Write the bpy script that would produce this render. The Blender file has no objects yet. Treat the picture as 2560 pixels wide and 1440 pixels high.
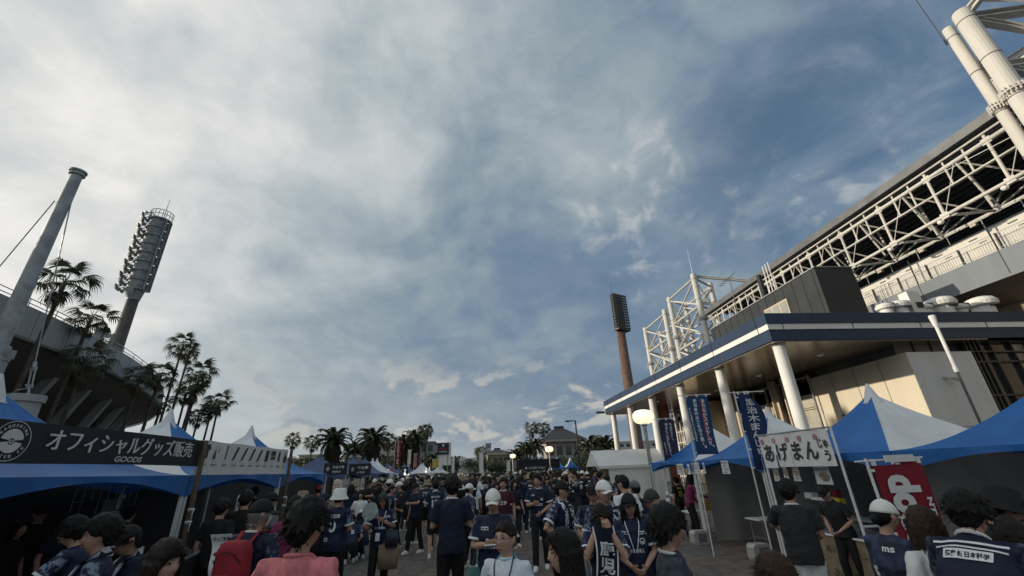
import bpy, bmesh, math, random
import numpy as np
from mathutils import Vector, Matrix, noise as mnoise
from mathutils.bvhtree import BVHTree

random.seed(7)
rng = np.random.default_rng(11)
sc = bpy.context.scene
col = sc.collection
R = math.radians

# ------------------------------------------------------------------ camera
HC = 2.0                                    # the photographer holds the phone up
FPX, PW, PH = 1053.0, 2560, 1440            # focal length in photograph pixels
TH, ROLL, YAW = R(23.4), R(2.2), R(5.3)
_f = np.array([math.sin(YAW)*math.cos(TH), math.cos(YAW)*math.cos(TH), math.sin(TH)])
_r = np.array([math.cos(YAW), -math.sin(YAW), 0.0])
_u = np.cross(_r, _f)
_R = math.cos(ROLL)*_r - math.sin(ROLL)*_u
_U = math.sin(ROLL)*_r + math.cos(ROLL)*_u
cam_data = bpy.data.cameras.new("camera")
cam_data.sensor_width = 36.0
cam_data.sensor_fit = 'HORIZONTAL'
cam_data.lens = FPX/PW*36.0
cam_data.clip_start = 0.05
cam_data.clip_end = 5000
cam = bpy.data.objects.new("camera", cam_data)
col.objects.link(cam)
cam.matrix_world = Matrix(((_R[0], _U[0], -_f[0], 0), (_R[1], _U[1], -_f[1], 0), (_R[2], _U[2], -_f[2], HC), (0, 0, 0, 1)))
sc.camera = cam


def ray(px, py):
    d = FPX*_f + _R*(px-PW/2) - _U*(py-PH/2)
    return d/np.linalg.norm(d)


def at_z(px, py, z):
    """where the sight line through a photograph pixel is at height z"""
    d = ray(px, py); t = (z-HC)/d[2]
    return Vector((0, 0, HC))+Vector(t*d)


def at_x(px, py, x):
    d = ray(px, py); t = x/d[0]
    return Vector((0, 0, HC))+Vector(t*d)


def at_y(px, py, y):
    d = ray(px, py); t = y/d[1]
    return Vector((0, 0, HC))+Vector(t*d)


# ------------------------------------------------------------------ view, sky, sun
sc.view_settings.view_transform = 'Standard'
sc.view_settings.look = 'None'
sc.view_settings.exposure = 0.0
sc.view_settings.gamma = 1.0
sc.view_settings.use_curve_mapping = False
sc.render.engine = 'CYCLES'
sc.cycles.use_denoising = True
try:
    sc.cycles.denoiser = 'OPENIMAGEDENOISE'
except Exception:
    pass
sc.cycles.max_bounces = 6
sc.cycles.diffuse_bounces = 3
sc.cycles.glossy_bounces = 3
sc.cycles.transparent_max_bounces = 6

SUN_ELEV = R(13.0)
_sd = Vector((-1.0, 0.067, 0)).normalized()
SUN_DIR = Vector((_sd.x*math.cos(SUN_ELEV), _sd.y*math.cos(SUN_ELEV), math.sin(SUN_ELEV)))   # towards the sun
sun_data = bpy.data.lights.new("sun", 'SUN')
sun_data.energy = 3.9
sun_data.angle = R(0.6)
sun_data.color = (1.0, 0.87, 0.68)
sun = bpy.data.objects.new("sun", sun_data)
col.objects.link(sun)
sun.rotation_euler = (-SUN_DIR).to_track_quat('-Z', 'Y').to_euler()
sun.location = (-60, 4, 40)


class NT:
    """small writer for node trees"""
    def __init__(s, tree):
        s.t = tree; s.n = tree.nodes; s.l = tree.links

    def node(s, kind, **kw):
        nd = s.n.new(kind)
        for k, v in kw.items():
            setattr(nd, k, v)
        return nd

    def put(s, sock, v):
        if isinstance(v, bpy.types.NodeSocket):
            s.l.new(v, sock)
        elif v is not None:
            if isinstance(v, (tuple, list)) and len(v) == 3 and sock.type == 'RGBA':
                v = (*v, 1)
            sock.default_value = v

    def m(s, op, a, b=None, c=None, clamp=False):
        nd = s.node('ShaderNodeMath', operation=op, use_clamp=clamp)
        s.put(nd.inputs[0], a)
        if b is not None: s.put(nd.inputs[1], b)
        if c is not None: s.put(nd.inputs[2], c)
        return nd.outputs[0]

    def v(s, op, a, b=None):
        nd = s.node('ShaderNodeVectorMath', operation=op)
        s.put(nd.inputs[0], a)
        if b is not None: s.put(nd.inputs[1], b)
        return nd.outputs['Value'] if op in ('DOT_PRODUCT', 'LENGTH') else nd.outputs[0]

    def noise(s, vec, scale, detail=5, rough=0.55, dist=0.0, w=None):
        nd = s.node('ShaderNodeTexNoise')
        if vec is not None: s.put(nd.inputs['Vector'], vec)
        nd.inputs['Scale'].default_value = scale
        nd.inputs['Detail'].default_value = detail
        nd.inputs['Roughness'].default_value = rough
        nd.inputs['Distortion'].default_value = dist
        return nd.outputs['Fac']

    def step(s, x, a, b, lo=0.0, hi=1.0):
        nd = s.node('ShaderNodeMapRange', interpolation_type='SMOOTHSTEP')
        s.put(nd.inputs[0], x)
        nd.inputs[1].default_value = a; nd.inputs[2].default_value = b
        nd.inputs[3].default_value = lo; nd.inputs[4].default_value = hi
        return nd.outputs[0]

    def mix(s, f, a, b):
        nd = s.node('ShaderNodeMix', data_type='RGBA')
        s.put(nd.inputs[0], f); s.put(nd.inputs[6], a); s.put(nd.inputs[7], b)
        return nd.outputs[2]

    def ramp(s, f, stops, interp='LINEAR'):
        nd = s.node('ShaderNodeValToRGB')
        cr = nd.color_ramp; cr.interpolation = interp
        while len(cr.elements) < len(stops): cr.elements.new(0.5)
        for e, (p, c) in zip(cr.elements, stops):
            e.position = p; e.color = (*c, 1) if len(c) == 3 else c
        s.put(nd.inputs[0], f)
        return nd.outputs[0]

    def comb(s, x, y, z):
        nd = s.node('ShaderNodeCombineXYZ')
        s.put(nd.inputs[0], x); s.put(nd.inputs[1], y); s.put(nd.inputs[2], z)
        return nd.outputs[0]

    def sep(s, v):
        nd = s.node('ShaderNodeSeparateXYZ'); s.put(nd.inputs[0], v)
        return nd.outputs[0], nd.outputs[1], nd.outputs[2]


world = bpy.data.worlds.new("World")
sc.world = world
world.use_nodes = True
W = NT(world.node_tree)
for nd in list(W.n): W.n.remove(nd)
w_out = W.node('ShaderNodeOutputWorld')
bg = W.node('ShaderNodeBackground')
bg.inputs[1].default_value = 0.1
W.l.new(bg.outputs[0], w_out.inputs[0])
sky = W.node('ShaderNodeTexSky', sky_type='NISHITA', sun_disc=False)
sky.sun_elevation = SUN_ELEV
sky.sun_rotation = math.atan2(_sd.x, _sd.y)
sky.air_density = 1.3; sky.dust_density = 2.0


def dirv(px, py):
    d = ray(px, py); return (float(d[0]), float(d[1]), float(d[2]))


tc = W.node('ShaderNodeTexCoord')
D = W.v('NORMALIZE', tc.outputs['Generated'])
dx, dy, dz = W.sep(D)
zc = W.m('MAXIMUM', dz, 0.0)
zp = W.m('ADD', zc, 0.16)
P = W.comb(W.m('DIVIDE', dx, zp), W.m('DIVIDE', dy, zp), 0.0)      # the cloud deck seen as a plane overhead


def blob(px, py, cos0, cos1):
    return W.step(W.v('DOT_PRODUCT', D, dirv(px, py)), cos0, cos1)


n_big = W.noise(W.v('ADD', W.v('MULTIPLY', P, (0.8, 1.0, 1.0)), (3.1, 1.7, 0)), 1.1, 3, 0.5, 0.5)
n_mid = W.noise(W.v('ADD', P, (7.7, 2.2, 0)), 2.4, 7, 0.55, 0.45)
n_fine = W.noise(W.v('ADD', W.v('MULTIPLY', D, (1.0, 1.0, 1.35)), (0.3, 0.8, 0.1)), 11.0, 8, 0.58, 0.5)
g = W.v('DOT_PRODUCT', D, Vector((-0.84, 0.36, 0.40)).normalized())
# how bright the cloud deck is in each direction: the sun stands behind it on the left, thick grey cloud opposite
DECK = ((50, 50, .78), (100, 400, .96), (300, 230, .88), (600, 150, .74), (560, 450, .84), (30, 720, 1.0), (300, 650, 1.0), (720, 600, .64),
        (900, 300, .64), (1000, 60, .60), (1200, 260, .52), (1350, 90, .40), (1520, 150, .27), (1720, 90, .22), (1350, 230, .46), (1500, 330, .44),
        (1400, 500, .28), (1720, 350, .20), (2000, 420, .09), (2050, 150, .26), (2300, 150, .26), (2420, 350, .26), (2300, 500, .32), (1000, 560, .50),
        (1000, 800, .35), (1200, 700, .23), (1420, 700, .20), (1560, 860, .12), (1800, 600, .34), (700, 850, .54), (600, 1000, .64), (900, 980, .34),
        (1200, 980, .27), (1480, 1010, .26), (1640, 480, .42), (1700, 760, .26))
# deck continued unseen, added to lift ambient light: overhead, behind, brightest by the sun
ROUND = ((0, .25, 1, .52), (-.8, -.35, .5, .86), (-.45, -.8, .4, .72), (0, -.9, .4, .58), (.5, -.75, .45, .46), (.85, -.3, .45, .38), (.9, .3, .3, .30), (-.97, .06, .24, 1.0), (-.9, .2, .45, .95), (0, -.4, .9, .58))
num = den = None
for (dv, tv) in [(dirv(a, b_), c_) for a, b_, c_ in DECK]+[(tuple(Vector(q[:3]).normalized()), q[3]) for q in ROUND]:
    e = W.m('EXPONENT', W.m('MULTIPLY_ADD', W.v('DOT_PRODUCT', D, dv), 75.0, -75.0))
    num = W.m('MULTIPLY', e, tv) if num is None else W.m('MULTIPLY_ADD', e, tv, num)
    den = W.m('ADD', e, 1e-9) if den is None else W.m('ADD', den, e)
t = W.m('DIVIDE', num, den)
n_blot = W.noise(W.v('ADD', W.v('MULTIPLY', D, (1.0, 1.0, 1.45)), (4.3, 0.2, 1.1)), 4.2, 7, 0.52, 0.35)
t = W.m('ADD', t, W.m('MULTIPLY', W.m('SUBTRACT', W.step(n_blot, 0.30, 0.70), 0.5), 0.22))
t = W.m('ADD', t, W.m('MULTIPLY', W.m('SUBTRACT', n_big, 0.5), 0.20))
t = W.m('ADD', t, W.m('MULTIPLY', W.m('SUBTRACT', n_mid, 0.5), 0.34))
t = W.m('ADD', t, W.m('MULTIPLY', W.m('SUBTRACT', n_fine, 0.5), 0.30))
deck = W.ramp(t, [(0.0, (0.125, 0.195, 0.295)), (0.22, (0.18, 0.255, 0.345)), (0.42, (0.295, 0.365, 0.412)),
                  (0.62, (0.45, 0.512, 0.54)), (0.80, (0.62, 0.645, 0.65)), (1.0, (0.85, 0.84, 0.81))])
# thin places where blue shows, towards the stadium
gap = W.m('MULTIPLY', blob(2330, 330, 0.90, 0.995), W.step(n_mid, 0.62, 0.40))
blue = W.v('MULTIPLY', sky.outputs[0], (0.55, 0.72, 0.95))
# small bright torn clouds
torn = W.m('MULTIPLY', W.step(n_fine, 0.50, 0.74), W.m('MAXIMUM', blob(1640, 530, 0.968, 0.998), W.m('MULTIPLY', blob(2200, 540, 0.94, 1.0), 0.8)))
torn = W.m('MULTIPLY', torn, 0.62)
deck = W.mix(torn, deck, (0.62, 0.63, 0.63))
# low sky: haze band and heaped clouds standing on the horizon
low = W.step(dz, 0.30, 0.02)
lowc = W.mix(W.step(g, 0.0, 0.95), (0.185, 0.25, 0.32), (0.54, 0.565, 0.56))
deck = W.mix(W.m('MULTIPLY', low, 0.55), deck, lowc)
Q = W.v('MULTIPLY', D, (1.0, 1.0, 1.9))
n_c = W.noise(W.v('ADD', Q, (2.3, 0.4, 0.9)), 6.5, 8, 0.55, 0.3)
n_c2 = W.noise(W.v('ADD', Q, (2.3, 0.4, 0.86)), 6.5, 8, 0.55, 0.3)
side = W.step(W.v('DOT_PRODUCT', D, dirv(1230, 1050)), 0.80, 0.97)
band = W.m('MULTIPLY', W.step(dz, 0.02, 0.06), W.step(dz, 0.28, 0.14))
heap = W.m('MULTIPLY', W.m('MULTIPLY', W.step(n_c, 0.525, 0.60), band), W.m('ADD', 0.25, W.m('MULTIPLY', side, 0.75)))
shade = W.step(W.m('SUBTRACT', n_c2, n_c), -0.05, 0.05)
heapc = W.mix(shade, (0.54, 0.53, 0.49), (0.29, 0.335, 0.375))
deck = W.mix(W.m('MULTIPLY', heap, 0.8), deck, heapc)
strip = W.m('MULTIPLY', W.step(dz, 0.075, 0.03), W.m('MULTIPLY', side, 0.45))
deck = W.mix(strip, deck, (0.46, 0.48, 0.475))
glow = W.m('EXPONENT', W.m('MULTIPLY_ADD', W.v('DOT_PRODUCT', D, tuple(SUN_DIR)), 26.0, -26.0))     # unseen cloud glow round the sun, added as soft fill from the left
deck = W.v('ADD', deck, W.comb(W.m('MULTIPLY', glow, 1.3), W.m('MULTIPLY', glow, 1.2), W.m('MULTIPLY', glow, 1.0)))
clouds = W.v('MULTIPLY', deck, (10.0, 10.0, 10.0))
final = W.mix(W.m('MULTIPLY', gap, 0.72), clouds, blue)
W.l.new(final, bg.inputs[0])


# ------------------------------------------------------------------ materials
MATS = {}


def mat(name, colr, rough=0.7, metal=0.0, var=0.18, scale=6.0, bump=0.0, bscale=40.0, emit=None, trans=0.0, detail=5, spec=0.4, coord='Object'):
    """one procedural surface: colour broken up by noise, optional fine relief"""
    if name in MATS: return MATS[name]
    m = bpy.data.materials.new(name); m.use_nodes = True
    T = NT(m.node_tree); b = T.n['Principled BSDF']
    tcn = T.node('ShaderNodeTexCoord')
    vec = tcn.outputs[coord]
    if var > 0:
        n1 = T.noise(vec, scale, detail, 0.6)
        lo = tuple(c*(1-var) for c in colr); hi = tuple(min(1, c*(1+var)) for c in colr)
        c = T.mix(T.step(n1, 0.3, 0.7), lo, hi)
        T.put(b.inputs['Base Color'], c)
        T.put(b.inputs['Roughness'], T.m('ADD', rough-0.06, T.m('MULTIPLY', n1, 0.12), clamp=True))
    else:
        b.inputs['Base Color'].default_value = (*colr, 1)
        b.inputs['Roughness'].default_value = rough
    b.inputs['Metallic'].default_value = metal
    b.inputs['Specular IOR Level'].default_value = spec
    if bump > 0:
        bn = T.node('ShaderNodeBump'); bn.inputs['Strength'].default_value = 0.6; bn.inputs['Distance'].default_value = bump
        T.put(bn.inputs['Height'], T.noise(vec, bscale, 4, 0.6))
        T.l.new(bn.outputs[0], b.inputs['Normal'])
    if emit:
        b.inputs['Emission Color'].default_value = (*emit[0], 1)
        b.inputs['Emission Strength'].default_value = emit[1]
    if trans > 0:
        tr = T.node('ShaderNodeBsdfTranslucent'); tr.inputs[0].default_value = (*colr, 1)
        mx = T.node('ShaderNodeMixShader'); mx.inputs[0].default_value = trans
        T.l.new(b.outputs[0], mx.inputs[1]); T.l.new(tr.outputs[0], mx.inputs[2])
        T.l.new(mx.outputs[0], T.n['Material Output'].inputs[0])
    MATS[name] = m
    return m


# ------------------------------------------------------------------ geometry helpers
def wloc(o):
    v = Vector((0, 0, 0))
    while o is not None:
        v += o.location; o = o.parent
    return v


def tag(o, label=None, cat=None, group=None, kind=None):
    if label: o['label'] = label
    if cat: o['category'] = cat
    if group: o['group'] = group
    if kind: o['kind'] = kind
    return o


def thing(name, label, cat, loc=(0, 0, 0), group=None):
    o = bpy.data.objects.new(name, None); col.objects.link(o)
    o.empty_display_size = 0.2
    o.location = loc
    return tag(o, label, cat, group)


class MB:
    """collects shapes into one mesh (world coordinates; build() moves them under the parent)"""
    def __init__(s):
        s.v = []; s.f = []; s.mi = []; s.cur = 0

    def add(s, vs, fs):
        k = len(s.v)
        s.v.extend([tuple(p) for p in vs])
        for f in fs:
            s.f.append(tuple(i+k for i in f)); s.mi.append(s.cur)
        return s

    def box(s, c, size, rz=0.0, rot=None):
        hx, hy, hz = size[0]/2, size[1]/2, size[2]/2
        M = rot if rot is not None else Matrix.Rotation(rz, 3, 'Z')
        c = Vector(c)
        vs = [c+M@Vector((sx*hx, sy*hy, sz*hz)) for sz in (-1, 1) for sy in (-1, 1) for sx in (-1, 1)]
        return s.add(vs, [(0, 2, 3, 1), (4, 5, 7, 6), (0, 1, 5, 4), (2, 6, 7, 3), (0, 4, 6, 2), (1, 3, 7, 5)])

    def bar(s, a, b, w, h=None, up=(0, 0, 1)):
        """square bar from a to b"""
        a, b = Vector(a), Vector(b); d = b-a; L = d.length
        if L < 1e-6: return s
        d = d/L; upv = Vector(up)
        if abs(d.dot(upv)) > 0.99: upv = Vector((1, 0, 0))
        x = d.cross(upv).normalized(); z = x.cross(d)
        return s.box((a+b)/2, (w, L, h or w), rot=Matrix((x, d, z)).transposed())

    def tube(s, a, b, r0, r1=None, n=10, caps=True):
        return s.path([a, b], [r0, r0 if r1 is None else r1], n, caps)

    def path(s, pts, rad, n=8, caps=True, flat=1.0, up=None):
        pts = [Vector(p) for p in pts]
        if not isinstance(rad, (list, tuple)): rad = [rad]*len(pts)
        vs = []; fs = []
        prev = None
        for i, p in enumerate(pts):
            if i == 0: d = pts[1]-p
            elif i == len(pts)-1: d = p-pts[i-1]
            else: d = (pts[i+1]-p).normalized()+(p-pts[i-1]).normalized()
            d.normalize()
            if prev is None:
                a = Vector(up) if up else (Vector((0, 0, 1)) if abs(d.z) < 0.9 else Vector((1, 0, 0)))
                x = d.cross(a).normalized()
            else:
                x = (prev-d*prev.dot(d)).normalized()
            prev = x; y = d.cross(x)
            for k in range(n):
                an = 2*math.pi*k/n
                vs.append(p+(x*math.cos(an)+y*math.sin(an)*flat)*rad[i])
        for i in range(len(pts)-1):
            for k in range(n):
                k2 = (k+1) % n
                fs.append((i*n+k, i*n+k2, (i+1)*n+k2, (i+1)*n+k))
        if caps:
            fs.append(tuple(range(n-1, -1, -1))); m = (len(pts)-1)*n
            fs.append(tuple(m+k for k in range(n)))
        return s.add(vs, fs)

    def lathe(s, c, prof, n=16, a0=0.0, a1=2*math.pi, close=False):
        """profile of (radius, z) turned about the vertical through c"""
        full = abs(a1-a0-2*math.pi) < 1e-6
        m = n if full else n+1
        vs = []; fs = []
        c = Vector(c)
        for (r, z) in prof:
            for k in range(m):
                an = a0+(a1-a0)*k/n
                vs.append(c+Vector((r*math.cos(an), r*math.sin(an), z)))
        L = len(prof)
        for i in range(L if close else L-1):
            j = (i+1) % L
            for k in range(n):
                k2 = (k+1) % m if full else k+1
                fs.append((i*m+k, i*m+k2, j*m+k2, j*m+k))
        return s.add(vs, fs)

    def ball(s, c, r, nu=10, nv=7):
        if not isinstance(r, (tuple, list)): r = (r, r, r)
        c = Vector(c); vs = [c+Vector((0, 0, r[2]))]
        for i in range(1, nv):
            th = math.pi*i/nv
            for k in range(nu):
                an = 2*math.pi*k/nu
                vs.append(c+Vector((r[0]*math.sin(th)*math.cos(an), r[1]*math.sin(th)*math.sin(an), r[2]*math.cos(th))))
        vs.append(c-Vector((0, 0, r[2])))
        fs = [(0, 1+k, 1+(k+1) % nu) for k in range(nu)]
        for i in range(nv-2):
            for k in range(nu):
                a = 1+i*nu+k; b = 1+i*nu+(k+1) % nu
                fs.append((a, a+nu, b+nu, b))
        e = len(vs)-1; q = 1+(nv-2)*nu
        fs += [(e, q+(k+1) % nu, q+k) for k in range(nu)]
        return s.add(vs, fs)

    def grid(s, fn, nu, nv):
        vs = [fn(i/nu, j/nv) for j in range(nv+1) for i in range(nu+1)]
        fs = [(j*(nu+1)+i, j*(nu+1)+i+1, (j+1)*(nu+1)+i+1, (j+1)*(nu+1)+i) for j in range(nv) for i in range(nu)]
        return s.add(vs, fs)

    def prism(s, poly, axis_o, ax, ay, depth):
        """2-D polygon in the frame (ax, ay) at axis_o, pushed along the normal by depth"""
        o = Vector(axis_o); ax = Vector(ax); ay = Vector(ay); nrm = ax.cross(ay).normalized()*depth
        n = len(poly)
        vs = [o+ax*p[0]+ay*p[1] for p in poly]+[o+ax*p[0]+ay*p[1]+nrm for p in poly]
        fs = [tuple(range(n-1, -1, -1)), tuple(range(n, 2*n))]+[(i, (i+1) % n, n+(i+1) % n, n+i) for i in range(n)]
        return s.add(vs, fs)

    def build(s, name, mats, parent=None, smooth=False, loc=None, local=False):
        me = bpy.data.meshes.new(name)
        off = Vector((0, 0, 0))
        if not local:
            off = wloc(parent) if parent is not None else (Vector(loc) if loc is not None else off)
        elif loc is not None:
            off = Vector(loc)
        v = np.array(s.v, dtype=np.float64).reshape(-1, 3)-np.array(off)
        if local and loc is not None: v = np.array(s.v, dtype=np.float64).reshape(-1, 3)
        me.from_pydata(v.tolist(), [], s.f)
        if not isinstance(mats, (list, tuple)): mats = [mats]
        for m in mats: me.materials.append(m)
        if len(mats) > 1: me.polygons.foreach_set('material_index', s.mi)
        if smooth: me.polygons.foreach_set('use_smooth', [True]*len(s.f))
        me.update()
        o = bpy.data.objects.new(name, me); col.objects.link(o)
        if parent is not None: o.parent = parent
        if loc is not None and parent is None: o.location = loc
        return o


def dup(root, loc, rz=None, label=None, group=None):
    """copy a thing with its parts and their parts"""
    r = root.copy(); col.objects.link(r); r.location = loc
    if rz is not None: r.rotation_euler = (0, 0, rz)
    if label: r['label'] = label
    if group: r['group'] = group
    for ch in list(root.children):
        c = ch.copy(); col.objects.link(c); c.parent = r
        for gch in ch.children:
            d = gch.copy(); col.objects.link(d); d.parent = c
    return r


# ------------------------------------------------------------------ lettering
_TXT = {}


def text_geo(body, bold=0.0, shear=0.0):
    key = (body, bold, shear)
    if key in _TXT: return _TXT[key]
    cu = bpy.data.curves.new("lettering", 'FONT'); cu.body = body; cu.size = 1.0; cu.offset = bold; cu.resolution_u = 3
    cu.shear = shear; cu.fill_mode = 'FRONT'
    o = bpy.data.objects.new("lettering", cu); col.objects.link(o)
    dg = bpy.context.evaluated_depsgraph_get()
    me = bpy.data.meshes.new_from_object(o.evaluated_get(dg))
    v = np.array([tuple(p.co) for p in me.vertices]).reshape(-1, 3); f = [tuple(p.vertices) for p in me.polygons]
    bpy.data.objects.remove(o); bpy.data.curves.remove(cu); bpy.data.meshes.remove(me)
    if len(v):
        mn = v.min(0); mx = v.max(0); v = (v-mn)[:, :2]; size = (mx-mn)[:2]
    else:
        v = np.zeros((0, 2)); size = np.array([1, 1])
    _TXT[key] = (v, f, size)
    return _TXT[key]


def put_text(mb, body, fn, x0, y0, w=None, h=None, bold=0.0, shear=0.0, rot=0):
    """letters fitted into the box (x0, y0, w, h) of a sheet, fn(x, y) gives the 3-D point; rot=1 turns them a quarter clockwise"""
    v, f, size = text_geo(body, bold, shear)
    if len(v) == 0: return
    if rot:
        v = np.stack([v[:, 1], size[0]-v[:, 0]], 1); size = np.array([size[1], size[0]])
    sx = w/size[0] if w else None; sy = h/size[1] if h else None
    if sx is None: sx = sy
    if sy is None: sy = sx
    mb.add([fn(x0+p[0]*sx, y0+p[1]*sy) for p in v], f)


def put_column(mb, chars, fn, x0, ytop, cell, h_total, bold=0.0):
    """vertical Japanese line: one character under another"""
    n = len(chars); step = h_total/n
    for i, ch in enumerate(chars):
        if ch in ' 　': continue
        v, f, size = text_geo(ch, bold)
        s_ = min(cell/max(size[0], 0.55), step*0.9/max(size[1], 0.55))
        if ch in '。、': px, py = x0+cell*0.6, ytop-(i+0.45)*step
        else: px, py = x0+(cell-size[0]*s_)/2, ytop-(i+0.5)*step-size[1]*s_/2
        mb.add([fn(px+p[0]*s_, py+p[1]*s_) for p in v], f)


def plane_fn(o, ax, ay, off=0.006):
    o = Vector(o); ax = Vector(ax).normalized(); ay = Vector(ay).normalized(); n = ax.cross(ay).normalized()*off
    return lambda x, y: o+ax*x+ay*y+n
# ================================================================== materials of the place
def ground_material():
    m = bpy.data.materials.new("plaza_paving"); m.use_nodes = True
    T = NT(m.node_tree); b = T.n['Principled BSDF']
    geo = T.node('ShaderNodeNewGeometry').outputs['Position']
    br = T.node('ShaderNodeTexBrick'); br.offset = 0.5
    T.put(br.inputs['Vector'], T.v('ADD', geo, (0.425, 0.0, 0.0)))
    br.inputs['Scale'].default_value = 1.0
    br.inputs['Brick Width'].default_value = 0.85; br.inputs['Row Height'].default_value = 0.85
    br.inputs['Mortar Size'].default_value = 0.014; br.inputs['Bias'].default_value = 0.0
    br.inputs['Color1'].default_value = (0.105, 0.09, 0.08, 1); br.inputs['Color2'].default_value = (0.135, 0.115, 0.102, 1)
    br.inputs['Mortar'].default_value = (0.035, 0.032, 0.03, 1)
    n = T.noise(geo, 0.6, 6, 0.6); n2 = T.noise(geo, 9.0, 5, 0.65)
    c = T.v('MULTIPLY', br.outputs[0], T.comb(*[T.m('ADD', 0.55, T.m('MULTIPLY', T.m('ADD', n, n2), 0.45))]*3))
    T.put(b.inputs['Base Color'], c); b.inputs['Roughness'].default_value = 0.82
    bn = T.node('ShaderNodeBump'); bn.inputs['Distance'].default_value = 0.006
    T.put(bn.inputs['Height'], T.noise(geo, 60, 4, 0.7)); T.l.new(bn.outputs[0], b.inputs['Normal'])
    return m


def concrete(name, c, streak=0.35):
    """weathered concrete with vertical rain streaks and blotches"""
    m = bpy.data.materials.new(name); m.use_nodes = True
    T = NT(m.node_tree); b = T.n['Principled BSDF']
    geo = T.node('ShaderNodeNewGeometry').outputs['Position']
    st = T.noise(T.v('MULTIPLY', geo, (1.0, 1.0, 0.08)), 1.6, 6, 0.65)
    bl = T.noise(geo, 0.35, 6, 0.6); fi = T.noise(geo, 12.0, 4, 0.7)
    k = T.m('ADD', T.m('MULTIPLY', T.step(st, 0.35, 0.7), streak), T.m('MULTIPLY', T.m('ADD', bl, T.m('MULTIPLY', fi, 0.4)), 0.45))
    T.put(b.inputs['Base Color'], T.mix(k, tuple(x*1.12 for x in c), tuple(x*0.55 for x in c)))
    b.inputs['Roughness'].default_value = 0.85
    bn = T.node('ShaderNodeBump'); bn.inputs['Distance'].default_value = 0.01; bn.inputs['Strength'].default_value = 0.5
    T.put(bn.inputs['Height'], fi); T.l.new(bn.outputs[0], b.inputs['Normal'])
    return m


M_ground = ground_material()
M_tile = [mat("paving_brown", (0.125, 0.107, 0.095), 0.82, var=0.3, scale=2.2, bump=0.004, bscale=45, coord='Generated'),
          mat("paving_grey", (0.12, 0.11, 0.103), 0.82, var=0.3, scale=2.0, bump=0.004, bscale=45, coord='Generated'),
          mat("paving_rust", (0.14, 0.108, 0.09), 0.82, var=0.3, scale=2.5, bump=0.004, bscale=45, coord='Generated')]
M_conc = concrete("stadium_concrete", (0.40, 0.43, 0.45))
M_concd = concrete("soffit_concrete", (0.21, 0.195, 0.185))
M_concr = concrete("beam_concrete", (0.20, 0.225, 0.25), 0.2)
M_cream = concrete("cream_wall_paint", (0.64, 0.62, 0.57), 0.10)
M_greywall = concrete("pale_wall_paint", (0.60, 0.605, 0.60), 0.13)
M_truss = concrete("white_steel_paint", (0.60, 0.585, 0.545), 0.26)
M_steel = mat("galvanised_steel", (0.33, 0.345, 0.36), 0.5, 0.6, 0.2, 5)
M_mast = mat("mast_steel", (0.30, 0.325, 0.34), 0.55, 0.3, 0.22, 3.0, bump=0.004, bscale=60)
M_dark = mat("dark_metal", (0.035, 0.038, 0.042), 0.5, 0.4, 0.2, 4)
M_rust = mat("rust_red_paint", (0.125, 0.075, 0.06), 0.6, 0.1, 0.3, 1.5)
M_navy = mat("navy_fascia", (0.017, 0.036, 0.076), 0.5, 0.1, 0.12, 0.6)
M_white = concrete("white_paint", (0.76, 0.76, 0.74), 0.10)
M_soffit = mat("brown_soffit", (0.20, 0.175, 0.15), 0.22, 0.35, 0.15, 0.5, spec=0.6)
M_clad = mat("dark_cladding", (0.030, 0.034, 0.038), 0.5, 0.2, 0.18, 0.7)
M_glass = mat("dark_glass", (0.02, 0.025, 0.028), 0.08, 0.0, 0.1, 2, spec=0.8)
M_frame = mat("window_frame_dark", (0.05, 0.05, 0.048), 0.4, 0.4, 0.1, 4)
M_cframe = mat("window_frame_cream", (0.48, 0.42, 0.32), 0.5, 0, 0.1, 4)
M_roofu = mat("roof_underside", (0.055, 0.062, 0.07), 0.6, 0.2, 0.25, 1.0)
M_roofe = mat("roof_edge_metal", (0.14, 0.145, 0.15), 0.45, 0.4, 0.15, 1.0)

# ================================================================== ground
gb = MB()
gb.add([(-1500, -300, 0), (1500, -300, 0), (1500, 2500, 0), (-1500, 2500, 0)], [(0, 1, 2, 3)])
ground = tag(gb.build("plaza_ground", M_ground), kind='structure')
# paving slabs near the camera, laid one by one
tb = MB(); S = 0.85; e = 0.007; ch = 0.004; H0, H1 = 0.001, 0.012
tb.add([(e, e, H0), (S-e, e, H0), (S-e, S-e, H0), (e, S-e, H0), (e+ch, e+ch, H1), (S-e-ch, e+ch, H1), (S-e-ch, S-e-ch, H1), (e+ch, S-e-ch, H1)],
       [(0, 1, 5, 4), (1, 2, 6, 5), (2, 3, 7, 6), (3, 0, 4, 7), (4, 5, 6, 7)])
tile0 = tb.build("paving_slab", M_tile[0], ground)
first = True
for j in range(10, 24):
    for i in range(-5, 10):
        x = i*S+(0.425 if j % 2 else 0.0)-0.425; y = j*S
        if x < -4.0 or x > 6.9: continue
        t_ = tile0 if first else tile0.copy()
        if not first:
            col.objects.link(t_); t_.parent = ground
        first = False
        t_.location = (x, y, random.uniform(-0.0015, 0.002))
        t_.material_slots[0].link = 'OBJECT'; t_.material_slots[0].material = random.choice(M_tile)

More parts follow.
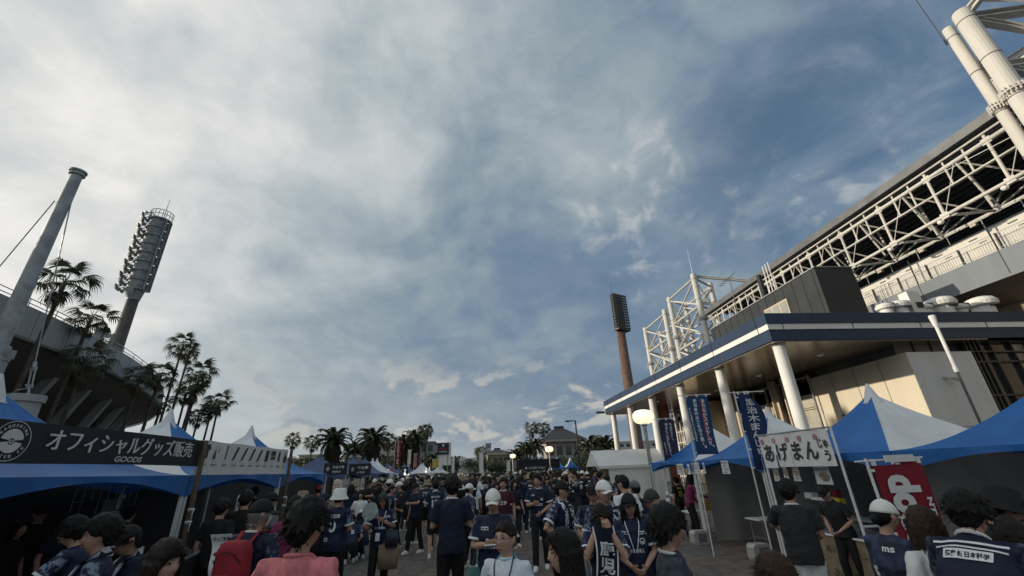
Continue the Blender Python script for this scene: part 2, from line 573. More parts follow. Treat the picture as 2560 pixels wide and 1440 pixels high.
# ================================================================== the ball park on the left: a concrete bowl on raking frames
BC = Vector((-93, 14, 0)); BR = 68.8
A0, A1 = R(-38), R(78)
bowl = thing("ballpark_stand", "grey curved concrete stadium stand with leaning frames beyond the palms on the left", "stadium stand", BC)
b = MB(); NS = 90
b.lathe(BC, [(BR, 9.75), (BR, 11.4), (BR-0.32, 11.4), (BR-0.32, 10.5), (BR-24, 3.2), (BR-24, 2.9), (BR-3.0, 8.85), (BR-0.15, 9.75)], NS, A0, A1)
b.build("seating_rim", M_conc, bowl)
b = MB()
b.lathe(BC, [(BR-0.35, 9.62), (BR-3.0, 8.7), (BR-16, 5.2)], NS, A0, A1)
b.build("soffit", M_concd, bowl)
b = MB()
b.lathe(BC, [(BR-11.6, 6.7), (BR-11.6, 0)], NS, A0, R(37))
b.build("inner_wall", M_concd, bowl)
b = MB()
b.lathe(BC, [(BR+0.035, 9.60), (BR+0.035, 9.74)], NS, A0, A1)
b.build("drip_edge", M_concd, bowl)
j0 = MB(); j0.box((BR+0.004, 0, 10.57), (0.014, 0.03, 1.6)); j0 = j0.build("formwork_joint", M_concd, bowl, local=True)
for k_, a_ in enumerate(np.arange(-30, 60, 2.3)):
    o = j0 if k_ == 0 else j0.copy()
    if k_: col.objects.link(o); o.parent = bowl
    o.rotation_euler = (0, 0, R(float(a_)))
fin0 = None
fm = MB()
for s_ in (0,):
    w = 0.26
    pts = [(-2.2, 8.95), (-2.9, 8.7), (-6.6, 0.0), (-5.9, 0.0)]
    fm.prism([(BR+p[0], p[1]) for p in pts], BC-Vector((0, w, 0)), (1, 0, 0), (0, 0, 1), -2*w)
fin0 = fm.build("raking_frame", M_conc, bowl)
k = 0
for deg in np.arange(-30, 62, 4.1):
    o = fin0 if k == 0 else fin0.copy()
    if k: col.objects.link(o); o.parent = bowl
    o.rotation_euler = (0, 0, R(float(deg))); k += 1
# hand rail along the rim
b = MB()
for zz in (11.62, 11.88):
    b.path([(BC.x+(BR-0.16)*math.cos(a), BC.y+(BR-0.16)*math.sin(a), zz) for a in np.linspace(A0, A1, 100)], 0.028, 5)
b.build("rail", M_steel, bowl)
post = MB().tube((BR-0.16, 0, 11.4), (BR-0.16, 0, 11.9), 0.026, n=5).build("rail_post", M_steel, bowl, local=True)
k = 0
for a in np.arange(-30, 56, 1.75):
    o = post if k == 0 else post.copy()
    if k: col.objects.link(o); o.parent = bowl
    o.rotation_euler = (0, 0, R(float(a))); k += 1

# ------------------------------------------------------------------ net mast with its guys
mt = thing("net_mast", "tall tapered grey steel mast with a flanged cap and two guy wires, left edge", "mast", (-14, 13.15, 0))
b = MB(); b.lathe((-14, 13.15, 0), [(0.215, 5.6), (0.16, 12.0), (0.155, 12.1)], 24)
b.build("pole", M_mast, mt, smooth=True)
b = MB(); b.lathe((-14, 13.15, 0), [(0.15, 12.02), (0.22, 12.06), (0.22, 12.11), (0.19, 12.12), (0.19, 12.17), (0.24, 12.18), (0.24, 12.24), (0.0, 12.25)], 24)
b.build("cap_flange", M_mast, mt)
b = MB(); b.lathe((-14, 13.15, 0), [(0.36, 5.45), (0.36, 5.55), (0.29, 5.57), (0.28, 5.9)], 20)
for k in range(8):
    a = k*math.pi/4
    b.box((-14+0.32*math.cos(a), 13.15+0.32*math.sin(a), 5.68), (0.03, 0.18, 0.26), a+math.pi/2)
b.build("base_flange", M_mast, mt)
b = MB(); b.lathe((-14, 13.15, 0), [(0.36, 0), (0.34, 5.45), (0, 5.45)], 20); b.build("plinth", M_conc, mt)
ga = at_x(137, 502, -14.15); gb_ = at_x(0, 665, -16.2); gd = (gb_-ga)
b = MB(); b.tube(ga, ga+gd*2.6, 0.016, n=6); b.build("guy_wire", M_steel, mt)
gt = at_x(180, 497, -13.85); ge = at_x(88, 905, -13.4); gx = at_x(70, 985, -13.3)
b = MB(); b.tube(gt, ge, 0.018, n=6); b.build("guy_wire", M_steel, mt)
b = MB(); dd = (gx-ge)
b.tube(ge, ge+dd*0.18, 0.05, n=8); b.box(ge+dd*0.22, (0.16, 0.05, 0.12))
for s_ in (-0.055, 0.055): b.tube(ge+dd*0.25+Vector((s_, 0, 0)), ge+dd*0.75+Vector((s_, 0, 0)), 0.022, n=6)
b.box(ge+dd*0.76, (0.16, 0.05, 0.1)); b.tube(ge+dd*0.76, gx, 0.035, n=6)
b.path([gx+Vector((-0.5, 0, -0.02)), gx+Vector((-0.35, 0, 0.12)), gx+Vector((-0.1, 0, 0.16)), ge+dd*0.7+Vector((-0.12, 0, 0))], 0.018, 5)
b.build("turnbuckle", M_steel, mt)
anc = MB(); pb_ = Vector((gx.x, gx.y, 0))
anc.lathe(pb_, [(0.48, 0), (0.36, gx.z-0.25), (0.43, gx.z-0.24), (0.43, gx.z-0.04), (0, gx.z-0.03)], 18)
tag(anc.build("anchor_plinth", M_conc, loc=pb_), "tall tapered concrete anchor block holding the mast's guy wire", "anchor block")

# ------------------------------------------------------------------ floodlight tower of the ball park (left)
LT = Vector((-40.0, 49.0, 0))
lt = thing("floodlight_tower", "grey floodlight tower with a curved lamp cage over the ball park, left", "floodlight", LT)
b = MB(); b.lathe(LT, [(0.78, 0), (0.56, 22.6), (0.0, 22.6)], 20); b.build("pole", mat("tower_brown_grey", (0.085, 0.075, 0.068), 0.6, 0.1, 0.25, 0.8), lt, smooth=True)
M_tw = mat("tower_grey", (0.19, 0.205, 0.215), 0.55, 0.3, 0.22, 1.2)
f0 = R(197)                     # lamps look left, to the field; the open cage looks at us
HR = 1.18; z0, z1 = 23.0, 32.6
b = MB()
b.lathe(LT, [(0.56, 21.8), (0.7, 22.1), (HR, 23.0), (0, 23.0)], 24, f0-R(100), f0+R(100)); b.lathe(LT, [(0.6, 21.8), (0.8, 23.0)], 24)
b.build("cage_foot", M_tw, lt)
NL = 8
for k in range(NL+1):
    z = z0+(z1-z0)*k/NL
    b = MB(); b.lathe(LT, [(0.4, z-0.05), (HR, z-0.05), (HR, z+0.10), (0.4, z+0.10)], 28, f0-R(60), f0+R(190), close=True)
    b.build("cage_floor", M_tw, lt)
for k in range(NL):
    z = z0+(z1-z0)*k/NL; dz_ = (z1-z0)/NL
    b = MB(); b.lathe(LT, [(HR-0.2, z+0.12), (HR-0.2, z+dz_-0.06)], 16, f0+R(30), f0+R(140))
    for m_ in range(5):
        a = f0+R(142)+R(12)*m_
        b.box(LT+Vector(((HR-0.25)*math.cos(a), (HR-0.25)*math.sin(a), z+dz_*0.45)), (0.2, 0.25, 0.6), a)
    b.build("gear_panel", mat("tower_panel", (0.185, 0.20, 0.21), 0.6, 0.2, 0.35, 2.5), lt)
for a in (f0+R(188), f0+R(142), f0+R(165), f0-R(58)):
    b = MB(); b.bar(LT+Vector((HR*math.cos(a), HR*math.sin(a), z0)), LT+Vector((HR*math.cos(a), HR*math.sin(a), z1)), 0.16)
    b.build("cage_post", M_tw, lt)
b = MB(); b.lathe(LT, [(0.38, z0), (0.38, z1)], 14); b.build("core_tube", M_tw, lt)
lamp = MB(); lamp.lathe((0, 0, 0), [(0.0, -0.2), (0.13, -0.18), (0.22, 0.0), (0.26, 0.14), (0.0, 0.17)], 10); lamp.tube((0, 0, -0.2), (0, 0.12, -0.7), 0.04, n=5)
lamp0 = lamp.build("lamp", M_tw, lt, local=True); first = True
for i in range(13):
    z = z0+0.15+(z1-z0+0.2)*i/12
    for a in np.linspace(-46, 46, 6):
        an = f0+R(float(a)); o = lamp0 if first else lamp0.copy()
        if not first: col.objects.link(o); o.parent = lt
        first = False
        rr = HR+0.50+0.15*((i*3+int(a)) % 2)
        o.location = (rr*math.cos(an), rr*math.sin(an), z)
        o.rotation_euler = Vector((math.cos(an), math.sin(an), -0.45)).to_track_quat('Z', 'Y').to_euler()
b = MB()
for zz in (z1+0.6, z1+1.15): b.path([LT+Vector((HR*math.cos(a), HR*math.sin(a), zz)) for a in np.linspace(f0-R(60), f0+R(190), 40)], 0.04, 5)
for a in np.linspace(f0-R(60), f0+R(190), 14): b.tube(LT+Vector((HR*math.cos(a), HR*math.sin(a), z1)), LT+Vector((HR*math.cos(a), HR*math.sin(a), z1+1.15)), 0.035, n=5)
b.build("rail", M_tw, lt)
b = MB(); b.tube(LT+Vector((0.6, -.4, z1)), LT+Vector((0.6, -.4, z1+3.0)), 0.05, 0.02, 5); b.build("lightning_rod", M_tw, lt)

# loudspeaker post standing on the rim beside that tower
sp = at_z(268, 845, 14.2); spz = Vector((sp.x, sp.y, 11.0))
s1 = thing("speaker_post", "pale post with a box floodlight rising above the curved stand's rim", "lamp post", spz)
b = MB(); b.tube(spz, sp+Vector((0.5, 0, 0.4)), 0.13, n=8); b.build("post", M_tw, s1)
b = MB(); b.box(sp+Vector((-0.75, 0, 0.35)), (0.55, 0.7, 1.1), 0.3); b.box(sp+Vector((-0.2, 0, 0.2)), (0.9, 0.2, 0.3)); b.build("lamp_box", M_tw, s1)

# ------------------------------------------------------------------ far floodlight tower (right)
FT = Vector((32.9, 90, 0))
ft = thing("floodlight_tower", "distant floodlight on a rust red pole with black lamp rack, behind the canopy's end", "floodlight", FT)
b = MB(); b.lathe(FT, [(1.35, 0), (0.95, 30.2), (0, 30.2)], 16); b.build("pole", M_rust, ft, smooth=True)
b = MB()
ra = Vector((0.52, -0.854, 0)); rb = Vector((0.854, 0.52, 0))      # rack looks right towards its own field
for i in range(7):
    p = FT+rb*(i-3)*0.62+Vector((0, 0, 30.4)); b.bar(p, p+Vector((0, 0, 8.6)), 0.14)
for j in range(8): b.bar(FT-rb*2.0+Vector((0, 0, 30.5+j*1.2)), FT+rb*2.0+Vector((0, 0, 30.5+j*1.2)), 0.14)
b.box(FT+Vector((0, 0, 30.4))+ra*0.4, (1.6, 4.0, 0.3), math.atan2(ra.y, ra.x)); b.box(FT+Vector((0, 0, 34.8)), (0.5, 3.6, 8.4), math.atan2(ra.y, ra.x))
b.build("rack", M_dark, ft)
lamp = MB(); lamp.lathe((0, 0, 0), [(0.0, -0.3), (0.14, -0.28), (0.30, 0.0), (0.33, 0.1), (0.0, 0.12)], 8); lamp.tube((0, 0, -0.25), (0, 0.2, -0.8), 0.05, n=4)
l0 = lamp.build("lamp", mat("lamp_grey", (0.13, 0.135, 0.14), 0.4, 0.3, 0.1, 3), ft, local=True); first = True
for i in range(13):
    for j in range(7):
        o = l0 if first else l0.copy()
        if not first: col.objects.link(o); o.parent = ft
        first = False
        p = rb*(j-3)*0.64+ra*(0.8+0.05*j)+Vector((0, 0, 30.9+i*0.66)); o.location = p
        o.rotation_euler = Vector((ra.x, ra.y, -0.5)).to_track_quat('Z', 'Y').to_euler()
b = MB(); b.tube(FT+Vector((-0.9, 0, 38.8)), FT+Vector((-0.9, 0, 42.2)), 0.05, 0.03, 5); b.build("lightning_rod", M_dark, ft)

# ================================================================== the clubhouse wing with the navy canopy (right)
CX, CY0, CY1, CZ0, CZ1 = 12.0, 15.7, 39.8, 6.47, 7.62
wing = thing("entrance_wing", "low building with a deep navy and white striped canopy on round white columns", "building", (15, 16, 0))
XE = 40.0
WX, WY, WZ = 18.0, 16.0, 5.98


def fascia(name, za, zb, m, proud):
    b = MB()
    b.add([(CX-proud, CY0-proud, za), (XE, CY0-proud, za), (XE, CY0-proud, zb), (CX-proud, CY0-proud, zb)], [(0, 1, 2, 3)])
    b.add([(CX-proud, CY1, za), (CX-proud, CY0-proud, za), (CX-proud, CY0-proud, zb), (CX-proud, CY1, zb)], [(0, 1, 2, 3)])
    b.add([(XE, CY0-proud, za), (CX-proud, CY0-proud, za), (CX, CY0, za), (XE, CY0, za)], [(0, 1, 2, 3)])
    b.add([(CX-proud, CY0-proud, za), (CX-proud, CY1, za), (CX, CY1, za), (CX, CY0, za)], [(0, 1, 2, 3)])
    b.add([(CX-proud, CY1, za), (CX-proud, CY1, zb), (XE, CY1, zb), (XE, CY1, za)], [(0, 1, 2, 3)])
    b.add([(CX-proud, CY0-proud, zb), (XE, CY0-proud, zb), (XE, CY1, zb), (CX-proud, CY1, zb)], [(0, 1, 2, 3)])
    return b.build(name, m, wing)


fascia("lower_fascia", CZ0, 6.93, M_navy, 0.02)
fascia("white_stripe", 6.933, 7.17, M_white, 0.06)
fascia("upper_fascia", 7.173, CZ1, M_navy, 0.10)
# joints of the cover strips, as thin raised seams
for i in range(7):
    y = CY0+0.6+i*3.7; b = MB(); b.box((CX-0.07, y, 7.05), (0.02, 0.02, 0.23)); b.build("cover_seam", M_frame, wing)
    b = MB(); b.box((CX-0.11, y, 7.39), (0.02, 0.02, 0.43)); b.build("cover_seam", M_frame, wing)
for i in range(9):
    x = CX+0.6+i*3.1; b = MB(); b.box((x, CY0-0.07, 7.05), (0.02, 0.02, 0.23)); b.build("cover_seam", M_frame, wing)
# soffit boards under the canopy
for i in range(16):
    y0 = CY0+0.02+i*1.505
    b = MB(); b.box((CX+4.9, y0+0.75, CZ0-0.03), (9.7, 1.49, 0.05)); b.build("soffit_board", M_soffit, wing)
for i in range(5):
    for q in range(2):
        b = MB(); b.lathe((CX+1.7+q*2.2, CY0+2.3+i*4.63, CZ0-0.09), [(0.0, -.01), (.13, -.01), (.15, .03)], 14); b.build("soffit_lamp", M_white, wing)
for i in range(3):
    b = MB(); b.box((WX-0.012, 17.4+1.4*i, 3.0), (0.012, 0.016, 5.9)); b.build("wall_joint", mat("joint_grey", (0.2, 0.19, 0.17)), wing)
b = MB(); b.box((WX-0.012, 18.8, 2.95), (0.012, 5.5, 0.016)); b.build("wall_joint", mat("joint_grey", (0.2, 0.19, 0.17)), wing)
# walls: sunlit flank at x = 18, shaded front at y = 16
b = MB(); b.add([(WX, 21.6, 0), (WX, WY, 0), (WX, WY, WZ), (WX, 21.6, WZ)], [(0, 1, 2, 3)]); b.add([(WX, WY, WZ), (WX, 21.6, WZ), (XE, 21.6, WZ), (XE, WY, WZ)], [(0, 3, 2, 1)])
b.build("flank_wall", concrete("sun_tinted_wall_paint", (0.66, 0.60, 0.48), 0.12), wing)  # sun's warm tint put into the flank's colour; the front stays neutral
b = MB()
b.box(((WX+21.05)/2, WY+0.15, WZ/2), (21.05-WX-0.006, 0.294, WZ-0.004)); b.box(((27.0+XE)/2, WY+0.15, WZ/2), (XE-27, 0.3, WZ))
b.box((24.0, WY+0.15, 0.9), (5.9, 0.28, 1.8)); b.build("front_wall", M_greywall, wing)
for zz in (2.95,):
    b = MB(); b.box(((WX+21.05)/2, WY-0.002, zz), (21.05-WX, 0.01, 0.018)); b.build("wall_joint", M_frame, wing)
# clerestory strip between wall head and soffit
b = MB(); b.box((29.1, WY+0.55, (WZ+CZ0)/2), (22.0, 0.1, CZ0-WZ)); b.add([(WX+0.5, 21.6, WZ), (WX+0.5, WY+0.5, WZ), (WX+0.5, WY+0.5, CZ0), (WX+0.5, 21.6, CZ0)], [(0, 1, 2, 3)])
b.build("clerestory", mat("clerestory_panel", (0.11, 0.115, 0.12), 0.35, 0.1, 0.2, 0.6), wing)
for i in range(6):
    b = MB(); b.box((WX+1.0+i*0.85, WY+0.48, (WZ+CZ0)/2), (0.05, 0.06, CZ0-WZ)); b.build("mullion", M_frame, wing)
# big window of the front
wf = MB()
x0, x1, za, zb = 21.1, 26.9, 1.82, CZ0-0.02
for x in (x0, x0+0.22, x0+0.44, x0+0.66, 22.3, 23.3, 24.3, 25.3, 26.3, x1): wf.box((x, WY+0.2, (za+zb)/2), (0.06, 0.14, zb-za))
for z in (za, 3.4, 4.15, 5.55, zb): wf.box(((x0+x1)/2, WY+0.2, z), (x1-x0, 0.12, 0.07))
w_ = wf.build("window", M_frame, wing)
b = MB(); b.box(((x0+x1)/2, WY+0.28, (za+zb)/2), (x1-x0, 0.02, zb-za)); b.build("pane", M_glass, w_)
b = MB(); b.box((24.6, WY+2.2, 5.5), (0.9, 0.06, 0.06)); b.build("ceiling_light", mat("lit_tube", (0.8, 0.85, 0.8), emit=((1, 1, 0.95), 3.0)), w_)
b = MB(); b.box((30, WY+4, 4), (18, 0.1, 5)); b.build("room_back", mat("room_dark", (0.06, 0.058, 0.05), 0.9), wing)
# glazed flank beyond the wall, with the stepped metal screens
for i in range(14):
    y0 = 21.75+i*1.28
    if y0 > 38: break
    wf = MB(); wf.box((WX+0.1, y0, 3.1), (0.12, 0.06, 6.2))
    for z in (0.15, 1.6, 3.1, 4.5, 6.15): wf.box((WX+0.1, y0+0.64, z), (0.1, 1.22, 0.06))
    wo = wf.build("window", M_cframe, wing)
    for q in range(3):
        b = MB(); b.box((WX+0.17, y0+0.64, 2.35+1.45*q), (0.02, 1.22, 1.35)); b.build("pane", mat("pale_blind", (0.38, 0.36, 0.30), 0.45, 0, 0.25, 1.0) if (i+q) % 3 else M_glass, wo)
    b = MB(); b.box((WX+0.17, y0+0.64, 5.7), (0.02, 1.22, 0.9)); b.build("pane", M_glass, wo)
b = MB(); b.add([(WX+0.5, CY1, 0), (WX+0.5, 21.6, 0), (WX+0.5, 21.6, CZ0), (WX+0.5, CY1, CZ0)], [(0, 1, 2, 3)]); b.build("glazing_back", mat("room_dark", (0.06, 0.058, 0.05)), wing)
b = MB(); b.box((WX-0.75, 32.2, 3.1), (1.5, 3.0, 6.2)); b.build("tan_wall", mat("tan_wall_paint", (0.50, 0.42, 0.30), 0.75, var=0.08, scale=0.8), wing)
for y in (23.2, 24.3, 27.4, 28.6):
    b = MB(); b.box((WX-0.28, y, 3.2), (0.08, 0.5, 6.3)); b.box((WX-0.28, y, 3.2), (0.5, 0.08, 6.3)); b.build("blade_screen", mat("sand_blade", (0.52, 0.44, 0.33), 0.6, 0, 0.1, 2), wing)
for k in range(6):
    y = 16.15+4.63*k
    b = MB(); b.lathe((12.55, y, 0), [(0.235, 0), (0.23, CZ0-0.05)], 20); b.lathe((12.55, y, 0), [(0.28, CZ0-0.12), (0.28, CZ0-0.02)], 20)
    b.build("column", M_white, wing, smooth=True)
# brise-soleil lattice and a maroon shaft beyond the far columns
b = MB()
for i in range(12):
    for z in range(7):
        if (i+z) % 2: b.box((17.3, 34.6+i*0.42, 0.5+z*0.86), (0.12, 0.08, 0.9))
for z in range(8): b.box((17.3, 37.2, 0.2+z*0.86), (0.12, 5.2, 0.06))
b.build("lattice_screen", M_white, wing)
b = MB(); b.lathe((15.2, 34.8, 0), [(0.55, 0), (0.55, CZ0)], 16); b.build("maroon_shaft", mat("maroon_tile", (0.12, 0.045, 0.04), 0.5, 0, 0.2, 2), wing)
# letters on the flank
b = MB(); put_text(b, "白波スタジアム", lambda x, y: Vector((WX-0.05, 20.25-x, 3.55+y)), 0, 0, w=3.0, h=0.46, bold=0.02)
b.build("wall_lettering", mat("black_letter", (0.03, 0.03, 0.03), 0.4), wing)
b = MB(); b.box((WX-0.25, 21.4, 4.4), (0.05, 0.05, 3.2)); b.tube((WX-0.25, 21.4, 4.2), (WX-0.25, 21.4, 6.2), 0.04, n=6); b.build("downpipe", M_steel, wing)

# loudspeaker horn on the front wall, camera by the canopy's far end
hp = Vector((19.33, WY-0.05, 4.87))
b = MB(); dirh = Vector((0.75, -0.62, -0.2)).normalized(); q = dirh.to_track_quat('Z', 'Y').to_matrix()
prof = [(0.03, 0.0), (0.05, 0.12), (0.10, 0.26), (0.17, 0.33), (0.15, 0.31), (0.03, 0.2)]
bb = MB(); bb.lathe((0, 0, 0), prof, 14); b.add([hp+q@Vector(p)+Vector((-0.15, -0.1, 0)) for p in bb.v], bb.f)
b.box(hp+Vector((-0.12, 0, 0)), (0.1, 0.12, 0.1))
tag(b.build("horn_speaker", mat("horn_grey", (0.45, 0.45, 0.44), 0.5, 0, 0.1, 5), loc=hp), "grey horn loudspeaker fixed to the shaded front wall of the wing", "loudspeaker")
b = MB(); cp = Vector((11.85, 39.5, 6.62)); b.box(cp+Vector((-0.45, 0, 0)), (0.7, 0.25, 0.16)); b.bar(cp, cp+Vector((-0.2, 0, 0)), 0.08)
tag(b.build("security_camera", M_dark, loc=cp), "dark camera sticking out from the far end of the navy canopy", "camera")

# air handlers on the canopy roof
M_ac = mat("ac_white", (0.66, 0.66, 0.63), 0.5, 0, 0.08, 2)


def air_unit(x, y, label, fans=1, s=1.0, box=False):
    a = thing("roof_air_unit", label, "air unit", (x, y, CZ1), "air units on the canopy roof"); Z0 = CZ1+0.35
    b = MB()
    if box:
        b.box((x, y, CZ1+0.45+.4*s), (1.1*s, 0.8*s, .9+.8*s)); b.build("casing", M_ac, a)
    else:
        b.lathe((x, y, CZ1), [(0.5*s, 0), (0.5*s, .35+0.3*s), (0.72*s, .35+0.4*s), (0.75*s, .35+0.62*s), (0.62*s, .35+0.82*s), (0.35*s, .35+0.92*s), (0, .35+0.94*s)], 20); b.build("hood", M_ac, a, smooth=False)
    b = MB()
    for k in range(6): b.box((x-0.1*s+k*0.1*s, y-0.42*s-.08*(not box), CZ1+.5+0.3*s), (0.06*s, 0.05, 0.5*s))
    b.build("grille", M_frame, a)


for (px, py, sc_, bx, lb) in ((2215, 775, .50, False, "low white domed roof ventilator at the left of the row"), (2245, 765, .62, False, "white mushroom roof ventilator beside the square unit"), (2283, 765, .55, True, "white square air conditioner standing between the round ventilators"),
                              (2312, 775, .45, False, "small low white ventilator left of the middle big one"), (2352, 765, .80, False, "large white round ventilator, second from the right end of the row"), (2402, 775, .45, False, "small low white ventilator between the two big ones"), (2455, 765, .80, False, "large white round ventilator at the right end of the row")):
    q = at_y(px, py, 16.7); air_unit(q.x, 16.7, lb, s=sc_, box=bx)

# tall slender lamp in front of the wing
lp = Vector((9.98, 8.0, 0)); a = thing("lamp_post", "slim grey post lamp with a stepped head in front of the wing's shaded wall", "street lamp", lp)
b = MB(); b.tube(lp, lp+Vector((0, 0, 3.6)), 0.024, n=10); b.build("pole", mat("post_dark", (0.10, 0.10, 0.10), 0.5, 0.4, 0.1, 3), a)
b = MB(); b.tube(lp+Vector((0, 0, 3.6)), lp+Vector((0, 0, 4.62)), 0.034, n=12); b.lathe(lp, [(0.042, 3.55), (0.042, 3.65)], 12); b.build("lamp_tube", M_white, a)
b = MB(); b.lathe(lp, [(0.045, 4.55), (0.065, 4.78), (0.055, 4.80), (0, 4.80)], 12); b.build("cap", M_white, a)
# ================================================================== the big stadium behind the wing
TX = 26.0
stad = thing("stadium_stand", "large stadium stand with a white tube truss under its dark roof, behind the canopy", "stadium stand", (30, 20, 0))
YA, YB = 2.0, 43.0
b = MB()
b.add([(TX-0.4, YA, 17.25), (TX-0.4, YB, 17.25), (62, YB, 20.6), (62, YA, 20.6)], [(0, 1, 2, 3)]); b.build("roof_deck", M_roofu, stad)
b = MB(); b.add([(TX-0.4, YA, 17.25), (TX-0.4, YA, 17.75), (TX-0.4, YB, 17.75), (TX-0.4, YB, 17.25)], [(0, 1, 2, 3)])
b.add([(TX-0.4, YA, 17.75), (62, YA, 21.1), (62, YB, 21.1), (TX-0.4, YB, 17.75)], [(0, 1, 2, 3)]); b.add([(TX-0.4, YB, 17.25), (TX-0.4, YB, 17.75), (62, YB, 21.1), (62, YB, 20.6)], [(0, 1, 2, 3)])
b.build("roof_edge", M_roofe, stad)
for i in range(33):                                                   # ribs of the roof sheet
    x = TX+0.5+i*0.9; z = 17.25+(x-TX+0.4)*0.0524*1.0
    b = MB(); b.box((x, (YA+YB)/2, 17.25+(x-TX+0.4)*(3.35/36.4)-0.11), (0.12, YB-YA, 0.16)); b.build("roof_rib", mat("rib_grey", (0.13, 0.14, 0.15), 0.6, 0.2, 0.2, 1), stad)
chords = ((TX, 16.6, 0.115, "top_chord"), (TX-0.1, 17.02, 0.06, "eave_tube"), (TX, 15.5, 0.055, "middle_chord"), (TX, 14.15, 0.095, "bottom_chord"), (29.4, 14.55, 0.10, "bottom_chord"), (29.0, 17.0, 0.07, "top_chord"))
for (x, z, r, nm) in chords:
    b = MB(); b.tube((x, YA, z), (x, YB-0.3, z), r, n=10); b.build(nm, M_truss, stad, smooth=True)
ys = [14.8-3.15*3+3.15*i for i in range(13)]
for i, y in enumerate(ys):
    if y > YB: break
    b = MB(); b.tube((TX, y, 17.02), (TX, y, 14.15), 0.075, n=8); b.build("truss_post", M_truss, stad)
    for (gx, gz) in ((TX, 14.15), (TX, 16.6)):
        b = MB(); b.box((gx-.02, y, gz), (.05, .42, .34)); b.build("gusset", M_truss, stad)
    b = MB(); b.ball((29.4, y, 14.55), .17, 8, 6); b.build("node", M_truss, stad)
    for q in (1.05, 2.1):
        b = MB(); b.tube((TX, y+q, 17.02), (TX, y+q, 15.5), 0.05, n=7); b.build("hanger", M_truss, stad)
    ym = y+1.575
    for (p0, p1, r) in (((TX, ym, 16.6), (29.4, y+0.2, 14.55), 0.052), ((TX, ym, 16.6), (29.4, y+2.9, 14.55), 0.052), ((TX, ym, 16.6), (27.2, ym+0.2, 14.3), 0.06),
                        ((29.4, y, 14.55), (TX, y, 14.15), 0.08), ((29.4, y+0.1, 14.55), (33.5, ym, 17.6), 0.065), ((29.4, y+0.1, 14.55), (33.5, y-1.6, 17.6), 0.065),
                        ((TX, ym+0.1, 16.5), (TX, y+3.1, 14.2), 0.022), ((29.4, y, 14.55), (29.0, y, 17.0), 0.07)):
        b = MB(); b.tube(p0, p1, r, n=7); b.build("brace", M_truss, stad)
    if i % 1 == 0 and 10 < y < 32:
        b = MB(); b.ball((TX+0.1, y+0.4, 13.98), (0.16, 0.16, 0.14), 8, 5); b.tube((TX+0.1, y-0.5, 14.0), (TX+0.1, y+0.4, 14.0), 0.03, n=5); b.build("speaker", M_white, stad)
        b = MB(); b.box((29.3, y+1.2, 14.33), (0.22, 0.32, 0.2)); b.build("lamp", M_cframe, stad)
b = MB(); b.tube((TX-0.3, 8, 15.2), (TX-0.3, 17.6, 16.35), 0.018, n=5); b.build("cable", M_white, stad)
# concourse: cream parapet, grey edge beam, railing
b = MB(); b.box((28.75, 20, 12.70), (0.3, 64, 1.62)); b.build("parapet", M_cream, stad)
b = MB(); b.box((28.75, 20, 13.54), (0.36, 64, 0.06)); b.build("coping", M_concr, stad)
b = MB(); b.box((28.2, 20, 11.2), (0.4, 64, 1.48)); b.box((28.5, 20, 11.86), (0.45, 64, 0.1)); b.build("edge_beam", M_concr, stad)
b = MB(); b.add([(28.0, -12, 10.455), (28.0, 52, 10.455), (31.2, 52, 9.9), (31.2, -12, 9.9)], [(0, 3, 2, 1)]); b.box((31.4, 20, 5.0), (0.4, 64, 10.0)); b.build("under_wall", mat("brown_wall", (0.22, 0.18, 0.13), 0.8, 0, 0.12, 0.6), stad)
y = 10.0
while y < 30:
    b = MB()
    for zz in (12.06, 12.88): b.box((28.06, y+0.95, zz), (0.035, 1.9, 0.03))
    for k in range(14): b.box((28.06, y+0.06+k*0.136, 12.47), (0.014, 0.014, 0.82))
    o = b.build("railing_panel", M_steel, stad); o['kind'] = 'stuff'
    b = MB(); b.box((28.06, y, 12.42), (0.05, 0.05, 1.0)); b.box((28.16, y, 12.42), (0.05, 0.05, 1.0)); b.build("rail_post", M_frame, stad)
    b = MB(); b.box((28.06, y+1.0, 13.05), (0.06, 0.42, 0.05)); b.build("lamp", M_frame, stad)
    b = MB(); b.box((28.8, y+0.7, 13.9), (0.03, 0.03, 0.68)); b.build("fence_post", M_steel, stad)
    y += 1.93
b = MB(); b.box((28.8, 20, 14.22), (0.03, 24, 0.03)); b.build("fence_rail", M_steel, stad)
for y in (13.2, 17.9, 22.4):
    b = MB(); b.tube((28.03, y, 10.6), (28.03, y, 13.6), 0.045, n=6); b.build("drain_pipe", M_frame, stad)

# dark clad stair house rising through the canopy roof
sh = thing("stair_house", "dark metal clad stair block rising behind the canopy, under the truss", "building", (21.2, 27, 0))
b = MB(); b.box((21.2, 27.05, 9.9), (2.4, 12.1, 5.06)); b.build("body", M_clad, sh)
for i in range(14):
    b = MB(); b.box((19.99, 21.3+i*0.88, 9.9), (0.03, 0.03, 5.0)); b.build("cladding_seam", M_frame, sh)
b = MB(); b.box((21.2, 27.05, 12.46), (2.5, 12.2, 0.06)); b.build("roof_cap", M_steel, sh)
b = MB(); b.box((19.97, 24.9, 10.7), (0.08, 2.3, 1.75)); w_ = b.build("window", M_cframe, sh)
for k in range(3):
    b = MB(); b.box((19.92, 24.16+k*0.74, 10.72), (0.03, 0.58, 1.5)); b.build("pane", mat("pale_pane", (0.28, 0.29, 0.27), 0.3, 0, 0.1, 1), w_)
for (y, x) in ((25.2, 20.6), (25.5, 20.6), (25.8, 20.6)):
    b = MB(); b.tube((x, y, 12.4), (x, y, 14.9), 0.035, n=6); b.build("vent_pipe", M_white, sh)
b = MB(); b.box((20.5, 26.3, 13.4), (0.22, 0.3, 2.0)); b.build("vent_stack", M_dark, sh)
an = Vector((20.4, 29.5, 12.45)); a = thing("tv_antenna", "thin aerial with crossbars above the stair block's far end", "antenna", an)
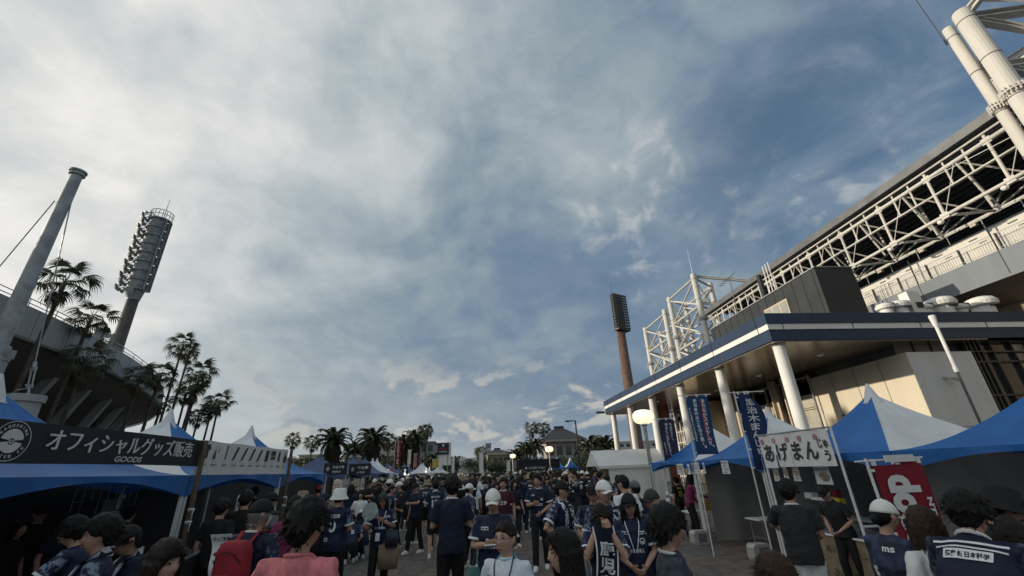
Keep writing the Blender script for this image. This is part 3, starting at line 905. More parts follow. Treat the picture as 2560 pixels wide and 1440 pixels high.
b = MB(); b.tube(an, an+Vector((0, 0, 3.3)), 0.03, n=5); b.tube(an+Vector((0, 1.5, 3.1)), an+Vector((0, -0.8, 3.3)), 0.022, n=5)
for k in range(5): b.tube(an+Vector((-0.35, 1.3-k*0.35, 3.13+k*0.03)), an+Vector((0.35, 1.3-k*0.35, 3.13+k*0.03)), 0.014, n=4)
b.build("mast", M_frame, a)
b = MB(); b.box((22.0, 33.6, 11.0), (1.6, 1.2, 1.8)); tag(b.build("plant_box", M_cream, loc=(22.0, 33.6, 10)), "cream plant cabinet on the roof beneath the truss's middle", "cabinet")


# roof pylons: bundles of tall white tubes laced together
def pylon(name, label, base, legs, braces, group):
    p = thing(name, label, "pylon", base, group)
    for (x, y, r, zt) in legs:
        b = MB(); prof = [(r, 0), (r, zt-0.1), (r*0.9, zt), (0, zt)]
        b.lathe((x, y, 0), prof, 20); lg = b.build("leg", M_truss, p, smooth=False)
        for zz in np.arange(zt-0.7, 8, -2.6):
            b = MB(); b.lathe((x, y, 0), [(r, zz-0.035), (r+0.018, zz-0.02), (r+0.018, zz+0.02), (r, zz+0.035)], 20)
            b.build("weld_ring", mat("ring_dark_grey", (0.20, 0.19, 0.17), 0.6, 0.3, 0.2, 3), lg)  # rings in a darker grey than the white legs
        for zz in (zt-5.6, zt-13.0):
            b = MB()
            for k in range(20):
                an = k*math.pi/10; b.box((x+(r+0.07)*math.cos(an), y+(r+0.07)*math.sin(an), zz), (0.16, 0.035, 0.42), an)
            b.lathe((x, y, 0), [(r, zz-0.03), (r+0.15, zz-0.03), (r+0.15, zz+0.03), (r, zz+0.03)], 20)
            b.build("flange_ring", M_truss, lg)
    for (a, c, w) in braces:
        b = MB()
        a = Vector(a); c = Vector(c)
        d = (c-a).normalized(); up = Vector((0, 0, 1)); sd = d.cross(up).normalized(); nrm = sd.cross(d)
        for s_ in (-1, 1): b.bar(a+nrm*s_*w*0.42, c+nrm*s_*w*0.42, w, 0.05)      # the two flanges and web of an H beam
        b.bar(a, c, 0.05, w*0.8); b.build("brace", M_truss, p)
    return p


g_ = "white tube pylons carrying the stadium roof"
ZT = 23.0
L1 = (25.1, 12.5); L2 = (25.1, 13.25); L3 = (31.0, 11.2); L4 = (31.0, 16.0)
br = []
for z in (22.5, 19.0, 15.5):
    br += [((L1[0], L1[1], z), (L3[0], L3[1], z), 0.42), ((L3[0], L3[1], z), (L4[0], L4[1], z), 0.4), ((L1[0], L1[1], z), (L4[0], L4[1], z+0.2), 0.34)]
for z in (22.5, 19.0):
    br += [((L1[0], L1[1], z), (L3[0], L3[1], z-3.5), 0.32), ((L1[0], L1[1], z-3.5), (L3[0], L3[1], z), 0.32), ((L1[0], L1[1], z-1.6), (L4[0], L4[1], z-3.4), 0.3)]
br += [((L1[0], L1[1], 22.7), (30.0, 14.0, 27.0), 0.34), ((L1[0], L1[1], 22.6), (27.2, 8.0, 26.0), 0.34), ((L3[0], L3[1], 22.7), (30.0, 14.0, 27.0), 0.3)]
pylon("roof_pylon", "huge near pylon of thick ringed white tubes in the top right corner", (26, 13, 0),
      [(L1[0], L1[1], 0.37, ZT), (L2[0], L2[1], 0.235, ZT-0.2), (L3[0], L3[1], 0.36, ZT), (L4[0], L4[1], 0.36, ZT)], br, g_)
b = MB(); tp = at_x(2360, 100, 24.8); t2 = at_x(2290, 0, 24.8); b.tube(tp, tp+(t2-tp)*1.6, 0.02, n=5); b.tube(tp, at_x(2368, 112, 24.8), 0.04, n=5)
tag(b.build("lightning_wire", M_dark, loc=tp), "thin dark wire running up into the sky from the near pylon's top", "wire")


def far_pylon(label, ya, yb, zt, extra):
    xa, xb = 26.0, 29.5
    lg = [(xa, ya, 0.33, zt), (xa, yb, 0.33, zt-0.2), (xb, ya+2.6, 0.3, zt), (xb, yb+2.6, 0.3, zt)]
    br = []
    for z in (zt-0.5, zt-4.0, zt-7.5, zt-11.0):
        q = [(lg[0][0], lg[0][1]), (lg[1][0], lg[1][1]), (lg[3][0], lg[3][1]), (lg[2][0], lg[2][1])]
        for i in range(4):
            p0, p1 = q[i], q[(i+1) % 4]
            br.append(((p0[0], p0[1], z), (p1[0], p1[1], z), 0.18))
            br.append(((p0[0], p0[1], z-0.2), (p1[0], p1[1], z-3.4), 0.13)); br.append(((p0[0], p0[1], z-3.4), (p1[0], p1[1], z-0.2), 0.13))
    br += extra
    pylon("roof_pylon", label, (xa, ya, 0), lg, br, g_)


far_pylon("tallest far white lattice pylon, with stays running down to the roof", 44.0, 51.0, 22.9,
          [((26, 44, 22.6), (34, 41.5, 20.6), 0.26), ((26, 44, 19.2), (32, 42, 17.8), 0.26)])
far_pylon("shorter lattice pylon at the far end of the stadium roof", 53.0, 60.4, 21.7, [])
b = MB(); b.tube((26, 44, 22.9), (26, 44, 26.2), 0.05, 0.02, 5); tag(b.build("lightning_rod", M_steel, loc=(26, 44, 22.9)), "thin rod on top of the tallest far pylon", "lightning rod")
# ================================================================== plants
M_palm = [mat("palm_green_%s" % n, c, 0.55, 0, 0.3, 3.0, trans=0.12) for n, c in (("dark", (0.045, 0.058, 0.032)), ("mid", (0.060, 0.078, 0.040)), ("olive", (0.075, 0.080, 0.045)))]
M_dead = mat("dry_frond", (0.085, 0.070, 0.045), 0.8, 0, 0.3, 4)
M_bark = mat("palm_bark", (0.070, 0.060, 0.052), 0.9, 0, 0.35, 5, bump=0.02, bscale=18)
M_leaf = [mat("leaf_%s" % n, c, 0.6, 0, 0.35, 1.5, trans=0.15) for n, c in (("deep", (0.025, 0.036, 0.018)), ("bright", (0.058, 0.070, 0.020)), ("grey", (0.040, 0.050, 0.030)))]


def fan_frond(seed, droop):
    """one fan leaf: stalk along +x, then a pleated fan with hanging tips"""
    r_ = random.Random(seed); b = MB()
    L = 1.0
    b.path([(0, 0, 0), (L*0.5, 0, 0.05), (L, 0, 0)], [0.025, 0.018, 0.012], 4)
    n = 17
    for i in range(n):
        a = -1.65+3.3*i/(n-1); ln = (0.86-0.13*abs(a))*r_.uniform(0.85, 1.1); w = 0.048
        d = Vector((math.cos(a), math.sin(a), 0)); s_ = Vector((-math.sin(a), math.cos(a), 0)); o = Vector((L, 0, 0))
        p1 = o+d*ln*0.45+Vector((0, 0, 0.03)); p2 = o+d*ln*0.82-Vector((0, 0, 0.10+droop*0.25)); p3 = o+d*ln*0.95-Vector((0, 0, 0.32+droop*0.6*r_.uniform(0.6, 1.4)))
        up = Vector((0, 0, 0.035))
        b.add([o, p1-s_*w+up, p1+s_*w-up*0.3, p2-s_*w*0.6, p2+s_*w*0.6, p3], [(0, 1, 2), (1, 3, 4, 2), (3, 5, 4)])
    return b


FAN = []
for k in range(6):
    o = fan_frond(k, 0.35+0.25*(k % 3)).build("frond", M_palm[k % 3], local=True); FAN.append(o.data); bpy.data.objects.remove(o)
fd = fan_frond(99, 1.3).build("frond", M_dead, local=True); FAND = fd.data; bpy.data.objects.remove(fd)


def fan_palm(loc, top, size, label, seed, n=30, lean=(0, 0), dead=8, r=0.17):
    r_ = random.Random(seed)
    t = thing("fan_palm", label, "palm tree", loc, "tall fan palms on the left")
    top = Vector(top); loc = Vector(loc); b = MB()
    mid = (loc+top)/2+Vector((lean[0], lean[1], 0)); pts = []; rad = []
    for i in range(13):
        q = i/12; p = loc*(1-q)**2+mid*2*q*(1-q)+top*q*q; pts.append(p); rad.append(r*(1.35-0.5*q)*(1+0.05*math.sin(i*9.0))*(1.12 if i == 12 else 1))
    b.path(pts, rad, 9); b.build("trunk", M_bark, t, smooth=True)
    for k in range(n+dead):
        de = k >= n
        o = bpy.data.objects.new("frond", FAND if de else FAN[r_.randrange(6)]); col.objects.link(o); o.parent = t
        o.location = top-loc+Vector((r_.uniform(-.08, .08), r_.uniform(-.08, .08), (-0.45 if de else 0)*size+r_.uniform(-.1, .1)))
        el = r_.uniform(-1.3, -0.9) if de else math.asin(max(-0.75, min(0.98, 1.0-1.72*(k+0.5)/n)))*0.95
        o.rotation_euler = (r_.uniform(-.4, .4), -el, k*2.399+r_.uniform(-.2, .2)); s_ = size*r_.uniform(0.8, 1.08)*(0.75 if de else 1.0)
        o.scale = (s_, s_, s_)
    return t


PALMS = [  # crown pixel, height, crown size, label
    (163, 705, 12.3, 0.86, "nearest fan palm, its crown crossed by the mast's guy wire"),
    (228, 795, 11.9, 0.80, "fan palm rising above the curved stand beside the floodlight tower"),
    (215, 900, 9.3, 0.90, "dim fan palm with its crown in front of the grey stand"),
    (352, 940, 9.6, 0.78, "fan palm whose crown touches the stand's far rim, left of a pair"),
    (402, 940, 9.8, 0.78, "fan palm beside the end of the curved stand, right of a pair"),
    (458, 862, 15.0, 0.92, "tallest slim fan palm standing clear against the sky"),
    (474, 882, 14.6, 0.75, "slim fan palm sharing its crown with the tallest palm"),
    (500, 935, 12.4, 1.05, "thick crowned fan palm right of the tallest palm"),
    (487, 968, 11.0, 0.95, "shaggy fan palm tucked under the thick crowned palm"),
    (465, 985, 10.6, 0.8, "fan palm low between the stand's end and the shaggy palm"),
    (548, 1005, 10.2, 0.95, "outermost fan palm at the right of the palm cluster"),
    (530, 1020, 9.6, 0.8, "lean fan palm next to the outermost palm"),
    (497, 1040, 8.8, 0.75, "low fan palm behind the white tent peak"),
    (405, 1010, 8.4, 0.6, "small fan palm crown hanging under the stand's tip"),
]
for i, (px, py, z, s_, lb) in enumerate(PALMS):
    top = at_z(px, py, z); base = Vector((top.x-random.uniform(0.0, 0.5), top.y+random.uniform(-0.2, 0.3), 0))
    fan_palm(base, top, s_*1.02, lb, 50+i, n=18, lean=(random.uniform(-.15, .15), 0), dead=8 if i in (2, 7, 8) else 3, r=0.105)


def feather_frond(seed):
    r_ = random.Random(seed); b = MB(); N = 20; L = 2.7; pts = []
    for i in range(N+1):
        q = i/N; a = 0.55-1.75*q*q
        pts.append(Vector((0, 0, 0)) if i == 0 else pts[-1]+Vector((math.cos(a), 0, math.sin(a)))*(L/N))
    b.path(pts, [0.05*(1-0.8*i/N) for i in range(N+1)], 4)
    for i in range(2, N):
        for q in (0.0, 0.5):
            p = pts[i]*(1-q)+pts[i+1]*q
            w = 0.50*math.sin(math.pi*min(1, (i+q)/N*0.9+0.08))**0.6*r_.uniform(0.85, 1.1)
            for s_ in (-1, 1):
                d = Vector((0.55, s_*0.8, -0.18+r_.uniform(-.12, .12))).normalized(); e_ = p+d*w
                b.add([p-Vector((0.045, 0, 0)), p+Vector((0.045, 0, 0)), e_-Vector((0, 0, 0.05)), p+d*w*0.5+Vector((0.02, 0, 0.06))], [(0, 1, 3), (1, 2, 3), (0, 3, 2)])
    return b


FEA = []
for k in range(3):
    o = feather_frond(k).build("frond", M_palm[k], local=True); FEA.append(o.data); bpy.data.objects.remove(o)


def feather_palm(loc, h, s_, label, seed, bulb=True, n=34):
    r_ = random.Random(seed); t = thing("feather_palm", label, "palm tree", loc, "feather palms across the plaza"); loc = Vector(loc); b = MB()
    if bulb:
        b.lathe(loc, [(0.45*s_, 0), (0.5*s_, h*0.35), (0.85*s_, h*0.62), (0.95*s_, h*0.82), (0.6*s_, h*0.96), (0.25*s_, h)], 14)
        for k in range(170):
            z = h*(0.30+0.68*k/170); a = k*2.4; rr = (0.5+0.42*math.sin(math.pi*min(1, max(0, (z/h-0.3)/0.72))))*s_
            c = loc+Vector((rr*math.cos(a), rr*math.sin(a), z)); d = Vector((math.cos(a)*0.75, math.sin(a)*0.75, 0.55))*0.28*s_*r_.uniform(0.7, 1.3)
            sd = Vector((-math.sin(a), math.cos(a), 0))*0.09*s_
            b.add([c-sd, c+sd, c+d, c+Vector((0, 0, 0.1))+d*0.3], [(0, 1, 2), (1, 3, 2), (3, 0, 2)])
        b.build("trunk", mat("old_frond_bases", (0.022, 0.020, 0.013), 0.95, 0, 0.4, 3, bump=0.04, bscale=8), t)
    else:
        b.lathe(loc, [(0.35*s_, 0), (0.3*s_, h*0.9), (0.2*s_, h)], 10); b.build("trunk", M_bark, t)
    for k in range(n):
        o = bpy.data.objects.new("frond", FEA[r_.randrange(3)]); col.objects.link(o); o.parent = t
        el = 1.15-1.55*(k/n); o.location = (0, 0, h-0.05); o.rotation_euler = (r_.uniform(-.25, .25), -el+0.35, k*2.399); q = s_*r_.uniform(0.8, 1.05); o.scale = (q, q, q)
    return t


for i, (px, py, y, zc_, s_, lb) in enumerate([
        (835, 1102, 55, 0, 1.0, "left of the two large feather palms with a bulging dark trunk"),
        (932, 1100, 58, 0, 1.08, "right of the two large feather palms with a bulging dark trunk"),
        (887, 1130, 62, 0, 0.8, "smaller feather palm between the two large ones"),
        (1008, 1112, 75, 0, 1.0, "feather palm behind the tall maroon banner"),
        (1036, 1100, 78, 0, 1.1, "feather palm with a round dark trunk left of the billboard"),
        (1315, 1125, 80, 0, 0.95, "feather palm in front of the hipped roof house, left"),
        (1337, 1118, 84, 0, 1.1, "tall feather palm beside the hipped roof house"),
        (1290, 1140, 78, 0, 0.85, "low feather palm left of the lit globe lamps"),
        (1475, 1122, 70, 0, 1.25, "dark broad feather palm behind the white gabled tent, left"),
        (1512, 1120, 72, 0, 1.25, "dark broad feather palm behind the white gabled tent, right"),
        (1080, 1150, 90, 0, 0.9, "feather palm under the billboard")]):
    p = at_y(px, py, y); feather_palm((p.x, y, 0), p.z, s_, lb, 200+i, bulb=i in (0, 1, 3, 4, 8, 9), n=30)
for i, (px, py, y, s_, lb) in enumerate([(733, 1100, 110, 1.3, "far thin fan palm left of the cream block"), (781, 1107, 105, 1.3, "far thin fan palm behind the navy tents"),
                                         (972, 1102, 105, 1.2, "far fan palm by the grey office block"), (1057, 1080, 120, 1.3, "far twin fan palm, left of two on thin trunks"), (1066, 1078, 118, 1.3, "far twin fan palm, right of two on thin trunks"),
                                         (1329, 1072, 130, 1.5, "far fan palm left of the hipped roof"), (1357, 1072, 130, 1.5, "far fan palm just over the hipped roof's left slope"),
                                         (1201, 1130, 140, 1.4, "far dark fan palm left of the pale house")]):
    p = at_y(px, py, y); t_ = fan_palm((p.x, y, 0), p, s_, lb, 300+i, n=22, dead=3, r=0.16); t_['group'] = "far fan palms on the skyline"


def crown_mesh(seed, m):
    r_ = random.Random(seed); b = MB()
    cl = [(Vector((r_.gauss(0, .42), r_.gauss(0, .42), r_.uniform(-.55, .75))), r_.uniform(.22, .42)) for _ in range(17)]
    for c, rr in cl:
        for _ in range(70):
            d = Vector((r_.gauss(0, 1), r_.gauss(0, 1), r_.gauss(0, 1))).normalized()
            p = c+d*rr*r_.uniform(0.65, 1.05); s_ = r_.uniform(0.04, 0.085)
            a = d.cross(Vector((r_.gauss(0, 1), r_.gauss(0, 1), r_.gauss(0, 1)))).normalized(); e_ = (d+Vector((r_.gauss(0, .6), r_.gauss(0, .6), r_.gauss(0, .6)))).normalized().cross(a)
            b.add([p-a*s_, p+e_*s_*0.6, p+a*s_, p-e_*s_*0.6], [(0, 1, 2, 3)])
    o = b.build("crown", m, local=True); me = o.data; bpy.data.objects.remove(o); return me


CROWN = [crown_mesh(400+k, M_leaf[k % 3]) for k in range(6)]


def tree(loc, h, w, label, seed, group="trees along the far side of the plaza"):
    r_ = random.Random(seed); t = thing("broadleaf_tree", label, "tree", loc, group); loc = Vector(loc); b = MB()
    b.path([loc, loc+Vector((0.1, 0, h*0.35)), loc+Vector((0, 0, h*0.75))], [0.05*h*0.45, 0.04*h*0.4, 0.02*h*0.3], 6)
    for k in range(4):
        a = k*1.6+seed; b.path([loc+Vector((0.05, 0, h*0.35)), loc+Vector((w*.3*math.cos(a), w*.3*math.sin(a), h*0.62))], [0.02*h*.4, 0.008*h*.4], 5)
    b.build("trunk", M_bark, t)
    o = bpy.data.objects.new("crown", CROWN[seed % 6]); col.objects.link(o); o.parent = t
    o.location = (0, 0, h*0.6); o.scale = (w*0.62, w*0.62, h*0.42); o.rotation_euler = (0, 0, seed*1.3)
    return t


TREES = [(690, 1155, 100), (725, 1160, 104), (795, 1150, 96), (815, 1145, 92), (770, 1155, 100), (905, 1155, 95), (965, 1145, 98), (950, 1155, 96), (985, 1160, 95),
         (1085, 1145, 100), (1065, 1150, 102), (1140, 1150, 95), (1160, 1160, 92), (1130, 1158, 98), (1205, 1150, 88), (1232, 1160, 90), (1250, 1152, 92), (1268, 1155, 95), (1300, 1150, 74),
         (1345, 1150, 76), (1375, 1152, 78), (1405, 1150, 80), (1435, 1150, 76), (1465, 1135, 66), (1500, 1140, 64), (1530, 1150, 66), (1480, 1150, 60), (1455, 1160, 58), (640, 1165, 90), (1110, 1160, 105), (1180, 1165, 108), (1385, 1160, 70)]
MARKS = ((700, "behind the third left tent"), (760, "by the low cream block"), (800, "left of the two large feather palms"), (860, "under the left large feather palm"), (930, "between the two large feather palms"), (970, "right of the large feather palms"),
         (1000, "behind the maroon banner"), (1075, "left of the billboard"), (1120, "under the billboard"), (1150, "left of the blank screen"), (1185, "behind the blank screen"), (1220, "right of the blank screen"), (1255, "in front of the pale house"),
         (1290, "by the farthest globe lamp"), (1330, "left of the hipped roof house"), (1390, "below the hipped roof house"), (1445, "by the bent arm street lamp"), (1472, "beside the dark broad feather palms"), (1490, "behind the gabled tent's left end"), (1600, "behind the gabled tent's middle"))
for i, (px, py, y) in enumerate(TREES):
    p = at_y(px, py, y); h = max(3.2, (p.z-0.2)*1.22)
    nm = ("dark", "bright green", "grey green")[(i % 6) % 3]; where = [w for lim, w in MARKS if px <= lim][0]
    tree((p.x, y, 0), h, h*random.uniform(0.95, 1.35), "%s %s leafy tree %s" % ("tall" if h > 5.6 else "low", nm, where), i)
# a ragged far ridge of trees that reads as one mass
fb = MB(); r_ = random.Random(5)
for i in range(5200):
    x = r_.uniform(-190, 150); y = 185+r_.uniform(0, 14); top = 7.5+2.6*mnoise.noise(Vector((x*0.05, 1, 0)))+1.6*mnoise.noise(Vector((x*0.21, 3, 0)))
    z = top*math.sqrt(r_.random()); s_ = r_.uniform(0.5, 1.0); a = r_.uniform(0, 3.1)
    fb.add([(x-s_*math.cos(a), y-s_*math.sin(a), z), (x, y, z+s_*0.7), (x+s_*math.cos(a), y+s_*math.sin(a), z), (x, y, z-s_*0.7)], [(0, 1, 2, 3)])
tag(fb.build("far_tree_belt", M_leaf[2]), "far belt of dark trees along the skyline", "trees", kind='stuff')

# ================================================================== far buildings and signs
M_bw = mat("block_white", (0.42, 0.42, 0.40), 0.8, 0, 0.08, 0.3); M_bc = mat("block_cream", (0.42, 0.38, 0.30), 0.8, 0, 0.1, 0.3); M_bg = mat("block_grey", (0.22, 0.23, 0.24), 0.8, 0, 0.12, 0.3)
M_tileroof = mat("dark_roof_tiles", (0.035, 0.037, 0.042), 0.5, 0.1, 0.25, 1.5, bump=0.05, bscale=3)


def block(name, label, x0, x1, y, h, m, rows, cols, cat="building", depth=14, ribbon=False):
    t = thing(name, label, cat, ((x0+x1)/2, y+depth/2, 0)); b = MB(); b.box(((x0+x1)/2, y+depth/2, h/2), (x1-x0, depth, h)); b.build("wall", m, t)
    b = MB(); b.box(((x0+x1)/2, y+depth/2, h+0.15), (x1-x0+0.5, depth+0.5, 0.3)); b.build("roof", m, t)
    cw = (x1-x0)/cols; rh = h/rows
    for r in range(rows):
        if ribbon:
            b = MB(); b.box(((x0+x1)/2, y-0.5, (r+0.28)*rh), (x1-x0, 1.0, 0.55*rh*0.8)); b.build("balcony", m, t)
        for c in range(cols):
            b = MB(); b.box((x0+(c+.5)*cw, y-0.02, (r+.58)*rh), (cw*.62, .1, rh*.5)); w = b.build("window", M_frame, t)
            b = MB(); b.box((x0+(c+.5)*cw, y-0.08, (r+.58)*rh), (cw*.54, .04, rh*.42)); b.build("pane", M_glass, w)
    return t


block("apartment_block", "long white block with balconies behind the two large feather palms", -31.5, -19.2, 112, 9.0, M_bw, 3, 7, ribbon=True)
block("office_block", "grey block right of the large feather palms", -16.2, -11.0, 118, 9.4, M_bg, 3, 3)
block("cream_block", "low cream block behind the navy tents, left", -46, -40.5, 122, 7.4, M_bc, 2, 4)
block("flat_block", "flat pale building far beyond the palm cluster", -60, -50, 130, 7.0, M_bw, 2, 5)
block("distant_block", "small pale tower block far behind the pale house", 4.5, 7.5, 230, 15, M_bw, 5, 3)
block("distant_block", "tiny white block with a stepped top on the skyline", 0.0, 2.5, 240, 13.5, M_bw, 4, 2)
block("far_hotel", "pale far building beside the palms left of the hipped roof", 15, 19, 160, 9, M_bw, 3, 3)
block("right_block", "pale apartment block seen past the far columns", 46, 62, 150, 9.5, M_bw, 3, 7, ribbon=True)


def house(label, x0, x1, y, hw, hr, m, storeys=2):
    t = thing("house", label, "house", ((x0+x1)/2, y+5, 0)); d = 10.0; b = MB(); b.box(((x0+x1)/2, y+d/2, hw/2), (x1-x0, d, hw)); b.build("wall", m, t)
    ov = 1.3; b = MB(); xa, xb, ya, yb = x0-ov, x1+ov, y-ov, y+d+ov; xm = (x0+x1)/2; rl = (x1-x0)*0.10
    b.add([(xa, ya, hw), (xb, ya, hw), (xb, yb, hw), (xa, yb, hw), (xm-rl, y+d/2, hr), (xm+rl, y+d/2, hr)], [(0, 1, 5, 4), (1, 2, 5), (2, 3, 4, 5), (3, 0, 4), (0, 3, 2, 1)])
    rf = b.build("roof", M_tileroof, t); b = MB(); b.box((xm, y+d/2, hr+.1), (2*rl+.8, .5, .5)); b.build("ridge", M_tileroof, rf)
    b = MB(); b.box((xm, y-ov+.1, hw-.25), (xb-xa, .2, .5)); b.build("eave_board", m, t)
    for i in range(4):
        x = x0+(x1-x0)*(i+.5)/4; b = MB(); b.box((x, y-.03, hw*.68), ((x1-x0)*.16, .1, hw*.28)); w = b.build("window", M_frame, t)
        b = MB(); b.box((x, y-.09, hw*.68), ((x1-x0)*.14, .04, hw*.25)); b.build("pane", M_glass, w)
    b = MB(); b.box((xm, y-1.0, hw*.42), (x1-x0, 1.8, .35)); b.box((xm, y-1.85, hw*.5), (x1-x0, .1, hw*.14)); b.build("balcony", M_bg, t)
    return t


house("large pinkish house with a dark hipped tile roof, right of centre", 17.2, 26.0, 110, 8.6, 11.9, mat("house_pink", (0.30, 0.262, 0.245), 0.8, 0, 0.1, 0.5))
house("pale cream house with a low grey roof in the far centre", 3.6, 10.6, 150, 7.4, 8.9, M_bc)
# billboard
bp = Vector((-5.45, 75, 0)); t = thing("billboard", "navy billboard with a white shield emblem on a white lower panel, above the crowd", "billboard", bp)
b = MB(); b.box((-5.45, 75, 5.7), (1.8, 0.2, 1.72)); b.build("board", mat("sign_navy", (0.012, 0.016, 0.04), 0.4, 0, 0.1, 2), t)
fn = plane_fn((-6.35, 74.9, 4.84), (1, 0, 0), (0, 0, 1), 0.03); b = MB()
b.add([fn(*p) for p in ((.72, 1.5), (1.08, 1.5), (1.08, 1.35), (.9, 1.1), (.72, 1.35))], [(0, 4, 3, 2, 1)]); put_text(b, "SPONSOR" if False else "KAGOSHIMA", fn, .25, .28, w=1.3, h=.2, bold=.03)
b.build("lettering", M_white, t); b = MB(); put_text(b, "UNITED FC", fn, .2, .68, w=1.4, h=.26, bold=.03); b.build("lettering", mat("sign_red", (0.45, 0.03, 0.04), 0.5), t)
b = MB(); b.box((-5.25, 75.15, 4.9), (2.2, 0.1, 3.5)); b.build("back_panel", M_white, t); b = MB()
for x in (-6.2, -4.7): b.tube((x, 75.1, 0), (x, 75.1, 5), .07, n=6)
b.build("legs_frame", M_steel, t)
b = MB(); b.box((-1.6, 90.2, 2.3), (3.5, .2, 4.5)); tag(b.build("white_screen", mat("screen_white", (0.62, 0.63, 0.65), 0.6, 0, 0.04, 1), loc=(-1.6, 90.2, 0)), "large blank white screen standing behind the crowd", "screen")


def banner_pole(name, label, cat, x, y, w, za, zb, m, group, words=None, tm=None, lean=0.0, pole=M_white, curve=0.0, cols=None, bar=0.12, bold=.02, wave=0.03, red=None):
    """a nobori: pole, cross bar, cloth held by tabs; columns of writing"""
    t = thing(name, label, cat, (x, y, 0), group); b = MB(); L = Vector((x-0.06, y, 0)); b.tube(L, (x-0.06+lean*zb, y, zb+.06), 0.016, n=7); b.build("pole", pole, t)
    ln = lambda z: lean*(z-0)
    b = MB(); b.tube((x-.2+ln(zb), y, zb+.03), (x+w+bar+ln(zb), y, zb+.05), 0.011, n=6); b.build("cross_bar", pole, t)
    H = zb-za

    def fn(u, v, o=0.0):                                   # u across (m), v up from the bottom (m)
        q = v/H; xx = x+u
        if curve and u > w*0.4:                            # the wind pulls the free edge out
            k = (u-w*.4)/(w*.6); xx += curve*k*math.sin(math.pi*min(1, max(0, (q-.32)/.6)))-curve*.8*k*max(0, (q-.86)/.14)
        return Vector((xx+ln(za+v), y-wave*math.sin(v*4.3+u*5)-o, za+v-(0.02*math.sin(u/w*6.28) if q > .97 else 0)))
    b = MB(); b.grid(lambda a, c: fn(a*w, c*H), 8, 22); cl = b.build("cloth", m, t, smooth=True)
    b = MB()
    for k in range(3): p = fn(w*(.04+.46*k), H); b.box(p+Vector((0, 0, .02)), (.045, .02, .07))
    for k in range(5): p = fn(0, H*(.03+.23*k)); b.box(p+Vector((-.03, 0, 0)), (.07, .02, .03))
    tb_ = b.build("tab", pole, t); tb_['kind'] = 'stuff'
    if red:
        b = MB(); b.grid(lambda a, c: fn(red[0]+a*red[1], red[2]+c*red[3], .008), 2, 14); b.build("red_strip", mat("print_red", (0.40, 0.03, 0.03), 0.6), cl)
    if words:
        b = MB()
        for (s_, x0, cell, y1, hh) in words: put_column(b, s_, lambda u, v: fn(u, v, .012), x0, y1, cell, hh, bold)
        b.build("lettering", tm or M_white, cl)
    return t


M_fnavy = mat("flag_navy", (0.012, 0.030, 0.095), 0.75, 0, 0.12, 3, trans=0.1); M_fblue = mat("flag_blue", (0.014, 0.055, 0.15), 0.75, 0, 0.12, 3, trans=0.1)
M_fpurple = mat("flag_purple", (0.028, 0.026, 0.060), 0.75, 0, 0.12, 3, trans=0.1); M_fred = mat("flag_maroon", (0.20, 0.012, 0.03), 0.7, 0, 0.15, 3, trans=0.1)
g_ = "vertical banners along the stalls on the right"
p = at_y(1714, 992, 11.0)
banner_pole("nobori_banner", "bright blue banner lettered in white with a red streak, taller of the left pair", "banner", p.x, 11.0, .58, p.z-1.43, p.z, M_fblue, g_,
            [("まちなかスタジアムが、", .33, .19, 1.36, 1.26), ("鹿児島の未来を切り開く。", .13, .16, 1.37, 1.28), ("新しい物語をここから始めます", .03, .055, 1.15, .85)], red=(.36, .06, .25, 1.1), lean=0.0, bold=.03)
p = at_y(1842, 985, 9.5)
banner_pole("nobori_banner", "navy banner with brushed white characters and a bulging edge, beside the white stall sign", "banner", p.x, 9.5, .39, p.z-1.62, p.z, M_fnavy, g_,
            [("加治木まんじゅう", .14, .165, 1.52, 1.42)], curve=.16, bar=.28, bold=.015)
p = at_y(1645, 1050, 15.3)
banner_pole("nobori_banner", "dark purple banner with small white lines of text, behind the lit globe lamp", "banner", p.x, 15.3, .58, p.z-1.46, p.z, M_fpurple, g_,
            [("失点は小さく、", .36, .10, 1.35, .65), ("得点とご支援は大きく、", .2, .11, 1.35, 1.2), ("鹿児島スタジアム", .08, .05, .7, .4)])
# red flag by the near tents
p0 = at_y(2180, 1160, 4.91); x, y, w, zb, za = p0.x, 4.91, .60, p0.z, .55
t = banner_pole("red_flag", "deep red flag with white sideways lettering on a white pole, by the near right tent", "flag", x, y, w, za, zb, mat("flag_red", (0.22, 0.008, 0.022), 0.6, 0, 0.1, 3, trans=0.08), g_, bar=.05, wave=.012)
H = zb-za; fnr = lambda u, v: Vector((x+u, y-.012*math.sin(v*4.3+u*5)-.012, za+v)); b = MB()
put_text(b, "docomo", fnr, .10, H-.12-1.22, w=.37, h=1.22, bold=.055, rot=1); put_text(b, "NTT", fnr, .50, H-.60, w=.06, h=.24, bold=.05, rot=1)
b.build("lettering", M_white, t)
b = MB(); b.box((x+.33, y-.03, zb+.05), (.36, .02, .075)); tag(b.build("paper_strip", M_white, loc=(x+.33, y, zb)), "blank white paper strip taped above the red flag", "paper")
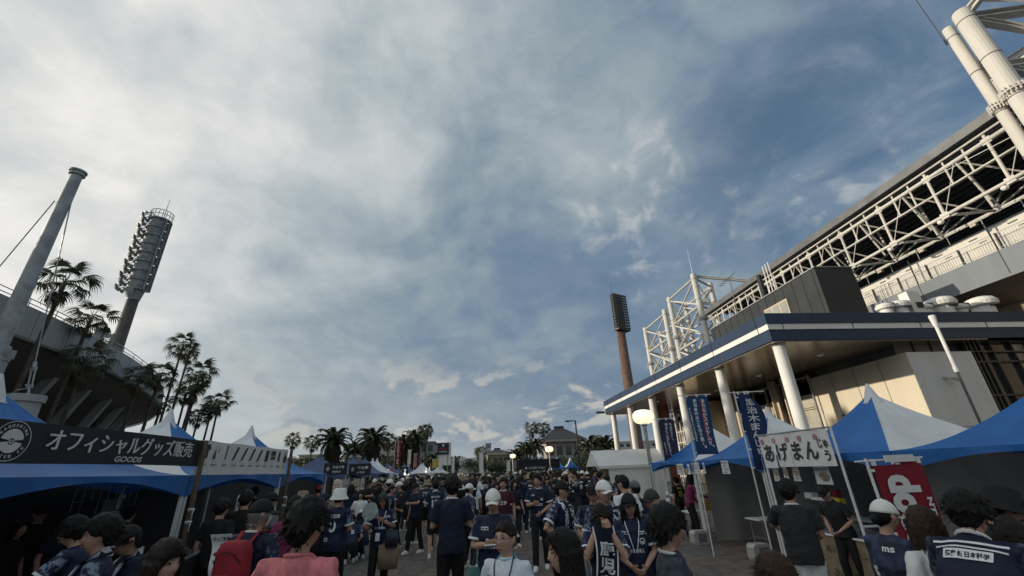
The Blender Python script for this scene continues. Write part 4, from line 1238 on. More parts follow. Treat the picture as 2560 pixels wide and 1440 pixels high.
for i, (px, py, y, w, h, m, lb, words, tm) in enumerate([
        (990, 1104, 63, .75, 3.0, M_fred, "tall maroon banner with white letters in front of the palms", "KAGOSHIMA", M_white), (1083, 1148, 60, .5, 1.1, mat("flag_yellow", (0.55, 0.40, 0.02), 0.6), "yellow banner near the billboard", None, None),
        (1022, 1125, 66, .35, 1.9, M_white, "slim white banner left of the billboard", None, None), (1037, 1135, 66, .35, 1.8, mat("flag_pink", (0.42, 0.16, 0.15), 0.6), "pink banner left of the billboard", None, None),
        (1099, 1153, 70, .4, 1.3, M_white, "small white banner under the billboard", None, None), (1131, 1145, 64, .3, 1.9, M_white, "white pole banner right of the billboard", None, None),
        (1199, 1132, 62, .5, 2.6, M_white, "rounded white banner right of the blank screen", None, None), (1268, 1152, 60, .35, 1.5, M_white, "white banner beside the far globe lamp", None, None),
        (976, 1168, 45, .3, .9, mat("flag_pink", (0.42, 0.16, 0.15), 0.6), "small pinkish banner at the navy tents", None, None)]):
    p = at_y(px, py, y); banner_pole("nobori_banner", lb, "banner", p.x, y, w, p.z-h, p.z, m, "banners far down the plaza", [(words, w*.2, w*.6, h*.97, h*.94)] if words else None, tm, bold=.04)

# lit globe lamps
M_globe = mat("lit_globe", (0.85, 0.80, 0.70), 0.35, 0, 0, 1, emit=((1.0, 0.80, 0.50), 1.25))
for i, (px, py, z, s_, lb) in enumerate([(1608, 1042, 4.0, 1.0, "nearest lit globe lamp on a grey post beside the white gabled tent"), (1373, 1123, 3.95, 0.93, "lit globe lamp in front of the hipped roof house"), (1282, 1140, 3.9, 0.9, "farthest lit globe lamp over the crowd's centre")]):
    p = at_z(px, py, z); t = thing("globe_lamp", lb, "street lamp", (p.x, p.y, 0), "lit globe lamps"); b = MB(); rr = .47*s_
    for k in range(1):
        b.lathe(p, [(0.0, .30*s_), (rr*.35, .295*s_), (rr*.7, .25*s_), (rr*.93, .15*s_), (rr, 0.02), (rr*.95, -.14*s_), (rr*.75, -.25*s_), (rr*.4, -.3*s_), (0, -.305*s_)], 24)
    b.build("globe", M_globe, t, smooth=True)
    b = MB(); b.lathe(p, [(rr*.3, -.29*s_), (rr*.32, -.36*s_), (.07, -.40*s_)], 14); b.lathe((p.x, p.y, 0), [(.085, 0), (.075, p.z-.38*s_)], 12); b.build("post", M_steel, t)
    if i == 0:
        b = MB(); b.box(p+Vector((0.02, -rr*.86, .03)), (.012, .01, .22)); b.box(p+Vector((0.0, -rr*.86, .02)), (.09, .01, .012)); b.build("crack_mark", M_dark, t)
p = at_y(1432, 1052, 34); t = thing("street_lamp", "dark street lamp with a single bent arm, in front of the hipped roof house", "street lamp", (p.x+.2, 34, 0))
b = MB(); b.tube((p.x+.2, 34, 0), (p.x+.2, 34, p.z), .08, .06, 8); b.bar((p.x+.2, 34, p.z), (p.x-.25, 34, p.z), .07); b.build("post", M_dark, t)
b = MB(); b.ball((p.x-.42, 34, p.z-.02), (.24, .12, .07), 10, 6); b.build("head", M_dark, t)

# ================================================================== tents
M_tblue = mat("tent_blue", (0.022, 0.150, 0.46), 0.5, 0, 0.14, 1.2, bump=0.035, bscale=3.2, trans=0.14); M_twhite = mat("tent_white", (0.74, 0.76, 0.78), 0.55, 0, 0.10, 1.2, bump=0.035, bscale=3.2, trans=0.14)
M_tnavy = mat("tent_navy", (0.060, 0.10, 0.20), 0.6, 0, 0.15, 1.5, bump=0.012, bscale=4, trans=0.08); M_tgrey = mat("tent_side_grey", (0.30, 0.30, 0.28), 0.7, 0, 0.1, 1.0, bump=0.01, bscale=4, trans=0.12)


def tent(name, label, cx, cy, sx, sy, ze, zp, cols, group, hood=True, arch=(0.31, 0.07), power=1.75, legs=True):
    """peaked tent: four sagging panels, arched valances, a cap and four legs"""
    t = thing(name, label, "tent", (cx, cy, 0), group); P_ = Vector((cx, cy, zp)); hx, hy = sx/2, sy/2
    sides = {'-x': ((-hx, hy), (-hx, -hy)), '-y': ((-hx, -hy), (hx, -hy)), '+x': ((hx, -hy), (hx, hy)), '+y': ((hx, hy), (-hx, hy))}
    wr = random.Random(int(cx*100+cy*7))
    ph = wr.uniform(0, 6)
    for s_, (a, c) in sides.items():
        A = Vector((cx+a[0], cy+a[1], ze)); B_ = Vector((cx+c[0], cy+c[1], ze))
        nrm = Vector((0, 0, 1)).cross(B_-A).normalized()

        def fn(u, v):
            e_ = A.lerp(B_, u); p = P_.lerp(e_, v); q = 1-v
            sag = -0.05*math.sin(math.pi*u)*math.sin(math.pi*v)
            fold = (0.016*math.sin(u*23+ph+v*3)+0.02*mnoise.noise(Vector((u*5+cx, v*4, cy)))+.012*abs(math.sin(u*math.pi*2+ph))**6)*v*(1-v)*3
            return Vector((p.x, p.y, ze+(zp-ze)*q**power+sag+fold))
        b = MB(); b.grid(fn, 14, 12); b.build("canopy_panel", cols[s_], t, smooth=True)
        m2 = cols[s_] if (s_+'v') not in cols else cols[s_+'v']

        def fv(u, v):
            e_ = A.lerp(B_, u)-nrm*0.004*0; dp = arch[1]+(arch[0]-arch[1])*abs(2*u-1)**1.9
            return e_+Vector((0, 0, -dp*v))-nrm*(0.012*math.sin(u*19+ph)*v)
        b = MB(); b.grid(fv, 24, 2); b.build("valance", m2, t, smooth=True)
    if hood:
        b = MB(); b.lathe(P_, [(0.165, -0.20), (0.135, -0.14), (0.02, 0.17), (0, 0.175)], 16); b.lathe(P_, [(0.172, -0.225), (0.176, -0.19), (0.15, -0.18)], 16); b.build("peak_cap", M_twhite if hood is True else hood, t)
    if legs:
        for (lx, ly) in ((-hx, -hy), (hx, -hy), (hx, hy), (-hx, hy)):
            b = MB(); b.bar((cx+lx*.985, cy+ly*.985, 0), (cx+lx*.985, cy+ly*.985, ze-.01), 0.045); b.build("leg", M_white, t)
    return t


CB = {'+x': M_tblue, '-x': M_tblue, '-y': M_twhite, '+y': M_twhite, '-yv': M_tblue, '+yv': M_tblue}
gl, gr = "blue and white tents of the goods stall, left", "blue and white tents of the food stalls, right"
for i, (cy, lb) in enumerate([(5.98, "nearest blue tent on the left, under the dark goods sign"), (9.34, "second blue tent on the left, under the white product sheet"), (12.70, "third blue tent on the left, past the product sheet"), (2.60, "blue tent at the left frame edge")]):
    tent("peaked_tent", lb, -6.17, cy, 3.32, 3.32, 2.11, 3.22, CB, gl)
for i, (cy, lb) in enumerate([(4.72, "big near blue tent at the right edge above the shoppers"), (7.92, "blue and white tent behind the red flag"), (11.12, "blue and white tent right of the brushed navy banner"), (14.32, "blue and white tent between the blue and navy banners")]):
    tent("peaked_tent", lb, 7.78, cy, 3.16, 3.16, 2.07, 3.17, CB, gr)
CN = {k: M_tnavy for k in ('+x', '-x', '-y', '+y')}
gn = "navy tents further down the left side"
for i, (px, py, lb) in enumerate([(800, 1140, "nearest navy tent with a plain peak, left row"), (885, 1143, "second navy tent in the left row"), (913, 1147, "third navy tent in the left row, behind the sign boards"), (968, 1157, "navy tent left of the maroon banner"), (1011, 1160, "navy tent right of the maroon banner"), (1052, 1166, "farthest navy tent in the left row")]):
    p = at_z(px, py, 3.3); tent("peaked_tent", lb, p.x, p.y, 4.4, 4.4, 2.15, 3.3, CN, gn, hood=M_tnavy)
CW = {k: M_twhite for k in ('+x', '-x', '-y', '+y')}
for i, (px, py, lb) in enumerate([(932, 1150, "white peaked tent between the navy tents, left of two"), (943, 1150, "white peaked tent between the navy tents, right of two"), (1053, 1160, "far white peaked tent under the feather palms, left"), (1058, 1160, "far white peaked tent under the feather palms, right"), (1098, 1163, "far white peaked tent under the billboard")]):
    p = at_z(px, py, 3.2); tent("peaked_tent", lb, p.x, p.y, 3.2, 3.2, 2.1, 3.2, CW, "white peaked tents down the plaza", legs=True)
CF = {'+x': M_tblue, '-x': M_twhite, '-y': M_tblue, '+y': M_twhite}
for i, (px, lb) in enumerate([(1392, "far blue tent with white edges, left of the pair"), (1425, "far blue tent with white edges, right of the pair")]):
    p = at_z(px, 1147, 3.1); tent("peaked_tent", lb, p.x, p.y+2*0, 1.75*1.0, 2.2, 2.1, 3.1, CF, "pair of far blue tents")
# black eco station tent
p = at_y(1345, 1160, 48); ec = thing("black_tent", "low black tent lettered in white katakana, left of the far blue tents", "tent", (p.x, 50, 0))
b = MB(); b.box((p.x+.1, 50, 2.55), (4.6, 3.6, .9)); b.build("roof", mat("tent_black", (0.012, 0.013, 0.02), 0.7, 0, 0.1, 2), ec)
b = MB(); b.box((p.x-.25, 48.05, 2.15), (2.5, .06, .55)); b.build("sign_board", mat("sign_navy", (0.012, 0.016, 0.04)), ec)
fn = plane_fn((p.x-1.5, 48.02, 1.88), (1, 0, 0), (0, 0, 1), .03); b = MB(); put_text(b, "エコステーション", fn, .5, .17, w=1.75, h=.24, bold=.03); b.ball(fn(.22, .28), (.1, .01, .1), 8, 5); b.build("lettering", M_white, ec)
b = MB(); b.lathe((p.x-.3, 49.2, 2.4), [(1.0, 0), (.5, .35), (.15, .8), (0, .85)], 4, R(45), R(405)); b.build("peak", M_tnavy, ec)
for x_ in (-2.1, 2.2):
    b = MB(); b.bar((p.x+x_, 48.3, 0), (p.x+x_, 48.3, 2.2), .08); b.build("leg", M_dark, ec)

# white gabled tent
gt = thing("gabled_tent", "white gabled tent with drawn side curtains, right of centre", "tent", (9.6, 29, 0))
x0, x1, y0, y1, ze, zr = 7.45, 11.9, 27.6, 30.6, 2.05, 3.0
M_gt = mat("gabled_white", (0.76, 0.77, 0.77), 0.6, 0, 0.05, 1.0, bump=0.02, bscale=2.5, trans=0.15)
b = MB(); b.grid(lambda u, v: Vector((x0+(x1-x0)*u, y0-.1+(y1/2-y0/2+.1)*v, ze+(zr-ze)*v-.03*math.sin(math.pi*v)-.012*math.sin(u*17))), 14, 5); b.build("roof_panel", M_gt, gt, smooth=True)
b = MB(); b.grid(lambda u, v: Vector((x0+(x1-x0)*u, y1+.1-(y1/2-y0/2+.1)*v, ze+(zr-ze)*v-.03*math.sin(math.pi*v))), 14, 5); b.build("roof_panel", M_gt, gt, smooth=True)
b = MB(); b.grid(lambda u, v: Vector((x0+(x1-x0)*u, y0-.11, ze-.16*v)), 10, 1); b.build("valance", M_gt, gt)
b = MB(); b.grid(lambda u, v: Vector((x0+.65+(x1-x0-.65)*u, y0+.02+.05*math.sin(u*31)*v, ze-(ze-.05)*v)), 60, 6); b.build("side_curtain", M_gt, gt, smooth=True)
b = MB(); b.grid(lambda u, v: Vector((x1+.03*math.sin(u*23)*v, y0+(y1-y0)*u, ze-(ze-.05)*v)), 40, 6); b.add([(x1, y0-.1, ze), (x1, (y0+y1)/2, zr), (x1, y1+.1, ze)], [(0, 1, 2)]); b.build("gable_curtain", M_gt, gt, smooth=True)
b = MB(); b.add([(x0, y0-.1, ze), (x0, (y0+y1)/2, zr), (x0, y1+.1, ze)], [(0, 1, 2)]); b.grid(lambda u, v: Vector((x0+.12*math.sin(u*9)*v+.2*math.sin(3.1*v), y0+.1+.5*u*(1-.7*math.sin(3.14*v*.8)), ze-(ze-.2)*v)), 16, 8); b.build("tied_curtain", M_gt, gt, smooth=True)
for (x_, y_) in ((x0, y0), (x1, y0), (x1, y1), (x0, y1), (x0+.62, y0)):
    b = MB(); b.tube((x_, y_, 0), (x_, y_, ze), .025, n=7); b.build("leg", M_steel, gt)

# ================================================================== signs on the left stall
X = -4.47
sg = thing("goods_sign", "long dark sign lettered in white katakana with a round emblem, top left stall", "sign", (X, 6.0, 2.43))
y0, y1, za, zb = 2.9, 7.72, 2.235, 2.625
b = MB(); b.grid(lambda u, v: Vector((X+.004*math.sin(u*40), y0+(y1-y0)*u, za+(zb-za)*v-.008*math.sin(math.pi*u*2))), 30, 3); b.build("board", mat("sign_ink", (0.014, 0.020, 0.030), 0.6, 0, 0.12, 3), sg)
fn = plane_fn((X, 7.72, za), (0, -1, 0), (0, 0, 1), .012)          # x runs towards the camera, so flip
fl = lambda x_, y_: Vector((X+.014, 4.5+x_, za+y_))
M_print = mat("print_grey", (0.66, 0.68, 0.70), 0.6, 0, 0.05, 4)
b = MB(); put_text(b, "オフィシャルグッズ販売", fl, .52, .122, w=2.44, h=.225, bold=.0, shear=.0); put_text(b, "オフィシャルグッズ販売", lambda u, v: fl(u+.011, v+.003)+Vector((.002, 0, 0)), .52, .122, w=2.44, h=.225); put_text(b, "GOODS", fl, 1.48, .035, w=.46, h=.068, bold=.02, shear=.18); b.build("lettering", M_print, sg)
cx_, cz_, rr = 4.66-4.5, .195, .158
b = MB()
def ring(b, r0, r1, a0=0, a1=360, n=40):
    b.add([fl(cx_+1.16*r*math.cos(R(a0+(a1-a0)*k/n)), cz_+1.16*r*math.sin(R(a0+(a1-a0)*k/n))) for k in range(n+1) for r in (r0, r1)], [(2*k, 2*k+1, 2*k+3, 2*k+2) for k in range(n)])
ring(b, .152, .158); ring(b, 0, .095, 10, 170, 20); ring(b, .03, .095, 190, 350, 20); ring(b, 0.012, .022, 0, 360, 16)
for s_, a0, a1 in (("KAGOSHIMA", 150, 30), ("UNITED FC", 205, 335)):
    for k, c in enumerate(s_):
        if c == ' ': continue
        a = R(a0+(a1-a0)*k/(len(s_)-1)); v, f, sz = text_geo(c, .03); sc_ = .038; up = s_[0] == 'K'
        ux = (math.sin(a), -math.cos(a)) if up else (-math.sin(a), math.cos(a)); uy = (math.cos(a), math.sin(a)) if up else (-math.cos(a), -math.sin(a)); ro = .142
        b.add([fl(cx_+ro*math.cos(a)+((q[0]-sz[0]/2)*ux[0]+(q[1]-sz[1]/2)*uy[0])*sc_, cz_+ro*math.sin(a)+((q[0]-sz[0]/2)*ux[1]+(q[1]-sz[1]/2)*uy[1])*sc_) for q in v], f)
b.build("emblem", M_print, sg)
ps = thing("product_sheet", "white sheet printed with a row of goods and prices, over the second left tent", "sign", (X, 9.4, 2.38))
y0, y1, za, zb = 7.66, 11.15, 2.115, 2.635
b = MB(); b.grid(lambda u, v: Vector((X+.006*math.sin(u*31), y0+(y1-y0)*u, za+(zb-za)*v+.006*math.sin(u*21))), 30, 3); b.build("sheet", mat("paper_white", (0.66, 0.67, 0.68), 0.7, 0, 0.04, 3), ps)
fs = lambda x_, y_: Vector((X+.014, y0+x_, za+y_)); b = MB(); bd = MB()
def poly(pts, bb=None): (bb or b).add([fs(*p) for p in pts], [tuple(range(len(pts)))])
for k in range(11):
    x_ = .05+k*.315; w = .28
    if k: poly([(x_-.02, .2), (x_-.015, .2), (x_-.015, .5), (x_-.02, .5)], bd)
    if k == 0: poly([(x_+.02, .40), (x_+.07, .47), (x_+.11, .47), (x_+.14, .45), (x_+.17, .47), (x_+.21, .47), (x_+.26, .40), (x_+.22, .37), (x_+.2, .40), (x_+.2, .25), (x_+.08, .25), (x_+.08, .40), (x_+.06, .37)])
    elif k == 1: poly([(x_+.05, .24), (x_+.12, .24), (x_+.10, .45)]); poly([(x_+.16, .33), (x_+.24, .47), (x_+.2, .35)])
    elif k == 2: poly([(x_+.10, .25), (x_+.13, .24), (x_+.17, .48), (x_+.14, .48)])
    elif k in (3, 4, 5, 6): poly([(x_+.04, .24), (x_+.10, .24), (x_+.24, .46), (x_+.18, .47)])
    elif k == 7: poly([(x_+.06, .24), (x_+.2, .24), (x_+.24, .46), (x_+.1, .46)])
    elif k == 8: poly([(x_+.04, .37), (x_+.24, .37), (x_+.24, .46), (x_+.04, .46)]); poly([(x_+.04, .29), (x_+.24, .29), (x_+.24, .35), (x_+.04, .35)])
    elif k == 9: poly([(x_+.06, .25), (x_+.09, .25), (x_+.18, .40), (x_+.15, .47), (x_+.11, .47), (x_+.09, .42)]); poly([(x_+.16, .25), (x_+.2, .25), (x_+.12, .38)])
    else: poly([(x_+.07, .24), (x_+.2, .24), (x_+.2, .36), (x_+.15, .40), (x_+.15, .47), (x_+.12, .47), (x_+.12, .40), (x_+.07, .36)])
    put_text(b, ("1,200円", "800円", "2,500円", "500円")[k % 4], fs, x_+.04, .135, w=.17, h=.032, bold=.02); put_text(b, "グッズ", fs, x_+.06, .185, w=.13, h=.022)
b.build("product_print", mat("print_ink", (0.03, 0.032, 0.036), 0.6), ps); bd.build("divider", M_print, ps)
# bamboo poles lashed to the tent corners
M_bam = mat("bamboo_brown", (0.12, 0.085, 0.055), 0.6, 0, 0.35, 6)
for i, (y, lb) in enumerate([(7.69, "brown pole lashed with white cord at the end of the dark goods sign"), (11.18, "brown pole at the far end of the white product sheet")]):
    t = thing("sign_pole", lb, "pole", (X+.1, y, 0), "poles holding the stall signs"); b = MB(); b.tube((X+.09, y, 0), (X+.06, y, 2.62), .036, n=10); b.build("pole", M_bam, t)
    for zz in (1.62, 1.45):
        b = MB(); b.lathe((X+.08, y, zz), [(.04, -.02), (.05, 0), (.04, .02)], 10); b.path([(X+.12, y, zz), (X+.14, y-.06, zz-.05), (X+.13, y-.03, zz-.13)], .006, 4); b.path([(X+.12, y, zz), (X+.12, y-.14, zz+.01)], .006, 4); b.build("cord", M_white, t)
# ================================================================== people
tmp_scene = bpy.data.scenes.new("workbench")


def remesh(mb, voxel, it=2, fac=0.45, wrinkle=0.0, seed=0):
    """melt overlapping solids into one continuous skin"""
    me = bpy.data.meshes.new("skin"); me.from_pydata(mb.v, [], mb.f); me.update()
    bm = bmesh.new(); bm.from_mesh(me); bmesh.ops.recalc_face_normals(bm, faces=bm.faces); bm.to_mesh(me); bm.free()
    o = bpy.data.objects.new("skin", me); tmp_scene.collection.objects.link(o)
    m = o.modifiers.new("r", 'REMESH'); m.mode = 'VOXEL'; m.voxel_size = voxel; m.adaptivity = 0.0
    s = o.modifiers.new("s", 'SMOOTH'); s.factor = fac; s.iterations = it
    vl = tmp_scene.view_layers[0]; vl.update()
    out = bpy.data.meshes.new_from_object(o.evaluated_get(vl.depsgraph))
    bpy.data.objects.remove(o); bpy.data.meshes.remove(me)
    if wrinkle:
        n = len(out.vertices); co = np.empty(n*3); out.vertices.foreach_get('co', co); co = co.reshape(-1, 3)
        nn = np.empty(n*3); out.vertices.foreach_get('normal', nn); nn = nn.reshape(-1, 3)
        w = np.array([mnoise.noise(Vector((c[0]*9+seed, c[1]*9, c[2]*13+c[0]*5)))+0.5*mnoise.noise(Vector((c[0]*22, c[1]*22+seed, c[2]*30))) for c in co])
        co += nn*(w*wrinkle)[:, None]; out.vertices.foreach_set('co', co.ravel())
    out.polygons.foreach_set('use_smooth', [True]*len(out.polygons)); out.update()
    return out


def loft(b, rings, n=16, sq=2.4):
    """stack of horizontal rounded rings (x, y, z, half width, half depth)"""
    vs = []; fs = []
    for (x, y, z, hw, hd) in rings:
        for k in range(n):
            a = 2*math.pi*k/n; c, s = math.cos(a), math.sin(a)
            vs.append((x+hw*math.copysign(abs(c)**(2/sq), c), y+hd*math.copysign(abs(s)**(2/sq), s), z))
    for i in range(len(rings)-1):
        for k in range(n): fs.append((i*n+k, i*n+(k+1) % n, (i+1)*n+(k+1) % n, (i+1)*n+k))
    fs.append(tuple(range(n-1, -1, -1))); m = (len(rings)-1)*n; fs.append(tuple(m+k for k in range(n)))
    return b.add(vs, fs)


HCZ = 1.575     # head centre of a 1.70 m figure


def head_point(sx, sy, sz, off=0.0, face=True, fem=False):
    a, bb, c = 0.077+off, 0.097+off, 0.119+off
    x, y, z = a*sx, bb*sy, c*sz
    if sz < 0:
        x *= 1-(0.30+0.04*fem)*(-sz)**1.6
        if sy > 0: y *= 1-0.42*(-sz)
        else: y *= 1-0.10*(-sz)**2
    if face and sy < 0.1:
        G = lambda px, wx, pz, wz: math.exp(-((abs(x)-px)/wx)**2-((z-pz)/wz)**2)
        k = 1 if sy < -0.2 else max(0, (0.1-sy)/0.3)
        y -= k*(0.021*G(0, .011, -.020, .018)+0.010*G(0, .009, .010, .024)-0.010*G(.033, .017, .014, .013)+0.004*G(.03, .024, .036, .010)
                + 0.007*G(0, .021, -.060, .009)+0.004*G(0, .018, -.074, .006)+0.009*G(0, .022, -.100, .017)+0.004*G(.042, .02, -.022, .022)-0.003*G(0, .03, -.045, .007))
    return Vector((x, y, z))


def add_head(b, fem=False):
    nu, nv = 52, 36; c = Vector((0, -0.012, HCZ)); vs = []; fs = []
    for j in range(nv+1):
        th = math.pi*j/nv
        for i in range(nu):
            an = 2*math.pi*i/nu; vs.append(c+head_point(math.sin(th)*math.cos(an), math.sin(th)*math.sin(an), math.cos(th), fem=fem))
    for j in range(nv):
        for i in range(nu): fs.append((j*nu+i, (j+1)*nu+i, (j+1)*nu+(i+1) % nu, j*nu+(i+1) % nu))
    b.add(vs, fs)
    for s in (-1, 1):
        b.ball(c+Vector((s*.079, .012, -.005)), (.013, .022, .034), 10, 8); b.ball(c+Vector((s*.086, .020, .008)), (.009, .014, .022), 8, 6)


def add_hand(b, wrist, d, nrm, thumb, curl=0.5, spread=1.0):
    """palm, four fingers of different lengths and a thumb from the side of the palm"""
    d = Vector(d).normalized(); nrm = (Vector(nrm)-d*Vector(nrm).dot(d)).normalized(); lat = d.cross(nrm).normalized()
    if lat.dot(Vector(thumb)) < 0: lat = -lat                # lat points to the thumb side
    kn = wrist+d*0.088
    b.path([wrist-d*.015, wrist+d*.03, wrist+d*.065, kn], [.026, .036, .041, .038], 10, flat=.42, up=nrm)
    for off, ln in ((.031, .068), (.0105, .078), (-.0105, .072), (-.031, .056)):
        p = kn+lat*off-d*.01; dd = (d+lat*off*1.6*spread).normalized(); pts = [p]; a = 0
        for q in (.42, .32, .26):
            a += curl*0.75; v = dd*math.cos(a)+nrm*math.sin(a); pts.append(pts[-1]+v*ln*q)
        b.path(pts, [.0098, .0092, .0085, .0068], 7)
    p = wrist+d*.028+lat*.026; v = (d*.62+lat*.72+nrm*.35*curl).normalized(); v2 = (d*.85+lat*.25+nrm*.6*curl).normalized()
    b.path([p, p+v*.036, p+v*.036+v2*.034], [.014, .0115, .0085], 7)


ARM = {   # elbow and wrist of the left side (+x) of a 1.70 m figure facing -y
    'down': ((.235, .035, 1.12), (.245, -.03, .88)), 'relax': ((.245, .03, 1.12), (.225, -.12, .90)), 'phone': ((.225, -.03, 1.13), (.055, -.27, 1.17)),
    'low': ((.24, .02, 1.12), (.07, -.24, 1.00)), 'hip': ((.37, .06, 1.14), (.20, -.06, 1.00)), 'face': ((.20, -.24, 1.22), (.075, -.19, 1.47)),
    'fan': ((.26, -.08, 1.12), (.25, -.30, 1.18)), 'chest': ((.24, -.02, 1.13), (.06, -.22, 1.24)), 'point': ((.26, -.16, 1.22), (.20, -.42, 1.25)),
    'hold': ((.23, -.02, 1.12), (.16, -.25, 1.05)), 'reach': ((.24, -.22, 1.20), (.20, -.45, 1.15)), 'up': ((.30, -.12, 1.30), (.17, -.22, 1.50)), 'back': ((.24, .10, 1.12), (.08, .15, .98)),
}


def ik(hip, foot, l1, l2):
    hip, foot = Vector(hip), Vector(foot); d = foot-hip; L = min(d.length, (l1+l2)*.999); a = (l1*l1-l2*l2+L*L)/(2*L); h = math.sqrt(max(0, l1*l1-a*a)); u = d.normalized()
    fw = Vector((0, -1, 0)); fw = (fw-u*fw.dot(u)).normalized()
    return hip+u*a+fw*h


def make_person(sp):
    """sp: what the figure looks like and how it stands; returns the root Empty at the feet, facing -y"""
    g = sp.get; fem = g('fem', False); vox = g('vox', 0.011); sw = 0.90 if fem else 1.0; bulk = g('bulk', 1.0)
    dz = g('hipz', 0.90)-0.90; lean = R(g('lean', 0)); hy, hp, hr = R(g('hyaw', 0)), R(g('hpitch', 0)), R(g('hroll', 0))
    nk = Vector((0, 0.0, 1.455)); HM = Matrix.Rotation(hy, 3, 'Z')@Matrix.Rotation(hr, 3, 'Y')@Matrix.Rotation(hp, 3, 'X')
    pv = Vector((0, 0, .93))

    def post(p):                        # lean of the trunk, then the drop of a crouch
        p = Vector(p)
        if lean:
            k = min(1, max(0, (p.z-.84)/.22)); p = pv+Matrix.Rotation(lean*k, 3, 'X')@(p-pv)
        p.z += dz
        return p

    def fin(b, headpart=False):
        b.v = [tuple(post(nk+HM@(Vector(p)-nk)) if headpart else post(p)) for p in b.v]
        return b
    arms = []
    for s, nm in ((-1, g('ra', 'down')), (1, g('la', 'down'))):
        e_, w_ = ARM[nm] if isinstance(nm, str) else nm
        arms.append((s, Vector((s*.178*sw, .01, 1.375)), Vector((s*e_[0]*(sw*.5+.5), e_[1], e_[2])), Vector((s*w_[0], w_[1], w_[2])), nm))
    fx, st = g('foot', .10), g('stride', 0.06)
    legs = []
    for s in (-1, 1):
        hip = Vector((s*.088, .0, .90+dz)); ft = Vector((s*fx, s*st+g('footy', 0), .075)); legs.append((s, hip, ik(hip, ft, .425, .41), ft))
    root = bpy.data.objects.new("person", None); col.objects.link(root); root.empty_display_size = .2
    parts = []

    def part(name, me, m):
        o = bpy.data.objects.new(name, me); me.materials.clear(); me.materials.append(m); col.objects.link(o); o.parent = root; parts.append(o); return o
    # ---- skin
    b = MB(); hb = MB(); add_head(hb, fem); fin(hb, True)
    loft(b, [(0, .01, .84, .145, .10), (0, .01, .93, .155*sw+.01, .108), (0, .005, 1.06, .130*sw, .092), (0, 0, 1.22, .152*sw, .105), (0, .005, 1.33, .160*sw, .098), (0, .01, 1.39, .125*sw, .075), (0, .012, 1.43, .065, .058)])
    b.path([(0, .015, 1.38), (0, .012, 1.45)], [.058 if not fem else .05]*2, 12); fin(b)
    nb = MB(); nb.path([post((0, .013, 1.42)), post(nk+HM@(Vector((0, .008, 1.53))-nk))], [.056 if not fem else .049, .052 if not fem else .046], 12)
    for (s, sh, el, wr, nm) in arms:
        ab = MB(); m1 = sh.lerp(el, .5); m2 = el.lerp(wr, .35)
        ab.path([sh, m1, el, m2, wr], [.052*sw, .044*sw, .038*sw, .040*sw, .026*sw], 10)
        d = (wr-el).normalized(); inward = Vector((-s, 0, 0)); nrm = inward if abs(d.x) < .6 else Vector((0, 0, -1))
        th = Vector((0, -1, .2)) if d.z < -.5 else Vector((-s*.3, 0, 1))
        if nm in ('face', 'up'): nrm = Vector((-s*.3, .8, 0)); th = Vector((-s, 0, 0))
        if nm in ('phone', 'chest'): nrm = Vector((0, 1, .3)); th = Vector((0, 0, 1))
        add_hand(ab, wr, d if nm not in ('hip',) else (d+Vector((-s*.3, 0, -.5))), nrm, th, curl=g('curl', .5))
        fin(ab); b.add(ab.v, ab.f)
    for (s, hip, kn, ft) in legs:
        b.path([hip, hip.lerp(kn, .5), kn, kn.lerp(ft, .3), ft], [.085, .070, .052, .054, .036], 10)
        b.path([ft+Vector((0, .04, -.03)), ft+Vector((0, -.05, -.035)), ft+Vector((0, -.13, -.045))], [.035, .038, .028], 8)
    for x in (hb, nb): b.add(x.v, x.f)
    part('body', remesh(b, vox, 2, .35), g('skin', M_skin[0]))
    # ---- shirt
    T = .016*bulk; b = MB(); hem = g('hem', .83); shp = g('shirt_w', 1.0)
    loft(b, [(0, .005, hem, .168*bulk*shp, .125*bulk), (0, .01, .95, .165*bulk*shp, .124*bulk), (0, .005, 1.08, .152*sw*bulk+.004, .116*bulk), (0, 0, 1.22, .168*sw*bulk, .122*bulk), (0, .005, 1.33, .175*sw, .112), (0, .01, 1.395, .14*sw, .088), (0, .013, 1.432, .082, .070), (0, .013, 1.447, .066, .062)], 18)
    sl = g('sleeve', 'short')
    for (s, sh, el, wr, nm) in arms:
        en = sh.lerp(el, .74); r0 = .062*sw+.004
        if sl == 'short': b.path([Vector((s*.10*sw, .01, 1.365)), sh, sh.lerp(el, .35), en], [.066*sw, r0, .068*sw, .072*sw], 12)
        elif sl == 'long': b.path([Vector((s*.10*sw, .01, 1.365)), sh, el, el.lerp(wr, .5), wr-(wr-el)*.06], [.066*sw, r0, .056*sw, .05*sw, .04*sw], 12)
        else: b.path([Vector((s*.10*sw, .01, 1.365)), sh, sh.lerp(el, .15)], [.066*sw, r0*.9, .05*sw], 12)
    fin(b); me = remesh(b, max(vox*1.2, .013), 2, .45, wrinkle=.0095 if vox < .02 else .005, seed=g('seed', 0)); shirt = part('shirt', me, g('shirt', M_jersey))
    if sl == 'short' and g('trim') is not None:
        for (s, sh, el, wr, nm) in arms:
            e1 = post(sh.lerp(el, .755)); e0 = post(sh.lerp(el, .66)); bb = MB(); bb.path([e0, e1], [.0765*sw, .078*sw], 12, caps=False); o = bb.build('sleeve_trim', g('trim'), root, local=True); parts.append(o)
    if g('collar') is not None:
        bb = MB(); pts = []
        for k in range(15):
            a = 2*math.pi*k/14; pts.append(post((.070*math.cos(a), .014+.066*math.sin(a), 1.440+.012*math.sin(a))))
        bb.path(pts, .012, 6, caps=False); parts.append(bb.build('collar', g('collar'), root, local=True))
    # ---- trousers, skirt or shorts
    b = MB(); bot = g('bottom', 'trousers'); tight = g('tight', 1.0)
